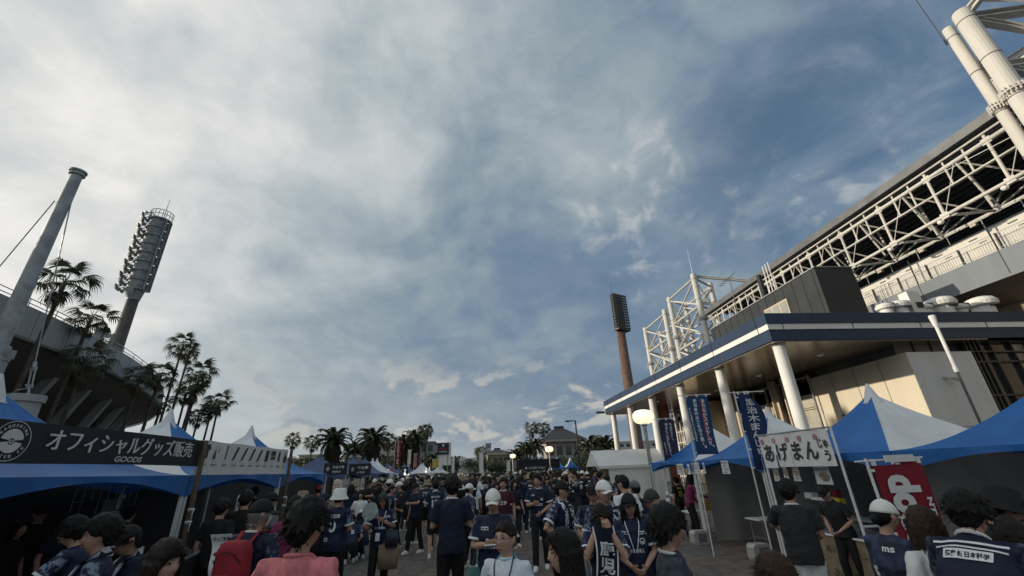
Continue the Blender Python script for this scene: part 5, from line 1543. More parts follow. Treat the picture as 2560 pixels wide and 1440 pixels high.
    loft(b, [(0, .012, .83+dz, .150, .118), (0, .012, .93+dz, .158, .120), (0, .008, 1.02+dz, .146*sw, .108)], 16)
    for (s, hip, kn, ft) in legs:
        h2 = hip+Vector((0, .008, -.02))
        if bot == 'trousers': b.path([hip+Vector((0, 0, .05)), h2, hip.lerp(kn, .5), kn, kn.lerp(ft, .5), ft+Vector((0, .005, -.01))], [.088, .096*tight, .084*tight, .070*tight, .066*tight, .062*tight], 12)
        elif bot == 'shorts': b.path([hip+Vector((0, 0, .05)), h2, hip.lerp(kn, .5), hip.lerp(kn, .93)], [.088, .100, .094, .092], 12)
    if bot == 'skirt': loft(b, [(0, .01, .20+dz, .25, .22), (0, .01, .6+dz, .20, .17), (0, .01, .93+dz, .155, .12)], 16)
    part('trousers' if bot != 'skirt' else 'skirt', remesh(b, max(vox*1.35, .015), 2, .5, wrinkle=.006, seed=3+g('seed', 0)), g('bottom_m', M_black))
    # ---- shoes
    for (s, hip, kn, ft) in legs:
        b = MB(); f = ft; z0 = f.z-.075
        loft(b, [(f.x, f.y-.055, z0, .046, .128), (f.x, f.y-.055, z0+.028, .048, .132), (f.x, f.y-.045, z0+.055, .044, .112), (f.x, f.y-.005, z0+.085, .040, .062), (f.x, f.y+.012, z0+.105, .038, .044)], 14, 2.6)
        parts.append(b.build('shoe', g('shoes', M_shoe_w), root, smooth=True, local=True))
    # ---- hair
    hs = g('hair', 'short'); hm = g('hair_m', M_hair[0]); c = Vector((0, -0.012, HCZ)); rr_ = random.Random(17+g('seed', 0)); cap = g('cap')
    if hs != 'none':
        b = MB(); nu, nv = 36, 24; vs = []; fs = []; vol = g('vol', 1.0)*(0.45 if cap else 1.0)

        def hl(phi):           # hairline height by angle from the face
            d = abs(phi)
            pts_ = {'short': ((0, .062), (.6, .058), (1.0, .02), (1.35, .0), (1.75, -.01), (2.2, -.07), (3.15, -.098)), 'fringe': ((0, .030), (.7, .026), (1.05, -.02), (1.35, -.05), (1.75, -.05), (2.2, -.09), (3.15, -.105)),
                    'bob': ((0, .045), (.55, .04), (.95, -.03), (1.2, -.09), (3.15, -.11)), 'long': ((0, .065), (.5, .05), (.95, -.01), (1.2, -.09), (3.15, -.11)), 'tied': ((0, .066), (.7, .05), (1.1, .025), (1.5, .01), (2.0, -.05), (3.15, -.09))}[hs]
            for (a0, z0), (a1, z1) in zip(pts_, pts_[1:]):
                if d <= a1: return z0+(z1-z0)*(d-a0)/(a1-a0)
            return pts_[-1][1]
        for j in range(nv+1):
            th = math.pi*j/nv
            for i in range(nu):
                an = 2*math.pi*i/nu; sx, sy, sz = math.sin(th)*math.cos(an), math.sin(th)*math.sin(an), math.cos(th)
                phi = math.atan2(sx, -sy); p0 = head_point(sx, sy, sz, 0, False, fem); z = p0.z
                t_ = (.012+.020*max(0, sz)+.012*max(0, sy))*vol*(1+.35*mnoise.noise(Vector((sx*5+g('seed', 0), sy*5, sz*5))))
                if hs == 'tied': t_ *= .55
                k = 1/(1+math.exp(-(z-hl(phi))/.004)); vs.append(c+head_point(sx, sy, sz, -.016*(1-k)+t_*k, False, fem))
        for j in range(nv):
            for i in range(nu): fs.append((j*nu+i, (j+1)*nu+i, (j+1)*nu+(i+1) % nu, j*nu+(i+1) % nu))
        b.add(vs, fs)
        if not cap or hs in ('long', 'bob'):
            for k in range(70 if hs in ('short', 'fringe') else 30):       # locks that break the outline
                phi = rr_.uniform(-3.14, 3.14); zt = rr_.uniform(max(.03 if cap else .0, hl(phi)+.01), .118) if not cap else hl(phi)+.01; sz = min(.98, zt/.125); q = math.sqrt(1-sz*sz)
                p = c+head_point(q*math.sin(phi), -q*math.cos(phi), sz, .014*vol, False, fem); out = (p-c).normalized(); dn = Vector((out.x*.35+rr_.uniform(-.35, .35), out.y*.35+rr_.uniform(-.3, .3), -.75+sz*.5))
                L = rr_.uniform(.03, .06)*g('vol', 1.0); b.path([p-out*.01, p+out*.010*vol+dn*L*.5, p+out*.004+dn*L], [.015, .012, .004], 5)
        if hs in ('bob', 'long'):
            zend = {'bob': -.165, 'long': -.36}[hs]
            for phi in np.arange(1.15, 2*math.pi-1.14, .21):
                q = 1.0; ln = zend*rr_.uniform(.85, 1.05); pts_ = []
                for zz in (0.02, -.05, -.11, ln*.75, ln):
                    if zz > -.12 or True:
                        e_ = .012 if zz > -.1 else .016-.035*max(0, (-zz-.14)); w_ = 1.0
                        pts_.append(c+Vector((math.sin(phi)*(.084+e_), -math.cos(phi)*(.094+e_)*(.95 if zz < -.1 else 1)+(.03 if zz < -.2 else .0), zz)))
                b.path(pts_, [.022, .024, .024, .020, .007], 6, flat=.75)
        if hs == 'tied':
            b.ball(c+Vector((0, .115, -.03)), (.035, .035, .04), 10, 8)
            if g('tail'): b.path([c+Vector((0, .12, -.03)), c+Vector((.02, .17, -.12)), c+Vector((.03, .16, -.30))], [.025, .03, .008], 8)
        fin(b, True); part('hair', remesh(b, .0085 if vox < .02 else .014, 1, .3), hm)
        if g('strands'):          # loose strands over the mass of hair
            b = MB(); lo_ = {'bob': -.15, 'long': -.34}.get(hs)
            for k in range(g('strands')):
                phi = rr_.uniform(-3.14, 3.14)
                if lo_ is not None and abs(phi) > 1.15 and rr_.random() < .7:
                    zt = rr_.uniform(-.10, .05); p = c+Vector((math.sin(phi)*.106, -math.cos(phi)*.114, zt)); out = Vector((math.sin(phi), -math.cos(phi), 0)); L = rr_.uniform(.06, .13); dn = Vector((out.x*.12+rr_.gauss(0, .06), out.y*.12+rr_.gauss(0, .06), -1))
                else:
                    z_ = hl(phi); zt = rr_.uniform(z_+.012, .122) if not cap else z_+rr_.uniform(0, .02); sz = min(.985, zt/.125); q = math.sqrt(1-sz*sz)
                    p = c+head_point(q*math.sin(phi), -q*math.cos(phi), sz, .022*vol*(1+.3*rr_.random()), False, fem); out = (p-c).normalized(); L = rr_.uniform(.025, .055)*(1 if hs != 'tied' else .6)*(g('vol', 1.0)**.5)
                    dn = Vector((out.x*.55+rr_.gauss(0, .42), out.y*.55+rr_.gauss(0, .42), -.55+.45*sz)); 
                    if hs == 'tied': dn = Vector((rr_.gauss(0, .1), .9, .1)); p -= out*.008
                dn.normalize(); sd = dn.cross(out).normalized()*rr_.uniform(.0018, .0042); m_ = p+dn*L*.55+out*.004; e_ = p+dn*L-out*.006*(1 if hs != 'short' else rr_.uniform(-1, 1.2))
                b.add([p-sd-out*.006, p+sd-out*.006, m_+sd*.8, m_-sd*.8, e_], [(0, 1, 2, 3), (3, 2, 4)])
            fin(b, True); o = b.build('hair_strands', hm, root, local=True); o['kind'] = 'stuff'; parts.append(o)
    # ---- hats
    if cap:
        kind, cm = cap; b = MB(); cc = c+Vector((0, 0, .012))
        if kind == 'cap':
            vs = []; nu, nv = 28, 9; fs = []
            for j in range(nv+1):
                th = (math.pi*.53)*j/nv
                for i in range(nu):
                    an = 2*math.pi*i/nu; p = head_point(math.sin(th)*math.cos(an), math.sin(th)*math.sin(an), math.cos(th), .016, False); vs.append(cc+Vector((p.x, p.y, max(p.z*.92, .012))))
            for j in range(nv):
                for i in range(nu): fs.append((j*nu+i, (j+1)*nu+i, (j+1)*nu+(i+1) % nu, j*nu+(i+1) % nu))
            b.add(vs, fs)
            for _ in (0,):
                b.grid(lambda q, v: (lambda u, sgn: cc+Vector(((u-.5)*.150*(1-.10*v*v), -.078-.098*v*math.sqrt(max(0, 1-(2*u-1)**2*.72))+.04*(2*u-1)**2*(1-v), .020-.014*v-.026*(2*u-1)**2-.006*sgn)))(2*q if q <= .5 else 2-2*q, 0 if q <= .5 else 1), 25, 6)
            b.ball(cc+Vector((0, 0, .124)), .007, 6, 4)
            for k in range(6):          # seams of the crown
                an = k*math.pi/3; b.path([cc+head_point(math.sin(t)*math.cos(an), math.sin(t)*math.sin(an), math.cos(t), .017, False)*Vector((1, 1, .92)) if False else Vector((lambda p: (p.x, p.y, p.z*.92))(head_point(math.sin(t)*math.cos(an), math.sin(t)*math.sin(an), math.cos(t), .017, False))) for t in np.linspace(.06, 1.5, 8)], .0016, 4)
        else:
            b.lathe(cc, [(0, .135), (.075, .133), (.098, .115), (.108, .03), (.150, -.028), (.152, -.034), (.106, .022)], 26)
        fin(b, True); o = b.build('cap' if kind == 'cap' else 'hat', cm, root, smooth=True, local=True); parts.append(o)
    # ---- face
    if g('face', True) and vox < .02:
        for s in (-1, 1):
            b = MB(); p = head_point(0, -1, 0, 0, False); yb = -.0885
            b.ball(c+Vector((s*.032, yb+.008, .013)), (.0135, .010, .0062), 10, 6); fin(b, True); parts.append(b.build('eye', M_eye, root, smooth=True, local=True))
            b = MB(); b.ball(c+Vector((s*.032, yb-.0005, .0135)), (.0062, .003, .0062), 8, 5); b.path([c+Vector((s*(.032-.015), yb+.004, .016)), c+Vector((s*.032, yb-.002, .0205)), c+Vector((s*(.032+.016), yb+.006, .016))], .0018, 4); fin(b, True); parts.append(b.build('pupil', M_hair[0], root, smooth=True, local=True))
            b = MB(); b.path([c+Vector((s*.016, -.0965, .034)), c+Vector((s*.032, -.0955, .039)), c+Vector((s*.050, -.085, .034))], [.0032, .0036, .002], 5, flat=.6); fin(b, True); parts.append(b.build('eyebrow', M_hair[0], root, local=True))
        b = MB(); b.path([c+Vector((-.023, -.0905, -.059)), c+Vector((-.008, -.1015, -.0565)), c+Vector((0, -.102, -.058)), c+Vector((.008, -.1015, -.0565)), c+Vector((.023, -.0905, -.059))], [.002, .0048, .0045, .0048, .002], 6); b.path([c+Vector((-.02, -.0905, -.062)), c+Vector((0, -.1000, -.0665)), c+Vector((.02, -.0905, -.062))], [.002, .0052, .002], 6); fin(b, True); parts.append(b.build('mouth', M_lip, root, smooth=True, local=True))
        if g('mask'):
            b = MB(); b.grid(lambda u, v: c+head_point(math.sin((u-.5)*2.3)*math.sqrt(1-(.05-.75*v)**2), -math.cos((u-.5)*2.3)*math.sqrt(1-(.05-.75*v)**2), .05-.75*v, .012, True), 14, 8); fin(b, True); parts.append(b.build('face_mask', M_white, root, smooth=True, local=True))
        if g('glasses'):
            b = MB()
            for s in (-1, 1):
                pts_ = [c+Vector((s*.033+.024*math.cos(a), -.106+.006*abs(math.cos(a)), .008+.021*math.sin(a))) for a in np.linspace(0, 2*math.pi, 15)]; b.path(pts_, .0016, 4, caps=False); b.path([c+Vector((s*.057, -.10, .012)), c+Vector((s*.082, .0, .015))], .0016, 4)
            b.path([c+Vector((-.009, -.106, .010)), c+Vector((.009, -.106, .010))], .0016, 4); fin(b, True); parts.append(b.build('glasses', M_dark, root, local=True))
    # ---- printing on the shirt, laid onto the cloth
    if g('chest') or g('backp') or g('scarf') or g('lanyard'):
        bvh = BVHTree.FromPolygons([v.co for v in me.vertices], [tuple(p.vertices) for p in me.polygons])

        def on(u, z, side, o=.006):
            h = bvh.ray_cast(Vector((u, -side*-1.2, z+dz)), Vector((0, -side, 0)))
            if h[0] is None: return Vector((u, side*.12, z+dz))
            return h[0]+Vector((0, side*o, 0))
        if lean:
            on0 = on

            def on(u, z, side, o=.006):
                q = post((u, side*.3, z)); dr = Matrix.Rotation(lean, 3, 'X')@Vector((0, -side, 0)); h = bvh.ray_cast(q, dr)
                return (h[0]-dr*o) if h[0] is not None else q+dr*.18
        F = lambda u, v: on(u, v, -1)
        Bk = lambda u, v: on(-u, v, 1)
        for key, fn in (('chest', F), ('backp', Bk)):
            if not g(key): continue
            wb, kb = MB(), MB()
            for it in g(key):
                kind = it[0]
                if kind == 'patch':                       # pale sponsor strip with dark letters
                    _, x, z, w, h, tx = it; wb.grid(lambda u, v: fn(x+u*w, z+v*h), 6, 2); f2 = lambda u, v: fn(u, v)+Vector((0, (-1 if key == 'chest' else 1)*.003, 0)); put_text(kb, tx, f2, x+w*.06, z+h*.18, w=w*.88, h=h*.64, bold=.03)
                elif kind == 'text':
                    _, x, z, w, h, tx = it; put_text(wb, tx, fn, x, z, w=w, h=h, bold=.03)
                elif kind == 'crest':
                    _, x, z, r = it; wb.add([fn(x+q*r*math.cos(a), z+q*r*math.sin(a)) for a in np.linspace(0, 6.283, 17)[:-1] for q in (.72, 1)], [(2*k, 2*k+1, (2*k+3) % 32, (2*k+2) % 32) for k in range(16)]); wb.add([fn(x+.6*r*math.cos(a), z-.05*r+.45*r*math.sin(a)) for a in np.linspace(3.14, 6.283, 9)], [tuple(range(9))])
                elif kind == 'strip':
                    _, x, z, w, h = it; wb.grid(lambda u, v: fn(x+u*w, z+v*h), 8, 2)
            if wb.v: parts.append(wb.build('chest_print' if key == 'chest' else 'back_print', g('print_m', M_print_w), root, local=True))
            if kb.v: parts.append(kb.build('lettering', M_ink, root, local=True))
        if g('lanyard'):
            b = MB()
            for s in (-1, 1): b.path([post((s*.07, .0, 1.455)), post((s*.078, -.06, 1.42))]+[on(s*(.075-.062*k/5), 1.38-.26*k/5, -1, .008) for k in range(6)], .0055, 5, flat=.4)
            parts.append(b.build('lanyard', g('lanyard'), root, local=True))
        if g('scarf'):
            for s in (-1, 1):
                ln = g('scarf_l', .42); W_ = .085; ctr = [post((0, .078, 1.462)), post((s*.055, .052, 1.468)), post((s*.088, -.005, 1.455))]+[on(s*(.088+.012*k/6), 1.40-ln*k/6, -1, .020) for k in range(7)]
                b = MB()
                def sf(u, v, ctr=ctr, s=s):
                    q = v*(len(ctr)-1); i = min(int(q), len(ctr)-2); p = ctr[i].lerp(ctr[i+1], q-i); bl = min(1, max(0, (v-.15)/.25)); return p+(Vector((W_*(u-.5)*2*.5, 0, 0))*bl+Vector((0, .0, W_*(u-.5)*.8))*(1-bl))-Vector((0, .012*math.sin(math.pi*u)*bl, 0))
                b.grid(sf, 6, 22); k0 = len(b.v); b.grid(lambda u, v: sf(u, v)+Vector((0, .012, 0)), 6, 22); parts.append(b.build('scarf', M_scarf, root, smooth=True, local=True))
    return root, post


def scarf_material():
    m = bpy.data.materials.new("knit_scarf"); m.use_nodes = True; T = NT(m.node_tree); b = T.n['Principled BSDF']; v = T.node('ShaderNodeTexCoord').outputs['Object']
    n = T.noise(v, 14, 2, .5, 1.2); k = T.step(n, .49, .53); x, y, z = T.sep(v); ed = T.step(T.m('SINE', T.m('MULTIPLY', z, 60)), .75, .85)
    T.put(b.inputs['Base Color'], T.mix(T.m('MAXIMUM', k, T.m('MULTIPLY', ed, .6)), (0.010, 0.015, 0.040), (0.62, 0.66, 0.72))); b.inputs['Roughness'].default_value = .9
    return m


def jersey_material(name, base, pale, amount):
    """navy football shirt: pale torn pattern low on the sleeves, faint vertical weave"""
    m = bpy.data.materials.new(name); m.use_nodes = True; T = NT(m.node_tree); b = T.n['Principled BSDF']; v = T.node('ShaderNodeTexCoord').outputs['Object']; x, y, z = T.sep(v)
    n = T.noise(v, 16, 4, .6, .8); ax = T.m('ABSOLUTE', x); sl = T.m('MULTIPLY', T.step(ax, .185, .23), T.step(n, .48, .56)); w = T.noise(T.v('MULTIPLY', v, (60, 60, 8)), 1.0, 3, .5)
    lo = tuple(c*.75 for c in base); c = T.mix(w, lo, tuple(c*1.25 for c in base)); T.put(b.inputs['Base Color'], T.mix(T.m('MULTIPLY', sl, amount), c, pale)); b.inputs['Roughness'].default_value = .62; b.inputs['Specular IOR Level'].default_value = .3
    return m


M_skin = [mat("skin_%d" % i, c, 0.5, 0, 0.10, 30, bump=0.0006, bscale=300) for i, c in enumerate(((0.45, 0.27, 0.19), (0.38, 0.225, 0.155), (0.52, 0.335, 0.25)))]
M_hair = [mat("hair_black", (0.009, 0.0082, 0.008), 0.6, 0, 0.45, 60, bump=0.004, bscale=130, spec=.22), mat("hair_brown", (0.036, 0.020, 0.013), 0.6, 0, 0.45, 60, bump=0.004, bscale=130, spec=.22), mat("hair_dark_brown", (0.017, 0.011, 0.009), 0.6, 0, 0.45, 60, bump=0.004, bscale=130, spec=.22), mat("hair_grey", (0.16, 0.155, 0.15), 0.5, 0, 0.3, 40)]
M_eye = mat("eye_white", (0.5, 0.48, 0.46), 0.3, 0, 0); M_lip = mat("lips", (0.30, 0.115, 0.10), 0.45, 0, 0.1, 60); M_ink = mat("print_navy", (0.012, 0.016, 0.03), 0.6, 0, 0); M_print_w = mat("print_white", (0.74, 0.76, 0.78), 0.6, 0, 0.05, 20)
M_jersey = jersey_material("jersey_navy", (0.010, 0.017, 0.050), (0.32, 0.40, 0.52), .6); M_jersey2 = jersey_material("jersey_deep_navy", (0.007, 0.011, 0.034), (0.26, 0.33, 0.45), .4)
M_black = mat("cloth_black", (0.008, 0.008, 0.009), 0.8, 0, 0.25, 12, bump=0.001, bscale=200); M_char = mat("cloth_charcoal", (0.022, 0.023, 0.026), 0.8, 0, 0.2, 12); M_navyc = mat("cloth_navy", (0.008, 0.013, 0.036), 0.8, 0, 0.2, 12)
M_wshirt = mat("cloth_white", (0.74, 0.75, 0.76), 0.75, 0, 0.06, 8); M_beige = mat("cloth_beige", (0.30, 0.26, 0.205), 0.8, 0, 0.12, 10); M_pink = mat("cloth_pink_wash", (0.62, 0.20, 0.21), 0.85, 0, 0.30, 14, bump=0.0015, bscale=180)
M_denim = mat("denim", (0.075, 0.125, 0.18), 0.8, 0, 0.35, 9, bump=0.001, bscale=220); M_red = mat("cloth_red", (0.26, 0.016, 0.028), 0.75, 0, 0.15, 8); M_maroon = mat("cloth_maroon", (0.060, 0.012, 0.022), 0.8, 0, 0.2, 8); M_teal = mat("cloth_teal", (0.05, 0.15, 0.155), 0.7, 0, 0.2, 8)
M_greyc = mat("cloth_grey", (0.14, 0.145, 0.155), 0.8, 0, 0.15, 8); M_green = mat("cap_dark_green", (0.030, 0.038, 0.032), 0.75, 0, 0.15, 10); M_capw = mat("cap_white", (0.76, 0.76, 0.72), 0.75, 0, 0.06, 14); M_capt = mat("hat_tan", (0.27, 0.22, 0.15), 0.8, 0, 0.12, 14); M_plum = mat("cloth_plum", (0.20, 0.022, 0.085), 0.8, 0, 0.15, 8)
M_shoe_w = mat("shoe_white", (0.70, 0.70, 0.68), 0.55, 0, 0.08, 20); M_shoe_b = mat("shoe_black", (0.014, 0.014, 0.014), 0.55, 0, 0.1, 20); M_jwhite = jersey_material("jersey_white", (0.66, 0.72, 0.78), (0.30, 0.58, 0.75), .5); M_scarf = scarf_material(); M_skyblue = mat("sky_blue_trim", (0.12, 0.36, 0.50), 0.6, 0, 0.05, 8); M_tan = mat("bag_tan", (0.24, 0.175, 0.115), 0.8, 0, 0.15, 12)

GP = "supporters in the crowd"


def put(root_post, loc, h, yaw, label, group=None):
    r, post = root_post; s = h/1.70; r.scale = (s, s, s); r.location = (loc[0], loc[1], 0); r.rotation_euler = (0, 0, R(yaw)); tag(r, label, "person", group)
    return r


def at_depth(px, py, zd):
    d = ray(px, py); return Vector((0, 0, HC))+Vector(d/float(d@_f)*zd)


PEOPLE = []


def who(px, py, label, yaw, h=None, zd=None, ground=None, **sp):
    """place a figure by the photograph pixel of the top of its head"""
    if zd: p = at_depth(px, py, zd); h = p.z-.012
    else: p = at_z(px, py, h+.012)
    sp['seed'] = len(PEOPLE)*3+1
    tall = sp.pop('tall', None)
    if zd and zd < 4.3: sp.setdefault('strands', 420)
    rp = make_person(sp); tp = rp[1](Vector((0, 0, 1.70))); hh = tall or h*1.70/tp.z
    off = Matrix.Rotation(R(yaw), 3, 'Z')@Vector((tp.x, tp.y, 0))*(hh/1.70); p = Vector((p.x-off.x, p.y-off.y, 0))     # the head, not the feet, is what the photograph fixes
    if ground: p = Vector((ground[0], ground[1], 0))
    r = put(rp, p, hh, yaw, label); PEOPLE.append((p.x, p.y))
    return r, rp[1]
# ------------------------------------------------------------------ the people one can tell apart
KU = ('patch', -.10, 1.30, .20, .045, "鹿児島銀行")
CH = [('patch', -.135, 1.29, .085, .032, "島津"), ('patch', .05, 1.29, .10, .032, "SMBC日興"), ('crest', .085, 1.225, .032), ('text', -.10, 1.11, .2, .045, "さつま島美人")]
CH0 = [('patch', .03, 1.29, .10, .03, "日興"), ('crest', .08, 1.225, .03)]
TR = M_print_w
who(275, 1290, "person in navy jersey and knitted scarf, face turned left, under the dark sign", -62, zd=3.5, hair='short', vol=1.5, shirt=M_jersey, chest=[('patch', -.14, 1.28, .11, .045, "西原商会"), ('patch', .03, 1.28, .12, .045, "GMOペパボ")], scarf=True, scarf_l=.16, collar=M_navyc, hpitch=4)
who(190, 1290, "person in navy jersey with a bent arm, behind the scarfed person at bottom left", -75, zd=4.2, hair='fringe', ra='point', la='point', shirt=M_jersey, trim=TR, lean=14)
who(350, 1303, "person in a black cap with white marks looking down, right of the scarfed person", -40, zd=3.9, hair='short', cap=('cap', M_black), shirt=M_navyc, hpitch=22, ra='phone', la='phone', scarf=True)
who(418, 1348, "person with wavy dark brown hair facing right, lower edge left of the paper notice", 70, zd=2.7, hair='bob', hair_m=M_hair[2], fem=True, skin=M_skin[2], shirt=M_black, hpitch=5)
r_bp, post_bp = who(655, 1246, "masked person in a navy jersey wearing the red backpack, facing away", 164, zd=4.2, hair='short', hair_m=M_hair[3], cap=('cap', M_black), mask=True, shirt=M_jersey2, trim=TR, collar=M_white, hem=.72, backp=[('strip', -.19, .735, .38, .05)], la='low', ra='low', hyaw=-25)
who(768, 1256, "person in a washed pink shirt seen from behind, big black hair, bottom left of centre", 172, zd=2.75, hair='short', vol=1.75, shirt=M_pink, collar=M_pink, bottom_m=M_char, hyaw=-14, hpitch=6, bulk=1.06)
who(812, 1232, "person in a dark navy cap beside the white bucket hat", 160, h=1.74, cap=('cap', M_navyc), shirt=M_black, la='phone', ra='phone')
who(850, 1222, "person in a white bucket hat and navy jersey with a pale number on the back", 170, h=1.80, cap=('bucket', M_capw), shirt=M_jersey, trim=TR, backp=[KU, ('text', -.06, 1.10, .12, .16, "0"), ('text', -.12, .98, .07, .05, "C5")], la='phone', ra='phone', shoes=M_shoe_b)
r_fan, post_fan = who(960, 1230, "person in a green cap and navy jersey waving a pale fan, lanyard round the neck", 4, h=1.70, fem=True, cap=('cap', M_green), hair='long', hair_m=M_hair[2], shirt=M_jersey, trim=TR, chest=CH, ra='fan', la='chest', lanyard=M_print_w, stride=.14, hyaw=-8, bottom_m=M_black)
who(1000, 1203, "person in an open black jacket with a white cap, profile to the left", -72, h=1.80, cap=('cap', M_capw), shirt=M_char, sleeve='long', ra='hold', la='hold', hem=.76)
who(1068, 1200, "person in a tan hat, navy jersey and shorts, left of number twelve", 172, h=1.78, cap=('bucket', M_capt), shirt=M_jersey, trim=TR, bottom='shorts', backp=[KU])
who(1090, 1199, "person in navy jersey with white number twelve and black shorts, facing away", 186, h=1.83, hair='short', shirt=M_jersey, trim=TR, bottom='shorts', collar=M_white, la='chest', ra='chest', backp=[('patch', -.10, 1.30, .2, .04, "西原商会"), ('text', -.085, 1.09, .17, .17, "12"), ('patch', -.07, .95, .13, .035, "KYT")], skin=M_skin[2])
who(1131, 1190, "tall person in plain navy polo and black trousers, facing away in the centre", 182, zd=6.4, hair='short', vol=1.4, shirt=M_navyc, collar=M_print_w, ra='chest', la='chest', bottom_m=M_black, shoes=M_shoe_b)
who(1153, 1212, "person in a pale cap right behind the tall navy polo", 150, h=1.70, cap=('cap', M_capw), hair='bob', fem=True, shirt=M_jersey2)
who(1172, 1208, "person in a grey white cap and striped scarf, left of the looking down cap wearer", 120, h=1.74, cap=('cap', M_capw), shirt=M_jersey, scarf=True)
r_ph, post_ph = who(1233, 1219, "person in a white cap and navy jersey looking down at a phone, beige shorts", -8, h=1.80, cap=('cap', M_capw), hair='short', hair_m=M_hair[3], shirt=M_jersey, trim=TR, chest=CH, ra='phone', la='phone', bottom='shorts', bottom_m=M_beige, hpitch=11, collar=M_navyc, bulk=1.1)
who(1263, 1300, "person with round glasses and tied hair in a pale blue and white jersey, bottom centre", -26, zd=3.4, fem=True, hair='tied', hair_m=M_hair[2], glasses=True, shirt=M_jwhite, collar=M_skyblue, chest=[('crest', .085, 1.22, .036), ('patch', -.15, 1.25, .035, .075, "J"), ('text', -.10, 1.08, .2, .05, "さつまX")], print_m=M_ink, lanyard=M_ink, skin=M_skin[2], shirt_w=1.1, hem=.78, hyaw=-8)
who(1412, 1322, "person with long black hair in profile to the left, bottom centre", -84, zd=2.7, fem=True, hair='long', shirt=M_navyc, scarf=True, skin=M_skin[2], hpitch=3)
who(1327, 1189, "smiling person in a navy polo, black trousers and white sneakers, hands together", -14, h=1.88, ground=(1.42, 10.75), tall=1.89, hair='short', vol=1.3, shirt=M_navyc, collar=M_print_w, trim=TR, chest=[('patch', -.14, 1.30, .07, .025, "DHL"), ('crest', .08, 1.24, .025), ('patch', -.09, 1.12, .18, .04, "さつま")], ra='phone', la='low', bottom_m=M_black, stride=.13, hyaw=-14)
who(1400, 1201, "black capped person with hand on hip and a scarf, profile to the right", 50, h=1.82, cap=('cap', M_black), shirt=M_jersey, trim=TR, ra='hip', la='hold', scarf=True, hyaw=30, bottom_m=M_char)
who(1257, 1194, "person in a dark red jersey with the mask pulled to the chin", -5, h=1.83, hair='short', vol=1.2, shirt=M_maroon, chest=[('text', -.08, 1.15, .16, .08, "29")], collar=M_white, mask=False)
who(1282, 1186, "person in a bright red shirt and black shorts among the crowd", 165, h=1.80, hair='short', hair_m=M_hair[3], shirt=M_red, bottom='shorts')
who(1213, 1200, "person in a mask with long fringe, left of the dark red jersey", -4, h=1.72, fem=True, hair='fringe', shirt=M_jersey2, mask=True)
r_sc2, _ = who(1505, 1199, "person in a white cap and navy jersey with a striped scarf round the neck", 10, h=1.84, cap=('cap', M_capw), shirt=M_jersey, trim=TR, chest=CH0, scarf=True, scarf_l=.34, hyaw=8)
who(1480, 1207, "person in a black cap smiling, half hidden behind the white cap and scarf", -18, h=1.78, cap=('cap', M_black), hair='short', shirt=M_jersey, trim=TR, chest=CH0, ra='low', bulk=1.12, bottom_m=M_denim)
r_sc, post_sc = who(1498, 1257, "person lifting a big navy and white scarf over the face with both hands", -12, zd=4.6, hair='fringe', hair_m=M_hair[2], shirt=M_jersey, trim=TR, ra='face', la='face', hpitch=12, vox=.009, curl=.9, skin=M_skin[0], bottom_m=M_black)
who(1568, 1231, "person in a black cap with long dark hair and a lanyard, hands folded, black trousers", -12, h=1.70, fem=True, cap=('cap', M_black), hair='long', shirt=M_jersey, trim=TR, chest=CH, lanyard=M_print_w, ra='low', la='low', bottom_m=M_black)
who(1556, 1186, "person in black cap and white shirt with dark strap, facing away by the gabled tent", 205, zd=7.2, cap=('cap', M_black), hair='short', shirt=M_wshirt, bulk=1.1, hyaw=10)
who(1585, 1200, "person in a grey cap and patterned jersey right of the white shirt", 190, h=1.76, cap=('cap', M_greyc), hair='short', shirt=M_jersey, scarf=False, trim=TR)
who(1627, 1221, "person in a dark green cap and jeans with a tied ponytail, profile to the left", -58, h=1.72, fem=True, cap=('cap', M_green), hair='tied', tail=True, shirt=M_jersey, sleeve='long', bottom_m=M_denim, ra='phone', la='phone')
who(1660, 1272, "person with thick black hair in dark slate jersey, profile right, bottom right of centre", 78, zd=3.1, hair='short', vol=1.9, shirt=jersey_material("jersey_slate", (0.035, 0.045, 0.065), (0.1, 0.14, 0.2), .3), collar=M_print_w, chest=[('patch', -.12, 1.16, .2, .05, "商工組合"), ('patch', .06, 1.27, .05, .04, "SU"), ('patch', .13, 1.30, .03, .035, "Y")], hyaw=8, bulk=1.06)
who(1932, 1388, "top of a brown haired head at the bottom edge before the stall", 175, zd=2.2, hair='short', vol=1.4, hair_m=M_hair[1], shirt=M_black)
who(1962, 1200, "person in a dark polo and white shorts at the white signed stall, facing away", 150, zd=5.4, hair='short', vol=1.3, shirt=M_char, collar=M_print_w, bottom='shorts', bottom_m=M_wshirt, ra='hold', la='reach', hyaw=-20, bulk=1.12)
who(2052, 1213, "stall keeper in a dark cap leaning over the trays behind the white sign", -70, zd=7.2, fem=True, hair='tied', cap=('cap', M_black), shirt=M_char, lean=20, ra='low', la='low')
who(2190, 1246, "person in white cap, dark camouflage top and jeans, facing right by the red flag", 100, zd=3.55, fem=True, cap=('cap', M_capw), hair='tied', mask=False, shirt=mat("camo_navy", (0.025, 0.036, 0.075), 0.75, 0, 0.75, 9, detail=2), sleeve='long', bottom_m=M_denim, ra='phone', la='phone', hpitch=10, bulk=1.1, backp=[('text', .0, 1.33, .09, .035, "ms"), ('text', -.13, 1.1, .05, .12, "85")], hem=.90)
who(2296, 1266, "person with a brown bob and white shirt, back to the camera, below the red flag", 168, zd=3.1, fem=True, hair='bob', hair_m=M_hair[1], shirt=M_wshirt, bulk=1.05)
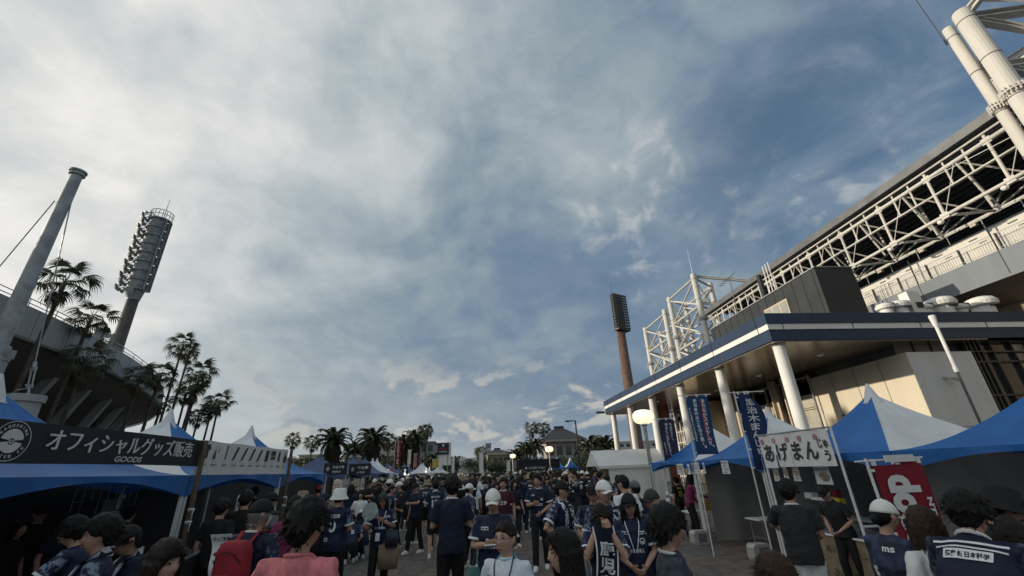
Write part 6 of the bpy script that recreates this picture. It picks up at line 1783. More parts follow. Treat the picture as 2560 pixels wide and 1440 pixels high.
who(2415, 1236, "person bending right in a navy jersey with white sponsor strip, bottom right corner", 112, zd=2.9, hair='short', vol=1.3, shirt=M_jersey2, collar=M_white, lean=30, backp=[('patch', -.11, 1.27, .22, .06, "薩摩 新日本科学"), ('strip', -.17, 1.37, .34, .014), ('strip', -.16, 1.34, .32, .010)], ra='reach', la='reach', hpitch=-12, bulk=1.18)
who(2492, 1215, "person in a dark bucket hat in the shade under the near tent", 60, zd=3.2, cap=('bucket', M_black), hair='short', shirt=M_black, lean=16)
who(2512, 1292, "person with shaggy dark hair at the lower right edge", 130, zd=3.0, fem=True, hair='bob', hair_m=M_hair[2], shirt=jersey_material("jersey_checked", (0.10, 0.13, 0.20), (0.4, 0.45, 0.5), .6), lean=12)
who(1726, 1184, "person in a magenta cloth leaning over the little stall table", 75, zd=12.5, fem=True, hair='long', shirt=M_plum, sleeve='long', lean=12, ra='reach', la='low')
who(1688, 1192, "person in black with a bright yellow number on the bib, by the tent post", 200, zd=14, hair='short', shirt=M_black, print_m=mat("print_lime", (0.45, 0.52, 0.05), 0.6), backp=[('text', -.08, 1.08, .16, .2, "8"), ('strip', -.1, 1.33, .2, .05)])
who(885, 1318, "person crouching with a pale cap among the crowd's feet", -150, zd=11.6, tall=1.74, ground=(-3.0, 13.1), cap=('cap', M_capw), hair='bob', fem=True, shirt=M_navyc, hipz=.40, footy=-.12, lean=26, bottom_m=M_navyc, ra='low', la='low')
who(866, 1330, "person in a navy striped jersey squatting beside the bucket hat", 200, zd=11, tall=1.74, ground=(-3.15, 12.6), hair='short', shirt=M_jersey, hipz=.36, footy=-.15, lean=34, ra='low', la='low', backp=[('text', -.03, 1.15, .08, .1, "5")])
who(928, 1196, "person in a white T-shirt facing left at the edge of the navy tents", -60, h=1.78, hair='short', shirt=M_wshirt, ra='low', la='low')
who(895, 1188, "person in a navy waistcoat with pale stripes near the sign boards", 170, h=1.77, hair='short', shirt=M_navyc, sleeve='long', backp=[('strip', -.17, 1.0, .34, .05)], bottom='shorts')
# under the left tents
for (px, py, h, yaw, lb, kw) in [
        (598, 1213, 1.80, 160, "person in a white shirt with a shoulder strap inside the second left tent", dict(shirt=M_wshirt)),
        (640, 1216, 1.78, 190, "person in black with a white collar inside the second left tent", dict(shirt=M_black, collar=M_white)),
        (560, 1246, 1.70, 170, "dark haired person in black left of the white shirt, second left tent", dict(shirt=M_black)),
        (620, 1226, 1.78, 175, "tall dark figure in front of the white shirt inside the second left tent", dict(shirt=M_black)),
        (740, 1240, 1.72, 185, "person in a maroon top beside the far brown pole", dict(shirt=M_plum, fem=True, hair='long')),
        (757, 1228, 1.70, 150, "person in a beige hat and white patterned shirt in the third left tent", dict(shirt=M_jwhite, cap=('bucket', M_capt))),
        (797, 1212, 1.75, -150, "person in a red cap with a white mask in the third left tent", dict(shirt=M_navyc, cap=('cap', M_red), mask=True)),
        (680, 1232, 1.72, 150, "person in a grey top near the far end of the second left tent", dict(shirt=M_greyc)),
        (110, 1262, 1.76, 60, "shadowed person in a dark cap deep under the nearest left tent", dict(shirt=M_black, cap=('cap', M_black), zd=7.0)),
        (170, 1285, 1.72, 90, "shadowed stall helper under the nearest left tent", dict(shirt=M_navyc, zd=6.6)),
        (330, 1265, 1.74, 180, "shadowed person with short hair under the nearest left tent", dict(shirt=M_black, zd=7.5)),
        (55, 1300, 1.70, 80, "shadowed person at the left edge under the tent", dict(shirt=M_black, hair='long', fem=True, zd=6.2))]:
    kw.setdefault('hair', 'short'); who(px, py, lb, yaw, h=None if 'zd' in kw else h*1.03, vox=.016, **kw)

# ------------------------------------------------------------------ things they carry
def onb(root, p):
    """a point given in a figure's own frame, in the world"""
    s = root.scale[0]; return root.location+Matrix.Rotation(root.rotation_euler[2], 3, 'Z')@(Vector(p)*s)


def attach_mesh(mb, root):
    mb.v = [tuple(onb(root, v)) for v in mb.v]; return mb


def rounded(mb, c, size, n=3):
    """soft box by lofting rounded rings"""
    x, y, z = c; w, d, h = size[0]/2, size[1]/2, size[2]/2
    loft(mb, [(x, y, z-h, w*.82, d*.75), (x, y, z-h*.9, w*.97, d*.95), (x, y, z, w, d), (x, y, z+h*.7, w*.95, d*.92), (x, y, z+h*.93, w*.78, d*.75), (x, y, z+h, w*.5, d*.5)], 16, 3.2)


bp_c = onb(r_bp, (0, .2, 1.16)); t = thing("backpack", "red backpack with a front pocket on the masked person's back", "backpack", bp_c)
b = MB(); rounded(b, (0, .205, 1.17), (.31, .17, .46)); attach_mesh(b, r_bp).build("bag", M_red, t, smooth=True)
b = MB(); rounded(b, (0, .30, 1.07), (.24, .07, .2)); attach_mesh(b, r_bp).build("pocket", mat("bag_red_dark", (0.20, 0.012, 0.022), 0.7, 0, 0.15, 8), t, smooth=True)
for s in (-1, 1):
    b = MB(); b.path([(s*.07, .14, 1.37), (s*.085, .06, 1.452), (s*.095, -.02, 1.445), (s*.105, -.12, 1.34), (s*.12, -.13, 1.2), (s*.16, .02, 1.05), (s*.12, .14, 1.0)], .02, 6, flat=.4); attach_mesh(b, r_bp).build("strap", M_red, t)
b = MB(); b.path([(-.13, .27, 1.24), (-.08, .305, 1.31), (0, .312, 1.33), (.08, .305, 1.31), (.13, .27, 1.24)], .004, 4); attach_mesh(b, r_bp).build("zip", M_black, t)
w = onb(r_fan, (-.26, -.33, 1.24)); t = thing("hand_fan", "pale round hand fan held up by the person in the green cap", "fan", w)
b = MB(); q = Matrix.Rotation(R(25), 3, 'Y'); b.add([tuple(w+q@Vector((.13*math.cos(a)*s_, (i-.5)*.008, .2+.15*math.sin(a)*s_))) for i in (0, 1) for s_ in (1,) for a in np.linspace(0, 6.283, 25)[:-1]], [tuple(range(24)), tuple(range(47, 23, -1))]+[(k, (k+1) % 24, 24+(k+1) % 24, 24+k) for k in range(24)]); b.build("leaf", mat("fan_paper", (0.34, 0.40, 0.37), 0.7, 0, 0.25, 14), t)
b = MB(); b.tube(w+q@Vector((0, 0, -.05)), w+q@Vector((0, 0, .1)), .009, n=6); b.build("handle", M_print_w, t)
w = onb(r_fan, (.17, -.12, .80)); t = thing("tote_bag", "large tan tote bag hanging beside the person with the fan", "bag", w)
b = MB(); loft(b, [(w.x, w.y, w.z-.30, .17, .08), (w.x, w.y, w.z-.1, .185, .085), (w.x, w.y, w.z+.07, .18, .06)], 14, 3); b.build("bag", M_tan, t, smooth=True); b = MB(); b.path([w+Vector((-.1, 0, .06)), w+Vector((-.03, 0, .30)), w+Vector((.04, 0, .30)), w+Vector((.1, 0, .06))], .012, 5); b.build("strap", M_tan, t)
w = onb(r_fan, (.22, -.2, .98)); t = thing("shoulder_bag", "dark blue checked bag held over the tan tote", "bag", w); b = MB(); loft(b, [(w.x, w.y, w.z-.14, .11, .06), (w.x, w.y, w.z, .125, .075), (w.x, w.y, w.z+.11, .10, .05)], 14, 2.6); b.build("bag", mat("bag_check", (0.022, 0.035, 0.055), 0.7, 0, 0.5, 12), t, smooth=True); b = MB(); b.path([w+Vector((-.09, 0, .1)), w+Vector((-.03, .05, .24)), w+Vector((.08, 0, .1))], .01, 5); b.build("strap", M_black, t)
w = onb(r_fan, (-.03, -.19, 1.0)); b = MB(); b.box(w, (.075, .006, .125), .05); tag(b.build("name_card", M_print_w, loc=w), "white card hanging on the lanyard of the person with the fan", "card")
w = onb(r_ph, (0, -.33, 1.17)); b = MB(); b.box(w, (.15, .085, .012), 0, Matrix.Rotation(R(-18), 3, 'X')); tag(b.build("phone", M_print_w, loc=w), "pale phone held flat by the person in the white cap", "phone")
w = onb(r_ph, (-.20, -.06, .80)); t = thing("cloth_bag", "teal cloth bag hanging at the hip of the phone user", "bag", w); b = MB(); loft(b, [(w.x, w.y, w.z-.17, .09, .05), (w.x, w.y, w.z, .10, .055), (w.x, w.y, w.z+.14, .085, .035)], 12, 2.8); b.build("bag", M_teal, t, smooth=True); b = MB(); b.path([w+Vector((-.05, 0, .13)), w+Vector((0, 0, .3)), w+Vector((.05, 0, .13))], .008, 5); b.build("strap", M_teal, t)
# the lifted scarf, lettered
t = thing("big_scarf", "long navy and white lettered scarf held up before a face, bottom right of centre", "scarf", onb(r_sc, (0, -.25, 1.3)))
def scf(u, v): return onb(r_sc, (-.115+.23*u+.02*math.sin(v*7), -.225-.03*math.sin(v*5+u*4)-.02*math.sin(u*9), 1.50-.92*v+.015*math.sin(u*7)))
b = MB(); b.grid(lambda u, v: scf(u, v), 10, 36); cl = b.build("cloth", mat("scarf_navy", (0.010, 0.014, 0.035), 0.9, 0, 0.2, 20), t, smooth=True)
b = MB()
for k, ch in enumerate("鹿児島一心"):
    v_, f_, sz = text_geo(ch, .03); b.add([tuple(scf(.16+.68*q[0]/sz[0], .13+.168*(k+1)-.155*q[1]/sz[1])+Matrix.Rotation(r_sc.rotation_euler[2], 3, 'Z')@Vector((0, -.008, 0))) for q in v_], f_)
b.build("lettering", M_print_w, cl)
b = MB()
for u0 in (0.0, .93): b.grid(lambda u, v: scf(u0+.07*u, v)+Matrix.Rotation(r_sc.rotation_euler[2], 3, 'Z')@Vector((0, -.006, 0)), 1, 36)
e_ = b.build("edge_stripe", M_print_w, cl); e_['kind'] = 'stuff'
w = onb(r_sc, (-.05, -.24, 1.50)); b = MB(); b.box(w, (.075, .012, .15), R(-12)); tag(b.build("phone", M_black, loc=w), "black phone held beside the lifted scarf", "phone")

# ------------------------------------------------------------------ stalls on the right
def paper(px, py0, py1, px1, x, lb, lines, m=None, group="papers hung on the right stalls", red=False):
    a = at_x(px, py0, x); c = at_x(px1, py1, x); y0, y1 = a.y, c.y; z1, z0 = a.z, c.z
    b = MB(); b.grid(lambda u, v: Vector((x+.01*math.sin(u*3+v*2), y0+(y1-y0)*u, z0+(z1-z0)*v)), 4, 4); o = tag(b.build("paper_notice", m or M_wshirt, loc=(x, (y0+y1)/2, z0)), lb, "paper", group)
    b = MB(); w = abs(y1-y0); h = z1-z0; f = lambda u, v: Vector((x-.014, y0+(y1-y0)/w*u, z0+v))
    for (s_, fx_, fy_, fw, fh) in lines: put_text(b, s_, f, fx_*w, fy_*h, w=fw*w, h=fh*h, bold=.02)
    if b.v: b.build("lettering", M_ink, o)
    return o
L2_ = [("本日販売", .1, .68, .8, .16), ("500円", .2, .42, .6, .16), ("お一人様", .15, .16, .7, .13)]
paper(1690, 1160, 1186, 1712, 6.12, "white notice at the far left of the row of notices", L2_)
paper(1716, 1160, 1186, 1728, 6.12, "slim white notice with a dark bottle print", [("酒", .2, .3, .6, .4)])
paper(1732, 1157, 1184, 1752, 6.12, "white notice with bold lines beside the slim notice", L2_)
paper(1754, 1157, 1184, 1766, 6.12, "white notice at the right end of the row of notices", L2_)
paper(1800, 1152, 1185, 1827, 6.12, "white price notice hung alone on the blue valance", [("本日あげたて", .08, .78, .84, .12), ("2個", .3, .55, .4, .12), ("1個 250円", .1, .3, .8, .12), ("MENU", .25, .08, .5, .1)])
M_food = mat("food_photo", (0.36, 0.31, 0.24), 0.6, 0, 0.5, 9)
for (a, c_, d, e_, lb) in ((1928, 1167, 1203, 1952, "food picture at the left under the white stall sign"), (1953, 1167, 1203, 1975, "food picture in the middle under the white stall sign"), (1976, 1166, 1203, 2004, "food picture on the right of three under the stall sign")):
    o = paper(a, c_, d, e_, 6.13, lb, [("350円", .15, .12, .7, .14)], m=M_wshirt, group="food pictures under the white stall sign")
    a_ = at_x(a+3, c_+5, 6.118); c2 = at_x(e_-3, d-14, 6.118); b = MB(); b.grid(lambda u, v: Vector((6.115, a_.y+(c2.y-a_.y)*u, c2.z+(a_.z-c2.z)*v)), 2, 2); b.build("picture", M_food, o)
o = paper(2030, 1166, 1212, 2085, 6.3, "large food poster hung at the right under the stall sign", [("名物まんじゅう", .1, .8, .8, .1)], group="food pictures under the white stall sign"); a_ = at_x(2042, 1178, 6.28); c2 = at_x(2078, 1203, 6.28); b = MB(); b.ball(((6.285), (a_.y+c2.y)/2, (a_.z+c2.z)/2), (.01, abs(a_.y-c2.y)*.45, abs(a_.z-c2.z)*.5), 14, 8); b.build("picture", M_food, o)
# white sign: three sheets with brushed hiragana and blossoms
sg = thing("stall_sign", "white cloth sign with black brushed hiragana and pink blossoms on the right stall", "sign", (6.05, 8.15, 2.2))
y0, y1, za, zb = 9.16, 7.22, 1.875, 2.475; L = y0-y1; XS = 6.05
f = lambda u, v: Vector((XS+.012*math.sin(u*9), y0-u, za+v+.06*0))
for (u0, u1, drop) in ((0, .42, .02), (.47, .86, .0), (.87, L, .0)):
    b = MB(); b.grid(lambda u, v: f(u0+(u1-u0)*u, -drop+(zb-za+drop)*v), 10, 5); b.build("cloth", M_wshirt, sg, smooth=True)
fo = lambda u, v: f(u, v)+Vector((-.012, 0, 0)); b = MB()
for ch, u, w_, v, h_ in (("あ", .07, .30, .10, .33), ("げ", .50, .31, .10, .34), ("ま", .92, .28, .11, .33), ("ん", 1.28, .30, .11, .32), ("じゅ", 1.62, .26, .29, .17), ("う", 1.72, .14, .08, .18)): put_text(b, ch, fo, u, v, w=w_, h=h_, bold=.028)
b.build("lettering", mat("brush_ink", (0.045, 0.045, 0.045), 0.6, 0, 0.2, 8), sg)
for k, u in enumerate((.08, .48, .85, 1.22, 1.60)):
    b = MB()
    for q in range(5): a = q*1.2566+.3*k; b.ball(fo(u+.035*math.cos(a), .49+.035*math.sin(a)), (.005, .026, .026), 8, 4)
    b.build("blossom", mat("blossom_pink", (0.50, 0.26, 0.30), 0.7, 0, 0.1, 9), sg)
b = MB(); b.tube((XS, y0+.1, zb+.02), (XS, y1-.05, zb+.02), .016, n=7); b.build("rod", M_steel, sg)
# stall frame and counter behind the sign
st = thing("stall_counter", "food counter of pipes and trays with a cardboard front under the white sign", "stall", (6.5, 7.9, 0))
b = MB(); b.tube((6.1, 7.2, 0), (6.1, 7.2, 2.5), .022, n=7); b.tube((6.1, 9.2, 0), (6.1, 9.2, 2.5), .022, n=7); b.tube((6.1, 7.2, .78), (6.1, 9.2, .78), .02, n=7); b.tube((6.9, 7.2, 0), (6.9, 7.2, 2.2), .02, n=6); b.tube((6.1, 7.2, .98), (6.9, 7.2, .98), .02, n=6); b.build("pipe_frame", M_print_w, st)
b = MB(); b.box((6.6, 8.1, .78), (.9, 1.9, .04)); b.build("counter_top", M_steel, st)
b = MB(); b.box((6.12, 7.5, .38), (.02, 1.5, .74)); cf = b.build("cardboard_front", mat("cardboard", (0.25, 0.20, 0.13), 0.85, 0, 0.15, 5), st)
b = MB(); ff = lambda u, v: Vector((6.105, 8.2-u, v)); put_text(b, "あげまんじゅう", ff, .05, .5, w=1.2, h=.12); put_text(b, "あげまん", ff, .1, .15, w=.8, h=.14); b.build("lettering", mat("marker_ink", (0.06, 0.045, 0.04), 0.7), cf)
for k, (x_, y_, sx, sy, h_, m_) in enumerate(((6.45, 8.6, .4, .5, .06, M_steel), (6.5, 7.9, .45, .55, .05, M_steel), (6.75, 8.2, .3, .3, .14, M_wshirt))):
    b = MB(); b.box((x_, y_, .80+h_/2), (sx, sy, h_)); b.box((x_, y_, .805+h_), (sx-.05, sy-.05, .012)); tag(b.build("tray", m_, loc=(x_, y_, .8)), ("steel tray at the far end of the stall counter", "steel tray nearest on the stall counter", "white box standing on the stall counter")[k], "tray")
p = at_x(2098, 1252, 6.6); b = MB(); b.box(p, (.12, .16, .09)); tag(b.build("yellow_box", mat("box_yellow", (0.55, 0.45, 0.03), 0.6, 0, 0.1, 8), loc=p), "small yellow box on the stall shelf", "box")
p = at_x(2092, 1236, 6.75); b = MB(); b.box(p, (.10, .10, .14)); tag(b.build("red_box", M_red, loc=p), "small red carton above the yellow box", "box")
p = at_x(2062, 1246, 6.7); b = MB(); b.box(p, (.3, .36, .05)); b.box(p+Vector((0, .3, .04)), (.2, .2, .1)); tag(b.build("food_trays", M_wshirt, loc=p), "stack of white food trays on the stall shelf", "trays")
b = MB(); b.box((6.75, 8.0, 1.0), (.35, 1.3, .03)); tag(b.build("shelf", M_steel, loc=(6.75, 8, 1)), "grey shelf over the stall counter", "shelf")
for i, (x_, y_, lb) in enumerate(((9.3, 7.92, "grey back curtain of the tent behind the red flag"), (9.3, 11.12, "grey back curtain behind the brushed navy banner"), (9.3, 4.72, "dark back curtain of the near right tent"))):
    b = MB(); b.grid(lambda u, v: Vector((x_+.03*math.sin(u*20), y_-1.55+3.1*u, .05+2.0*v)), 40, 4); tag(b.build("back_curtain", M_tgrey, loc=(x_, y_, 0), smooth=True), lb, "curtain")
for (y_, lb) in ((12.72, "grey side curtain between the two far food tents"), (9.52, "grey side curtain right behind the white stall sign"), (6.32, "grey side curtain beside the red flag")):
    b = MB(); b.grid(lambda u, v: Vector((6.5+2.8*u, y_+.03*math.sin(u*20), .05+1.98*v)), 40, 4); tag(b.build("side_curtain", M_tgrey, loc=(7.8, y_, 0), smooth=True), lb, "curtain")
# water weights on the tent legs
def weight(x, y, s, lb):
    t = thing("water_weight", lb, "tent weight", (x, y, 0), "water weights on the tent legs"); b = MB(); b.prism([(-.19, 0), (.19, 0), (.21, .05), (.21, .26), (.15, .33), (-.15, .33), (-.21, .26), (-.21, .05)], (x, y+.14, 0), (s, 0, 0), (0, 0, s), .28); b.build("tank", mat("weight_plastic", (0.42, 0.42, 0.38), 0.5, 0, 0.1, 8), t); b = MB(); b.lathe((x, y-.145, 0), [(.0, 0)], 4) if False else None
    b.ball((x+.02, y-.15, .17*s), (.05, .02, .05), 10, 5); b.box((x+.02, y-.145, .17*s), (.22, .02, .2)); b.build("recess", M_greyc, t)
weight(6.0, 12.7, 1.0, "white water weight at the leg between the far food tents"); weight(6.2, 10.35, 1.0, "white water weight at the leg by the dark polo customer"); 
# folding table with bottles and notices
tb_ = thing("folding_table", "folding table with bottles and hanging notices at the far food tent", "table", (6.9, 13.6, 0)); b = MB(); b.box((7.0, 13.6, .70), (1.8, .6, .03)); b.build("table_top", M_wshirt, tb_)
for x_ in (6.2, 7.8):
    for y_ in (13.35, 13.85):
        b = MB(); b.bar((x_, y_, 0), (x_, y_, .69), .03); b.build("leg", M_dark, tb_)
tb2 = thing("folding_table", "bare folding table behind the white signed stall", "table", (7.3, 11.2, 0)); b = MB(); b.box((7.6, 11.2, .70), (1.8, .6, .03)); b.build("table_top", M_wshirt, tb2)
for x_ in (6.8, 8.4):
    b = MB(); b.path([(x_, 10.95, .69), (x_, 10.95, .03), (x_, 11.45, .03), (x_, 11.45, .69)], .014, 5); b.path([(x_, 10.95, .3), (x_, 11.45, .3)], .012, 5); b.build("leg", M_steel, tb2)
for k in range(7):
    x_ = 6.25+.11*k; y_ = 13.5+.1*(k % 3); b = MB(); b.lathe((x_, y_, .715), [(.033, 0), (.035, .14), (.012, .19), (.012, .23), (0, .23)], 10)
    tag(b.build("bottle", [M_wshirt, mat("bottle_amber", (0.22, 0.12, 0.03), 0.2, 0, 0.1, 4), M_tgrey][k % 3], loc=(x_, y_, .715)), ["white bottle on the folding table", "amber bottle on the folding table", "grey bottle on the folding table"][k % 3], "bottle", "bottles on the folding table")
b = MB(); b.box((6.9, 13.45, .86), (.3, .22, .3), .5); tag(b.build("crate", mat("crate_ochre", (0.30, 0.20, 0.03), 0.6, 0, 0.2, 6), loc=(6.9, 13.45, .715)), "ochre box with a dark print on the folding table", "box")
for k, x_ in enumerate((6.35, 6.62, 6.98)):
    b = MB(); b.box((x_, 13.28, .50), (.22, .008, .34)); o = tag(b.build("paper_notice", M_wshirt, loc=(x_, 13.28, .33)), ("notice taped to the table front, left of three", "notice taped to the table front, middle of three", "notice taped to the table front, right of three")[k], "paper", "notices on the table front"); b = MB(); f3 = lambda u, v: Vector((x_-.11+u, 13.27, .33+v)); put_text(b, "お知らせ", f3, .02, .25, w=.18, h=.05); put_text(b, "販売中", f3, .03, .12, w=.15, h=.08); b.build("lettering", M_ink, o)
# cones and the rope between them
for i, (x_, y_, lb) in enumerate(((9.6, 21.9, "green and white traffic cone near the stall table"), (10.2, 24.4, "green and white traffic cone behind, by the tent corner"))):
    t = thing("traffic_cone", lb, "traffic cone", (x_, y_, 0), "green cones roping off the wing"); b = MB(); b.box((x_, y_, .02), (.38, .38, .04)); b.lathe((x_, y_, 0), [(.15, .04), (.12, .2)], 14); b.lathe((x_, y_, 0), [(.095, .36), (.07, .5)], 14); b.build("cone", mat("cone_green", (0.02, 0.16, 0.085), 0.5, 0, 0.1, 5), t); b = MB(); b.lathe((x_, y_, 0), [(.12, .2), (.095, .36)], 14); b.lathe((x_, y_, 0), [(.07, .5), (.025, .7), (0, .71)], 14); b.build("band", M_wshirt, t)
b = MB(); b.path([(10.2, 24.4, .62), (9.95, 23.2, .52), (9.6, 21.9, .62), (8.8, 19.5, .5), (8.2, 17.5, .6)], .02, 5); tag(b.build("rope", M_wshirt, loc=(9.6, 21.9, 0)), "pale rope strung between the green cones", "rope")
# fence by the wing
fe = thing("bar_fence", "low dark bar fence in front of the sunlit wing", "fence", (11.6, 24, 0))
for k in range(60):
    y_ = 19+.2*k; b = MB() if k == 0 else b; b.box((11.6, y_, .55), (.02, .02, .95))
    if k % 12 == 11: o = b.build("bars", M_dark, fe); o['kind'] = 'stuff'; b = MB(); 
    if k % 12 == 0:
        bb = MB(); bb.box((11.6, y_, .55), (.06, .06, 1.1)); bb.build("post", M_dark, fe)
for z_ in (.1, 1.02):
    bb = MB(); bb.box((11.6, 25, z_), (.04, 12, .04)); bb.build("rail", M_dark, fe)

# ------------------------------------------------------------------ left stall front: barrier with cloth, notices
bc = thing("barrier_cloth", "black cloth draped on a rail lettered with the club name, bottom left", "barrier", (-3.5, 6.4, 0))
A_ = at_z(430, 1378, 1.06); B2 = at_z(640, 1338, 1.0); A_.z = 1.06; B2.z = 1.06; A_ = Vector((-3.35, 4.3, 1.06)); B2 = Vector((-4.2, 8.3, 1.06))
b = MB(); b.tube(A_, B2, .025, n=8); b.build("rail", M_steel, bc); dxy = (B2-A_).normalized(); nrm = Vector((dxy.y, -dxy.x, 0)); nrm = nrm if nrm.x > 0 else -nrm
b = MB(); b.grid(lambda u, v: A_.lerp(B2, u)+Vector((0, 0, -1.0*v))+nrm*(.03+.02*math.sin(u*30)*v), 50, 4); b.build("cloth", mat("banner_black", (0.008, 0.009, 0.014), 0.85, 0, 0.2, 6), bc, smooth=True)
fb_ = lambda u, v: A_+dxy*u+Vector((0, 0, v))+nrm*.062; b = MB(); put_text(b, "KAGOSHIMA", fb_, .35, -.36, w=1.35, h=.15, bold=.03, shear=.2); put_text(b, "UNITED FC", fb_, .35, -.56, w=1.1, h=.13, bold=.03, shear=.2); b.build("lettering", M_print, bc)
for u in (.03, .5, .97):
    q = A_.lerp(B2, u); b = MB(); b.tube((q.x, q.y, 0), q, .022, n=7); b.build("post", M_steel, bc)
pn = thing("paper_notice", "curled white paper notice with a dark red arrow on the barrier, bottom left", "paper", A_.lerp(B2, .36))
c0 = at_depth(553, 1395, 4.6); d_r = (_R*1.0); rx = Vector((_R[0], _R[1], 0)).normalized(); up = Vector((0, 0, 1)); back = Vector((rx.y, -rx.x, 0))*-1
pf = lambda u, v: c0+rx*(u-.5)*.24+up*(v-.5)*.46+rx*(.10*(.5-v))+Vector((rx.y, -rx.x, 0))*(.03*math.sin(v*6.5))
b = MB(); b.grid(pf, 6, 18); b.build("sheet", M_wshirt, pn, smooth=True); fro = lambda u, v: pf(u, v)+Vector((rx.y, -rx.x, 0))*.012; b = MB()
put_text(b, "グッズ販売", fro, .1, .84, w=.8, h=.10, bold=.03); put_text(b, "入口", fro, .35, .70, w=.32, h=.09, bold=.02); put_text(b, "出口", fro, .22, .20, w=.5, h=.14, bold=.03); put_text(b, "最後尾はこちら", fro, .12, .42, w=.76, h=.06); b.build("lettering", M_ink, pn)
b = MB(); b.add([fro(*q) for q in ((.08, .58), (.28, .64), (.28, .60), (.9, .60), (.9, .555), (.28, .555), (.28, .52))], [(0, 6, 5, 4, 3, 2, 1)]); b.build("arrow", M_red, pn)
# goods tables and a grid rack under the left tents
for i, (y_, lb) in enumerate(((5.9, "goods table under the nearest left tent"), (9.3, "goods table under the second left tent"), (12.6, "goods table under the third left tent"))):
    t = thing("goods_table", lb, "table", (-5.2, y_, 0)); b = MB(); b.box((-5.2, y_, .74), (.6, 2.6, .03)); b.build("table_top", M_greyc, t); b = MB(); b.grid(lambda u, v: Vector((-4.88+.015*math.sin(u*26), y_-1.3+2.6*u, .75-.72*v)), 40, 3); b.build("table_cloth", M_navyc, t, smooth=True)
for i, (y_, lb) in enumerate(((4.6, "wire display rack with goods at the back of the nearest left tent"), (7.0, "wire display rack at the back, beside the first brown pole"), (10.2, "wire display rack at the back of the second left tent"))):
    t = thing("display_rack", lb, "rack", (-7.5, y_, 0)); b = MB()
    for k in range(9): b.tube((-7.5, y_-.8+.2*k, .1), (-7.5, y_-.8+.2*k, 2.0), .008, n=4); b.tube((-7.5, y_-.8, .2+.22*k), (-7.5, y_+.8, .2+.22*k), .008, n=4)
    b.build("wire_grid", M_steel, t)
    for k in range(3):
        b = MB(); b.grid(lambda u, v: Vector((-7.44, y_-.65+.5*k+.36*u, 1.75-.6*v)), 2, 2); b.build("hung_shirt", [M_navyc, M_greyc, M_jersey][k], t)
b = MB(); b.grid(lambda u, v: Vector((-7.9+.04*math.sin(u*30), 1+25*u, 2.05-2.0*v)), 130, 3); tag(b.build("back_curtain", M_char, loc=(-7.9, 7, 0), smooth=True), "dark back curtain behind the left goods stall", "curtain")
# sign boards of the navy stalls
for i, (px, px1, py, py1, y_, lb) in enumerate(((812, 866, 1158, 1186, 24, "nearest dark sign board on legs in front of the navy tents"), (874, 926, 1160, 1187, 25.5, "second dark sign board in front of the navy tents"), (932, 962, 1163, 1188, 40, "third dark sign board in front of the white peaks"), (1000, 1020, 1168, 1186, 52, "far dark sign board by the maroon banner"))):
    a = at_y(px, py, y_); c_ = at_y(px1, py1, y_); t = thing("sign_board", lb, "sign", ((a.x+c_.x)/2, y_, 0), "dark sign boards at the navy tents"); b = MB(); b.box(((a.x+c_.x)/2, y_, (a.z+c_.z)/2), (c_.x-a.x, .05, a.z-c_.z)); b.build("board", mat("board_ink", (0.012, 0.016, 0.026), 0.5, 0, 0.1, 3), t)
    for x_ in (a.x+.02, c_.x-.02):
        b = MB(); b.bar((x_, y_+.04, 0), (x_, y_+.04, a.z), .05); b.build("leg", M_steel, t)
    f4 = lambda u, v: Vector((a.x+u, y_-.04, c_.z+v)); W_, H_ = c_.x-a.x, a.z-c_.z; b = MB(); put_text(b, ("やみつき", "焼き鳥", "ビール", "グルメ")[i], f4, .38*W_, .50*H_, w=.5*W_, h=.26*H_, bold=.03); put_text(b, ("唐揚げ", "かき氷", "生ビール", "出店")[i], f4, .38*W_, .14*H_, w=.36*W_, h=.2*H_, bold=.02); b.build("lettering", M_print, t)
    b = MB(); b.ball(f4(.17*W_, .52*H_), (.07*W_, .01, .2*H_), 8, 6); b.build("picture", M_food, t)

# stock on the left tables and under the right tents
GOODS = [M_navyc, M_wshirt, M_jersey, M_skyblue, M_red, M_greyc]; GN = ("navy", "white", "patterned navy", "sky blue", "red", "grey")
for k in range(24):
    y_ = 4.75+.33*k+(.9 if k > 8 else 0)+(.9 if k > 16 else 0); q = (k*5+k//3) % 6; hgt = .05+.05*((k*7) % 4)
    b = MB(); z_ = .757
    for j in range(1+(k*7) % 4): b.box((-5.15+.03*((k+j) % 3), y_, z_+.03+.055*j), (.30, .24, .05), .06*((k+j) % 3-1))
    tag(b.build("folded_shirts", GOODS[q], loc=(-5.15, y_, .757), smooth=False), "%s of folded %s shirts on the %s goods table, %s" % (("single layer", "low pile", "pile", "tall pile")[(k*7) % 4], GN[q], ("nearest", "second", "third")[(k > 8)+(k > 16)], ("near end", "near middle", "far middle", "far end")[min(3, (k-(0, 9, 17)[(k > 8)+(k > 16)])//2)]), "shirts", "folded shirts on the goods tables")
BX = [mat("box_brown", (0.22, 0.155, 0.09), 0.85, 0, 0.15, 5), M_wshirt, mat("cooler_blue", (0.03, 0.10, 0.25), 0.5, 0, 0.1, 4)]
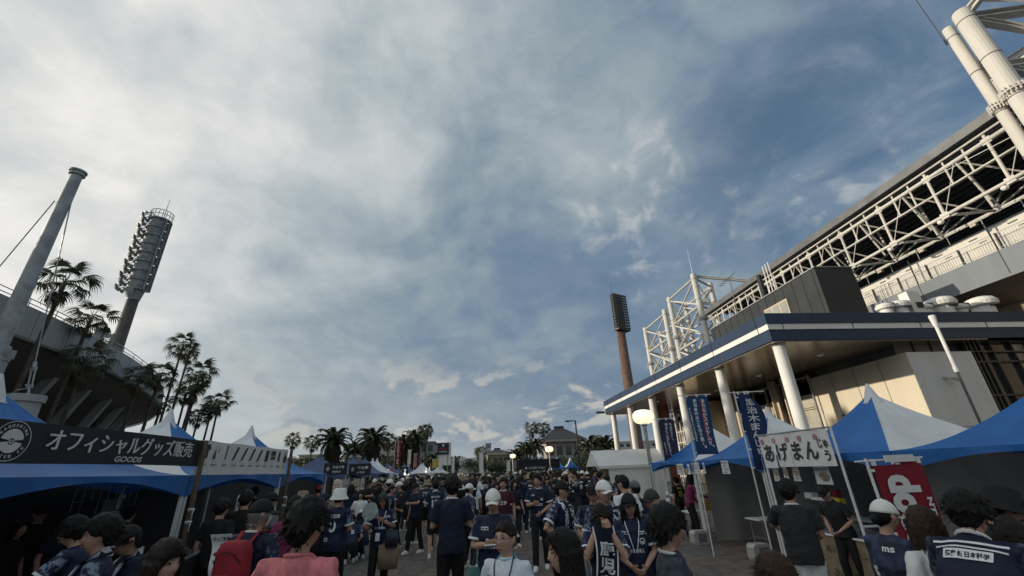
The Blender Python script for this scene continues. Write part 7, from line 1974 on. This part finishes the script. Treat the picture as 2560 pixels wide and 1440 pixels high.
for k, (x_, y_, z_, sx, sy, sz, m_) in enumerate(((8.6, 6.9, 0, .5, .4, .35, 0), (8.6, 6.9, .352, .45, .38, .3, 0), (8.9, 7.5, 0, .5, .4, .4, 0), (8.2, 10.4, 0, .7, .45, .45, 2), (8.9, 9.9, 0, .45, .4, .35, 0), (8.9, 9.9, .352, .4, .35, .3, 1), (8.7, 4.2, 0, .6, .5, .5, 0), (8.7, 4.9, 0, .7, .45, .45, 2), (8.8, 12.1, 0, .5, .4, .4, 1))):
    b = MB(); b.box((x_, y_, z_+sz/2), (sx, sy, sz), .1*(k % 3)); b.box((x_, y_, z_+sz+.004), (sx*.98, .05, .006), .1*(k % 3))
    tag(b.build("storage_box", BX[m_], loc=(x_, y_, z_)), ("cardboard box", "white box", "blue cooler box")[m_]+" at the back of "+("the tent behind the red flag, left pair", "the tent behind the red flag", "the tent behind the red flag, alone", "the white signed tent", "the white signed tent", "the white signed tent", "the near right tent", "the near right tent", "the far food tent")[k]+(", upper one" if z_ else ""), "box", "boxes stored in the right stalls")
# small lit bulbs in the far stalls
M_bulb = mat("lit_bulb", (0.9, 0.88, 0.8), emit=((1, .95, .85), 2.2), var=0)
for (px, py, y_) in ((970, 1189, 40), (1020, 1186, 55), (1065, 1180, 60), (1073, 1178, 62), (1012, 1185, 50)):
    p = at_y(px, py, y_); b = MB(); b.ball(p, .11, 8, 6); b.tube(p, p+Vector((0, 0, .5)), .015, n=4); tag(b.build("stall_lamp", M_bulb, loc=p), "small lit lamp in the far stalls, "+{970: "by the third dark sign board", 1020: "at the far dark sign board", 1065: "left of two beside the yellow banner", 1073: "right of two beside the yellow banner", 1012: "below the maroon banner"}[px], "lamp", "lit lamps in the far stalls")

# ------------------------------------------------------------------ the crowd
bases = []
SPEC = [dict(la='up', ra='hold'), dict(fem=True, hair='long', ra='phone', la='phone'), dict(cap=('cap', M_capw), la='hold'), dict(fem=True, hair='bob', la='relax', ra='low'), dict(hair='fringe', ra='chest', la='down', stride=.12, hyaw=30), dict(cap=('cap', M_black), stride=.17, lean=5, la='point'),
        dict(fem=True, hair='tied', tail=True, ra='relax', la='hold'), dict(bottom='shorts', ra='phone', la='low', hpitch=18), dict(cap=('bucket', M_capt), bulk=1.1, lean=7), dict(fem=True, hair='long', bottom='skirt', stride=.02, la='chest')]
store = bpy.data.scenes.new("store")
KIND = ["short haired", "long haired", "white capped", "bobbed", "fringed", "black capped", "ponytailed", "short haired", "tan hatted", "long haired"]
for i, s_ in enumerate(SPEC):
    s_ = dict(s_); s_.setdefault('hair', 'short'); s_.update(vox=.021, seed=40+i, face=False, shirt=M_jersey if i % 2 == 0 else M_navyc)
    if i in (0, 2, 4, 7, 8): s_.update(backp=[('strip', -.09, 1.29, .18, .045), ('text', -.06, 1.09, .12, .15, str((7, 0, 10, 0, 17, 0, 0, 24, 9, 0)[i]))], chest=[('strip', .04, 1.28, .09, .03), ('strip', -.09, 1.10, .18, .04)], trim=M_print_w)
    r, _ = make_person(s_); bases.append(r)
SH = [(M_jersey, "navy jersey"), (M_jersey2, "dark navy jersey"), (M_navyc, "navy top"), (M_black, "black top"), (M_wshirt, "white shirt"), (M_greyc, "grey top"), (M_char, "charcoal top"), (M_jwhite, "pale jersey"), (M_red, "red shirt"), (M_teal, "teal top"), (M_denim, "blue shirt"), (M_maroon, "maroon top")]
SW = [.28, .16, .13, .15, .08, .04, .06, .03, .015, .015, .02, .02]
BT = [M_black, M_char, M_navyc, M_denim, M_beige]


def copy_person(base, x, y, h, yaw, sh, bt, label, group):
    r = base.copy(); col.objects.link(r); s = h/1.70; r.scale = (s, s, s); r.location = (x, y, 0); r.rotation_euler = (0, 0, R(yaw)); tag(r, label, "person", group)
    for ch_ in base.children:
        c_ = ch_.copy(); col.objects.link(c_); c_.parent = r
        nm = c_.name.split('.')[0]
        if nm == 'shirt': c_.material_slots[0].link = 'OBJECT'; c_.material_slots[0].material = sh
        elif nm in ('trousers', 'skirt'): c_.material_slots[0].link = 'OBJECT'; c_.material_slots[0].material = bt
    return r


def xr(y):                      # how wide the plaza is between the stall rows
    lo = -4.0-.10*max(0, y-14); hi = (5.0+.06*y) if y < 24 else (5.6+.22*(y-24)); return max(lo, -9), min(hi, 13)


rc = random.Random(21); placed = list(PEOPLE); n_mid = 0; tries = 0
while n_mid < 180 and tries < 9000:
    tries += 1
    y = 13.2+26*rc.random()**1.15; lo, hi = xr(y); x = rc.uniform(lo, hi)
    if y < 17 and (-1.6 < x < .7 or x > 3.4) and rc.random() < .8: continue
    if 6.6 < x < 12.5 and 26.8 < y < 31.2: continue
    if x > 5.2 and y < 17: continue
    if any((x-a)**2+(y-b_)**2 < .42 for a, b_ in placed): continue
    placed.append((x, y)); i = rc.randrange(len(bases)); k = rc.choices(range(len(SH)), SW)[0]; h = rc.gauss(1.83, .05) if i in (0, 2, 4, 5, 7, 8) else rc.gauss(1.72, .05); yaw = rc.choice((180, 165, 0, 15, -15, 90, -80, 150, -35, 30))+rc.uniform(-25, 25); bt = rc.choice(BT[:3] if rc.random() < .75 else BT)
    q = "facing away" if abs((yaw+180) % 360-180) > 110 else ("facing the camera" if abs((yaw+180) % 360-180) < 55 else "turned sideways")
    side = "left" if x < -1.5 else ("right" if x > 3 else "centre")
    copy_person(bases[i], x, y, h, yaw, SH[k][0], bt, "%s person, %s, %s, %s, %s %s" % (KIND[i], SH[k][1], {'cloth_black': 'black bottoms', 'cloth_charcoal': 'charcoal bottoms', 'cloth_navy': 'navy bottoms', 'denim': 'denim bottoms', 'cloth_beige': 'beige bottoms'}[bt.name], q, side, "front rows" if y < 19 else ("middle rows" if y < 27 else "back rows")), "people standing in the plaza crowd"); n_mid += 1
print("mid crowd", n_mid)
for r in bases:
    for ch_ in list(r.children): bpy.data.objects.remove(ch_)
    bpy.data.objects.remove(r)


def small_person(b, x, y, h, yaw, mats_i, rc):
    """far figure, a few pixels tall: trunk, arms, legs, head, hair in one mesh"""
    s = h/1.7; c, s_ = math.cos(yaw), math.sin(yaw); q = MB(); wa = rc.uniform(.85, 1.12)
    q.cur = mats_i[0]; loft(q, [(0, 0, .80, .155*wa, .11), (0, 0, 1.05, .14*wa, .105), (0, 0, 1.3, .17*wa, .11), (0, 0, 1.42, .08, .07)], 8)
    ar = rc.choice((0, 0, 1))
    for sg_ in (-1, 1): q.path([(sg_*.18*wa, 0, 1.37), (sg_*.24*wa, 0, 1.13)], [.06, .055], 5)
    q.cur = 3
    for sg_ in (-1, 1): q.path([(sg_*.24*wa, 0, 1.13), (sg_*(.08 if ar else .25), -.22 if ar else -.03, 1.15 if ar else .88)], [.042, .035], 5)
    q.ball((0, -.015, 1.565), (.078, .095, .118), 8, 6); q.path([(0, 0, 1.4), (0, 0, 1.48)], .05, 5)
    q.cur = mats_i[1]
    for sg_ in (-1, 1): q.path([(sg_*.09, 0, .86), (sg_*.10, 0, .05)], [.095, .06], 5)
    q.cur = mats_i[2]; q.ball((0, .012, 1.60), (.092, .108, .112), 8, 6)
    if rc.random() < .3: q.path([(0, .06, 1.6), (0, .08, 1.38)], [.08, .06], 6)
    k = len(b.v); b.v.extend([(x+(p[0]*c-p[1]*s_)*s, y+(p[0]*s_+p[1]*c)*s, p[2]*s) for p in q.v]); b.f.extend([tuple(i+k for i in f) for f in q.f]); b.mi.extend(q.mi)


FM = [M_jersey, M_black, M_hair[0], M_skin[1], M_navyc, M_wshirt, M_capw, M_greyc, M_char, M_denim, M_beige, M_red, M_jersey2]
n_far = 0; tries = 0
while n_far < 62 and tries < 4000:
    tries += 1; y = rc.uniform(38, 47); lo, hi = xr(y); x = rc.uniform(lo, hi)
    if any((x-a)**2+(y-b_)**2 < .40 for a, b_ in placed): continue
    placed.append((x, y)); bi = rc.choice((1, 1, 8, 4, 9)); FBN = {1: 'black trousers', 8: 'charcoal trousers', 4: 'navy trousers', 9: 'jeans'}; b = MB(); si = rc.choices((0, 4, 12, 1, 5, 7, 8, 11), (.3, .2, .14, .15, .1, .05, .05, .01))[0]; hi_ = rc.choices((2, 6, 1), (.8, .13, .07))[0]
    small_person(b, x, y, rc.gauss(1.80, .07), rc.uniform(0, 6.28), (si, bi, hi_), rc)
    o = b.build("person", FM, loc=(x, y, 0), smooth=True); tag(o, "%s person, %s, %s, far back %s of the crowd" % ({2: "dark haired", 6: "pale capped", 1: "black capped"}[hi_], {0: "navy jersey", 4: "navy top", 12: "dark jersey", 1: "black top", 5: "white top", 7: "grey top", 8: "charcoal top", 11: "red top"}[si], FBN[bi], "left" if x < -2 else ("right" if x > 4 else "centre")), "person", "people far back in the plaza crowd"); n_far += 1
b = MB(); n = 0
while n < 560:
    y = rc.uniform(47, 84); lo, hi = xr(y); x = rc.uniform(lo-1.5*(y > 55), hi+1)
    si = rc.choices((0, 4, 12, 1, 5, 7, 8, 11), (.27, .2, .14, .15, .14, .05, .04, .01))[0]; small_person(b, x, y, rc.gauss(1.80, .07), rc.uniform(0, 6.28), (si, rc.choice((1, 1, 8, 4, 9)), rc.choices((2, 6, 1), (.78, .15, .07))[0]), rc); n += 1
tag(b.build("distant_crowd", FM, smooth=True), "distant crowd packed across the far plaza", "crowd", kind='stuff')
bpy.data.scenes.remove(store)
bpy.data.scenes.remove(tmp_scene)
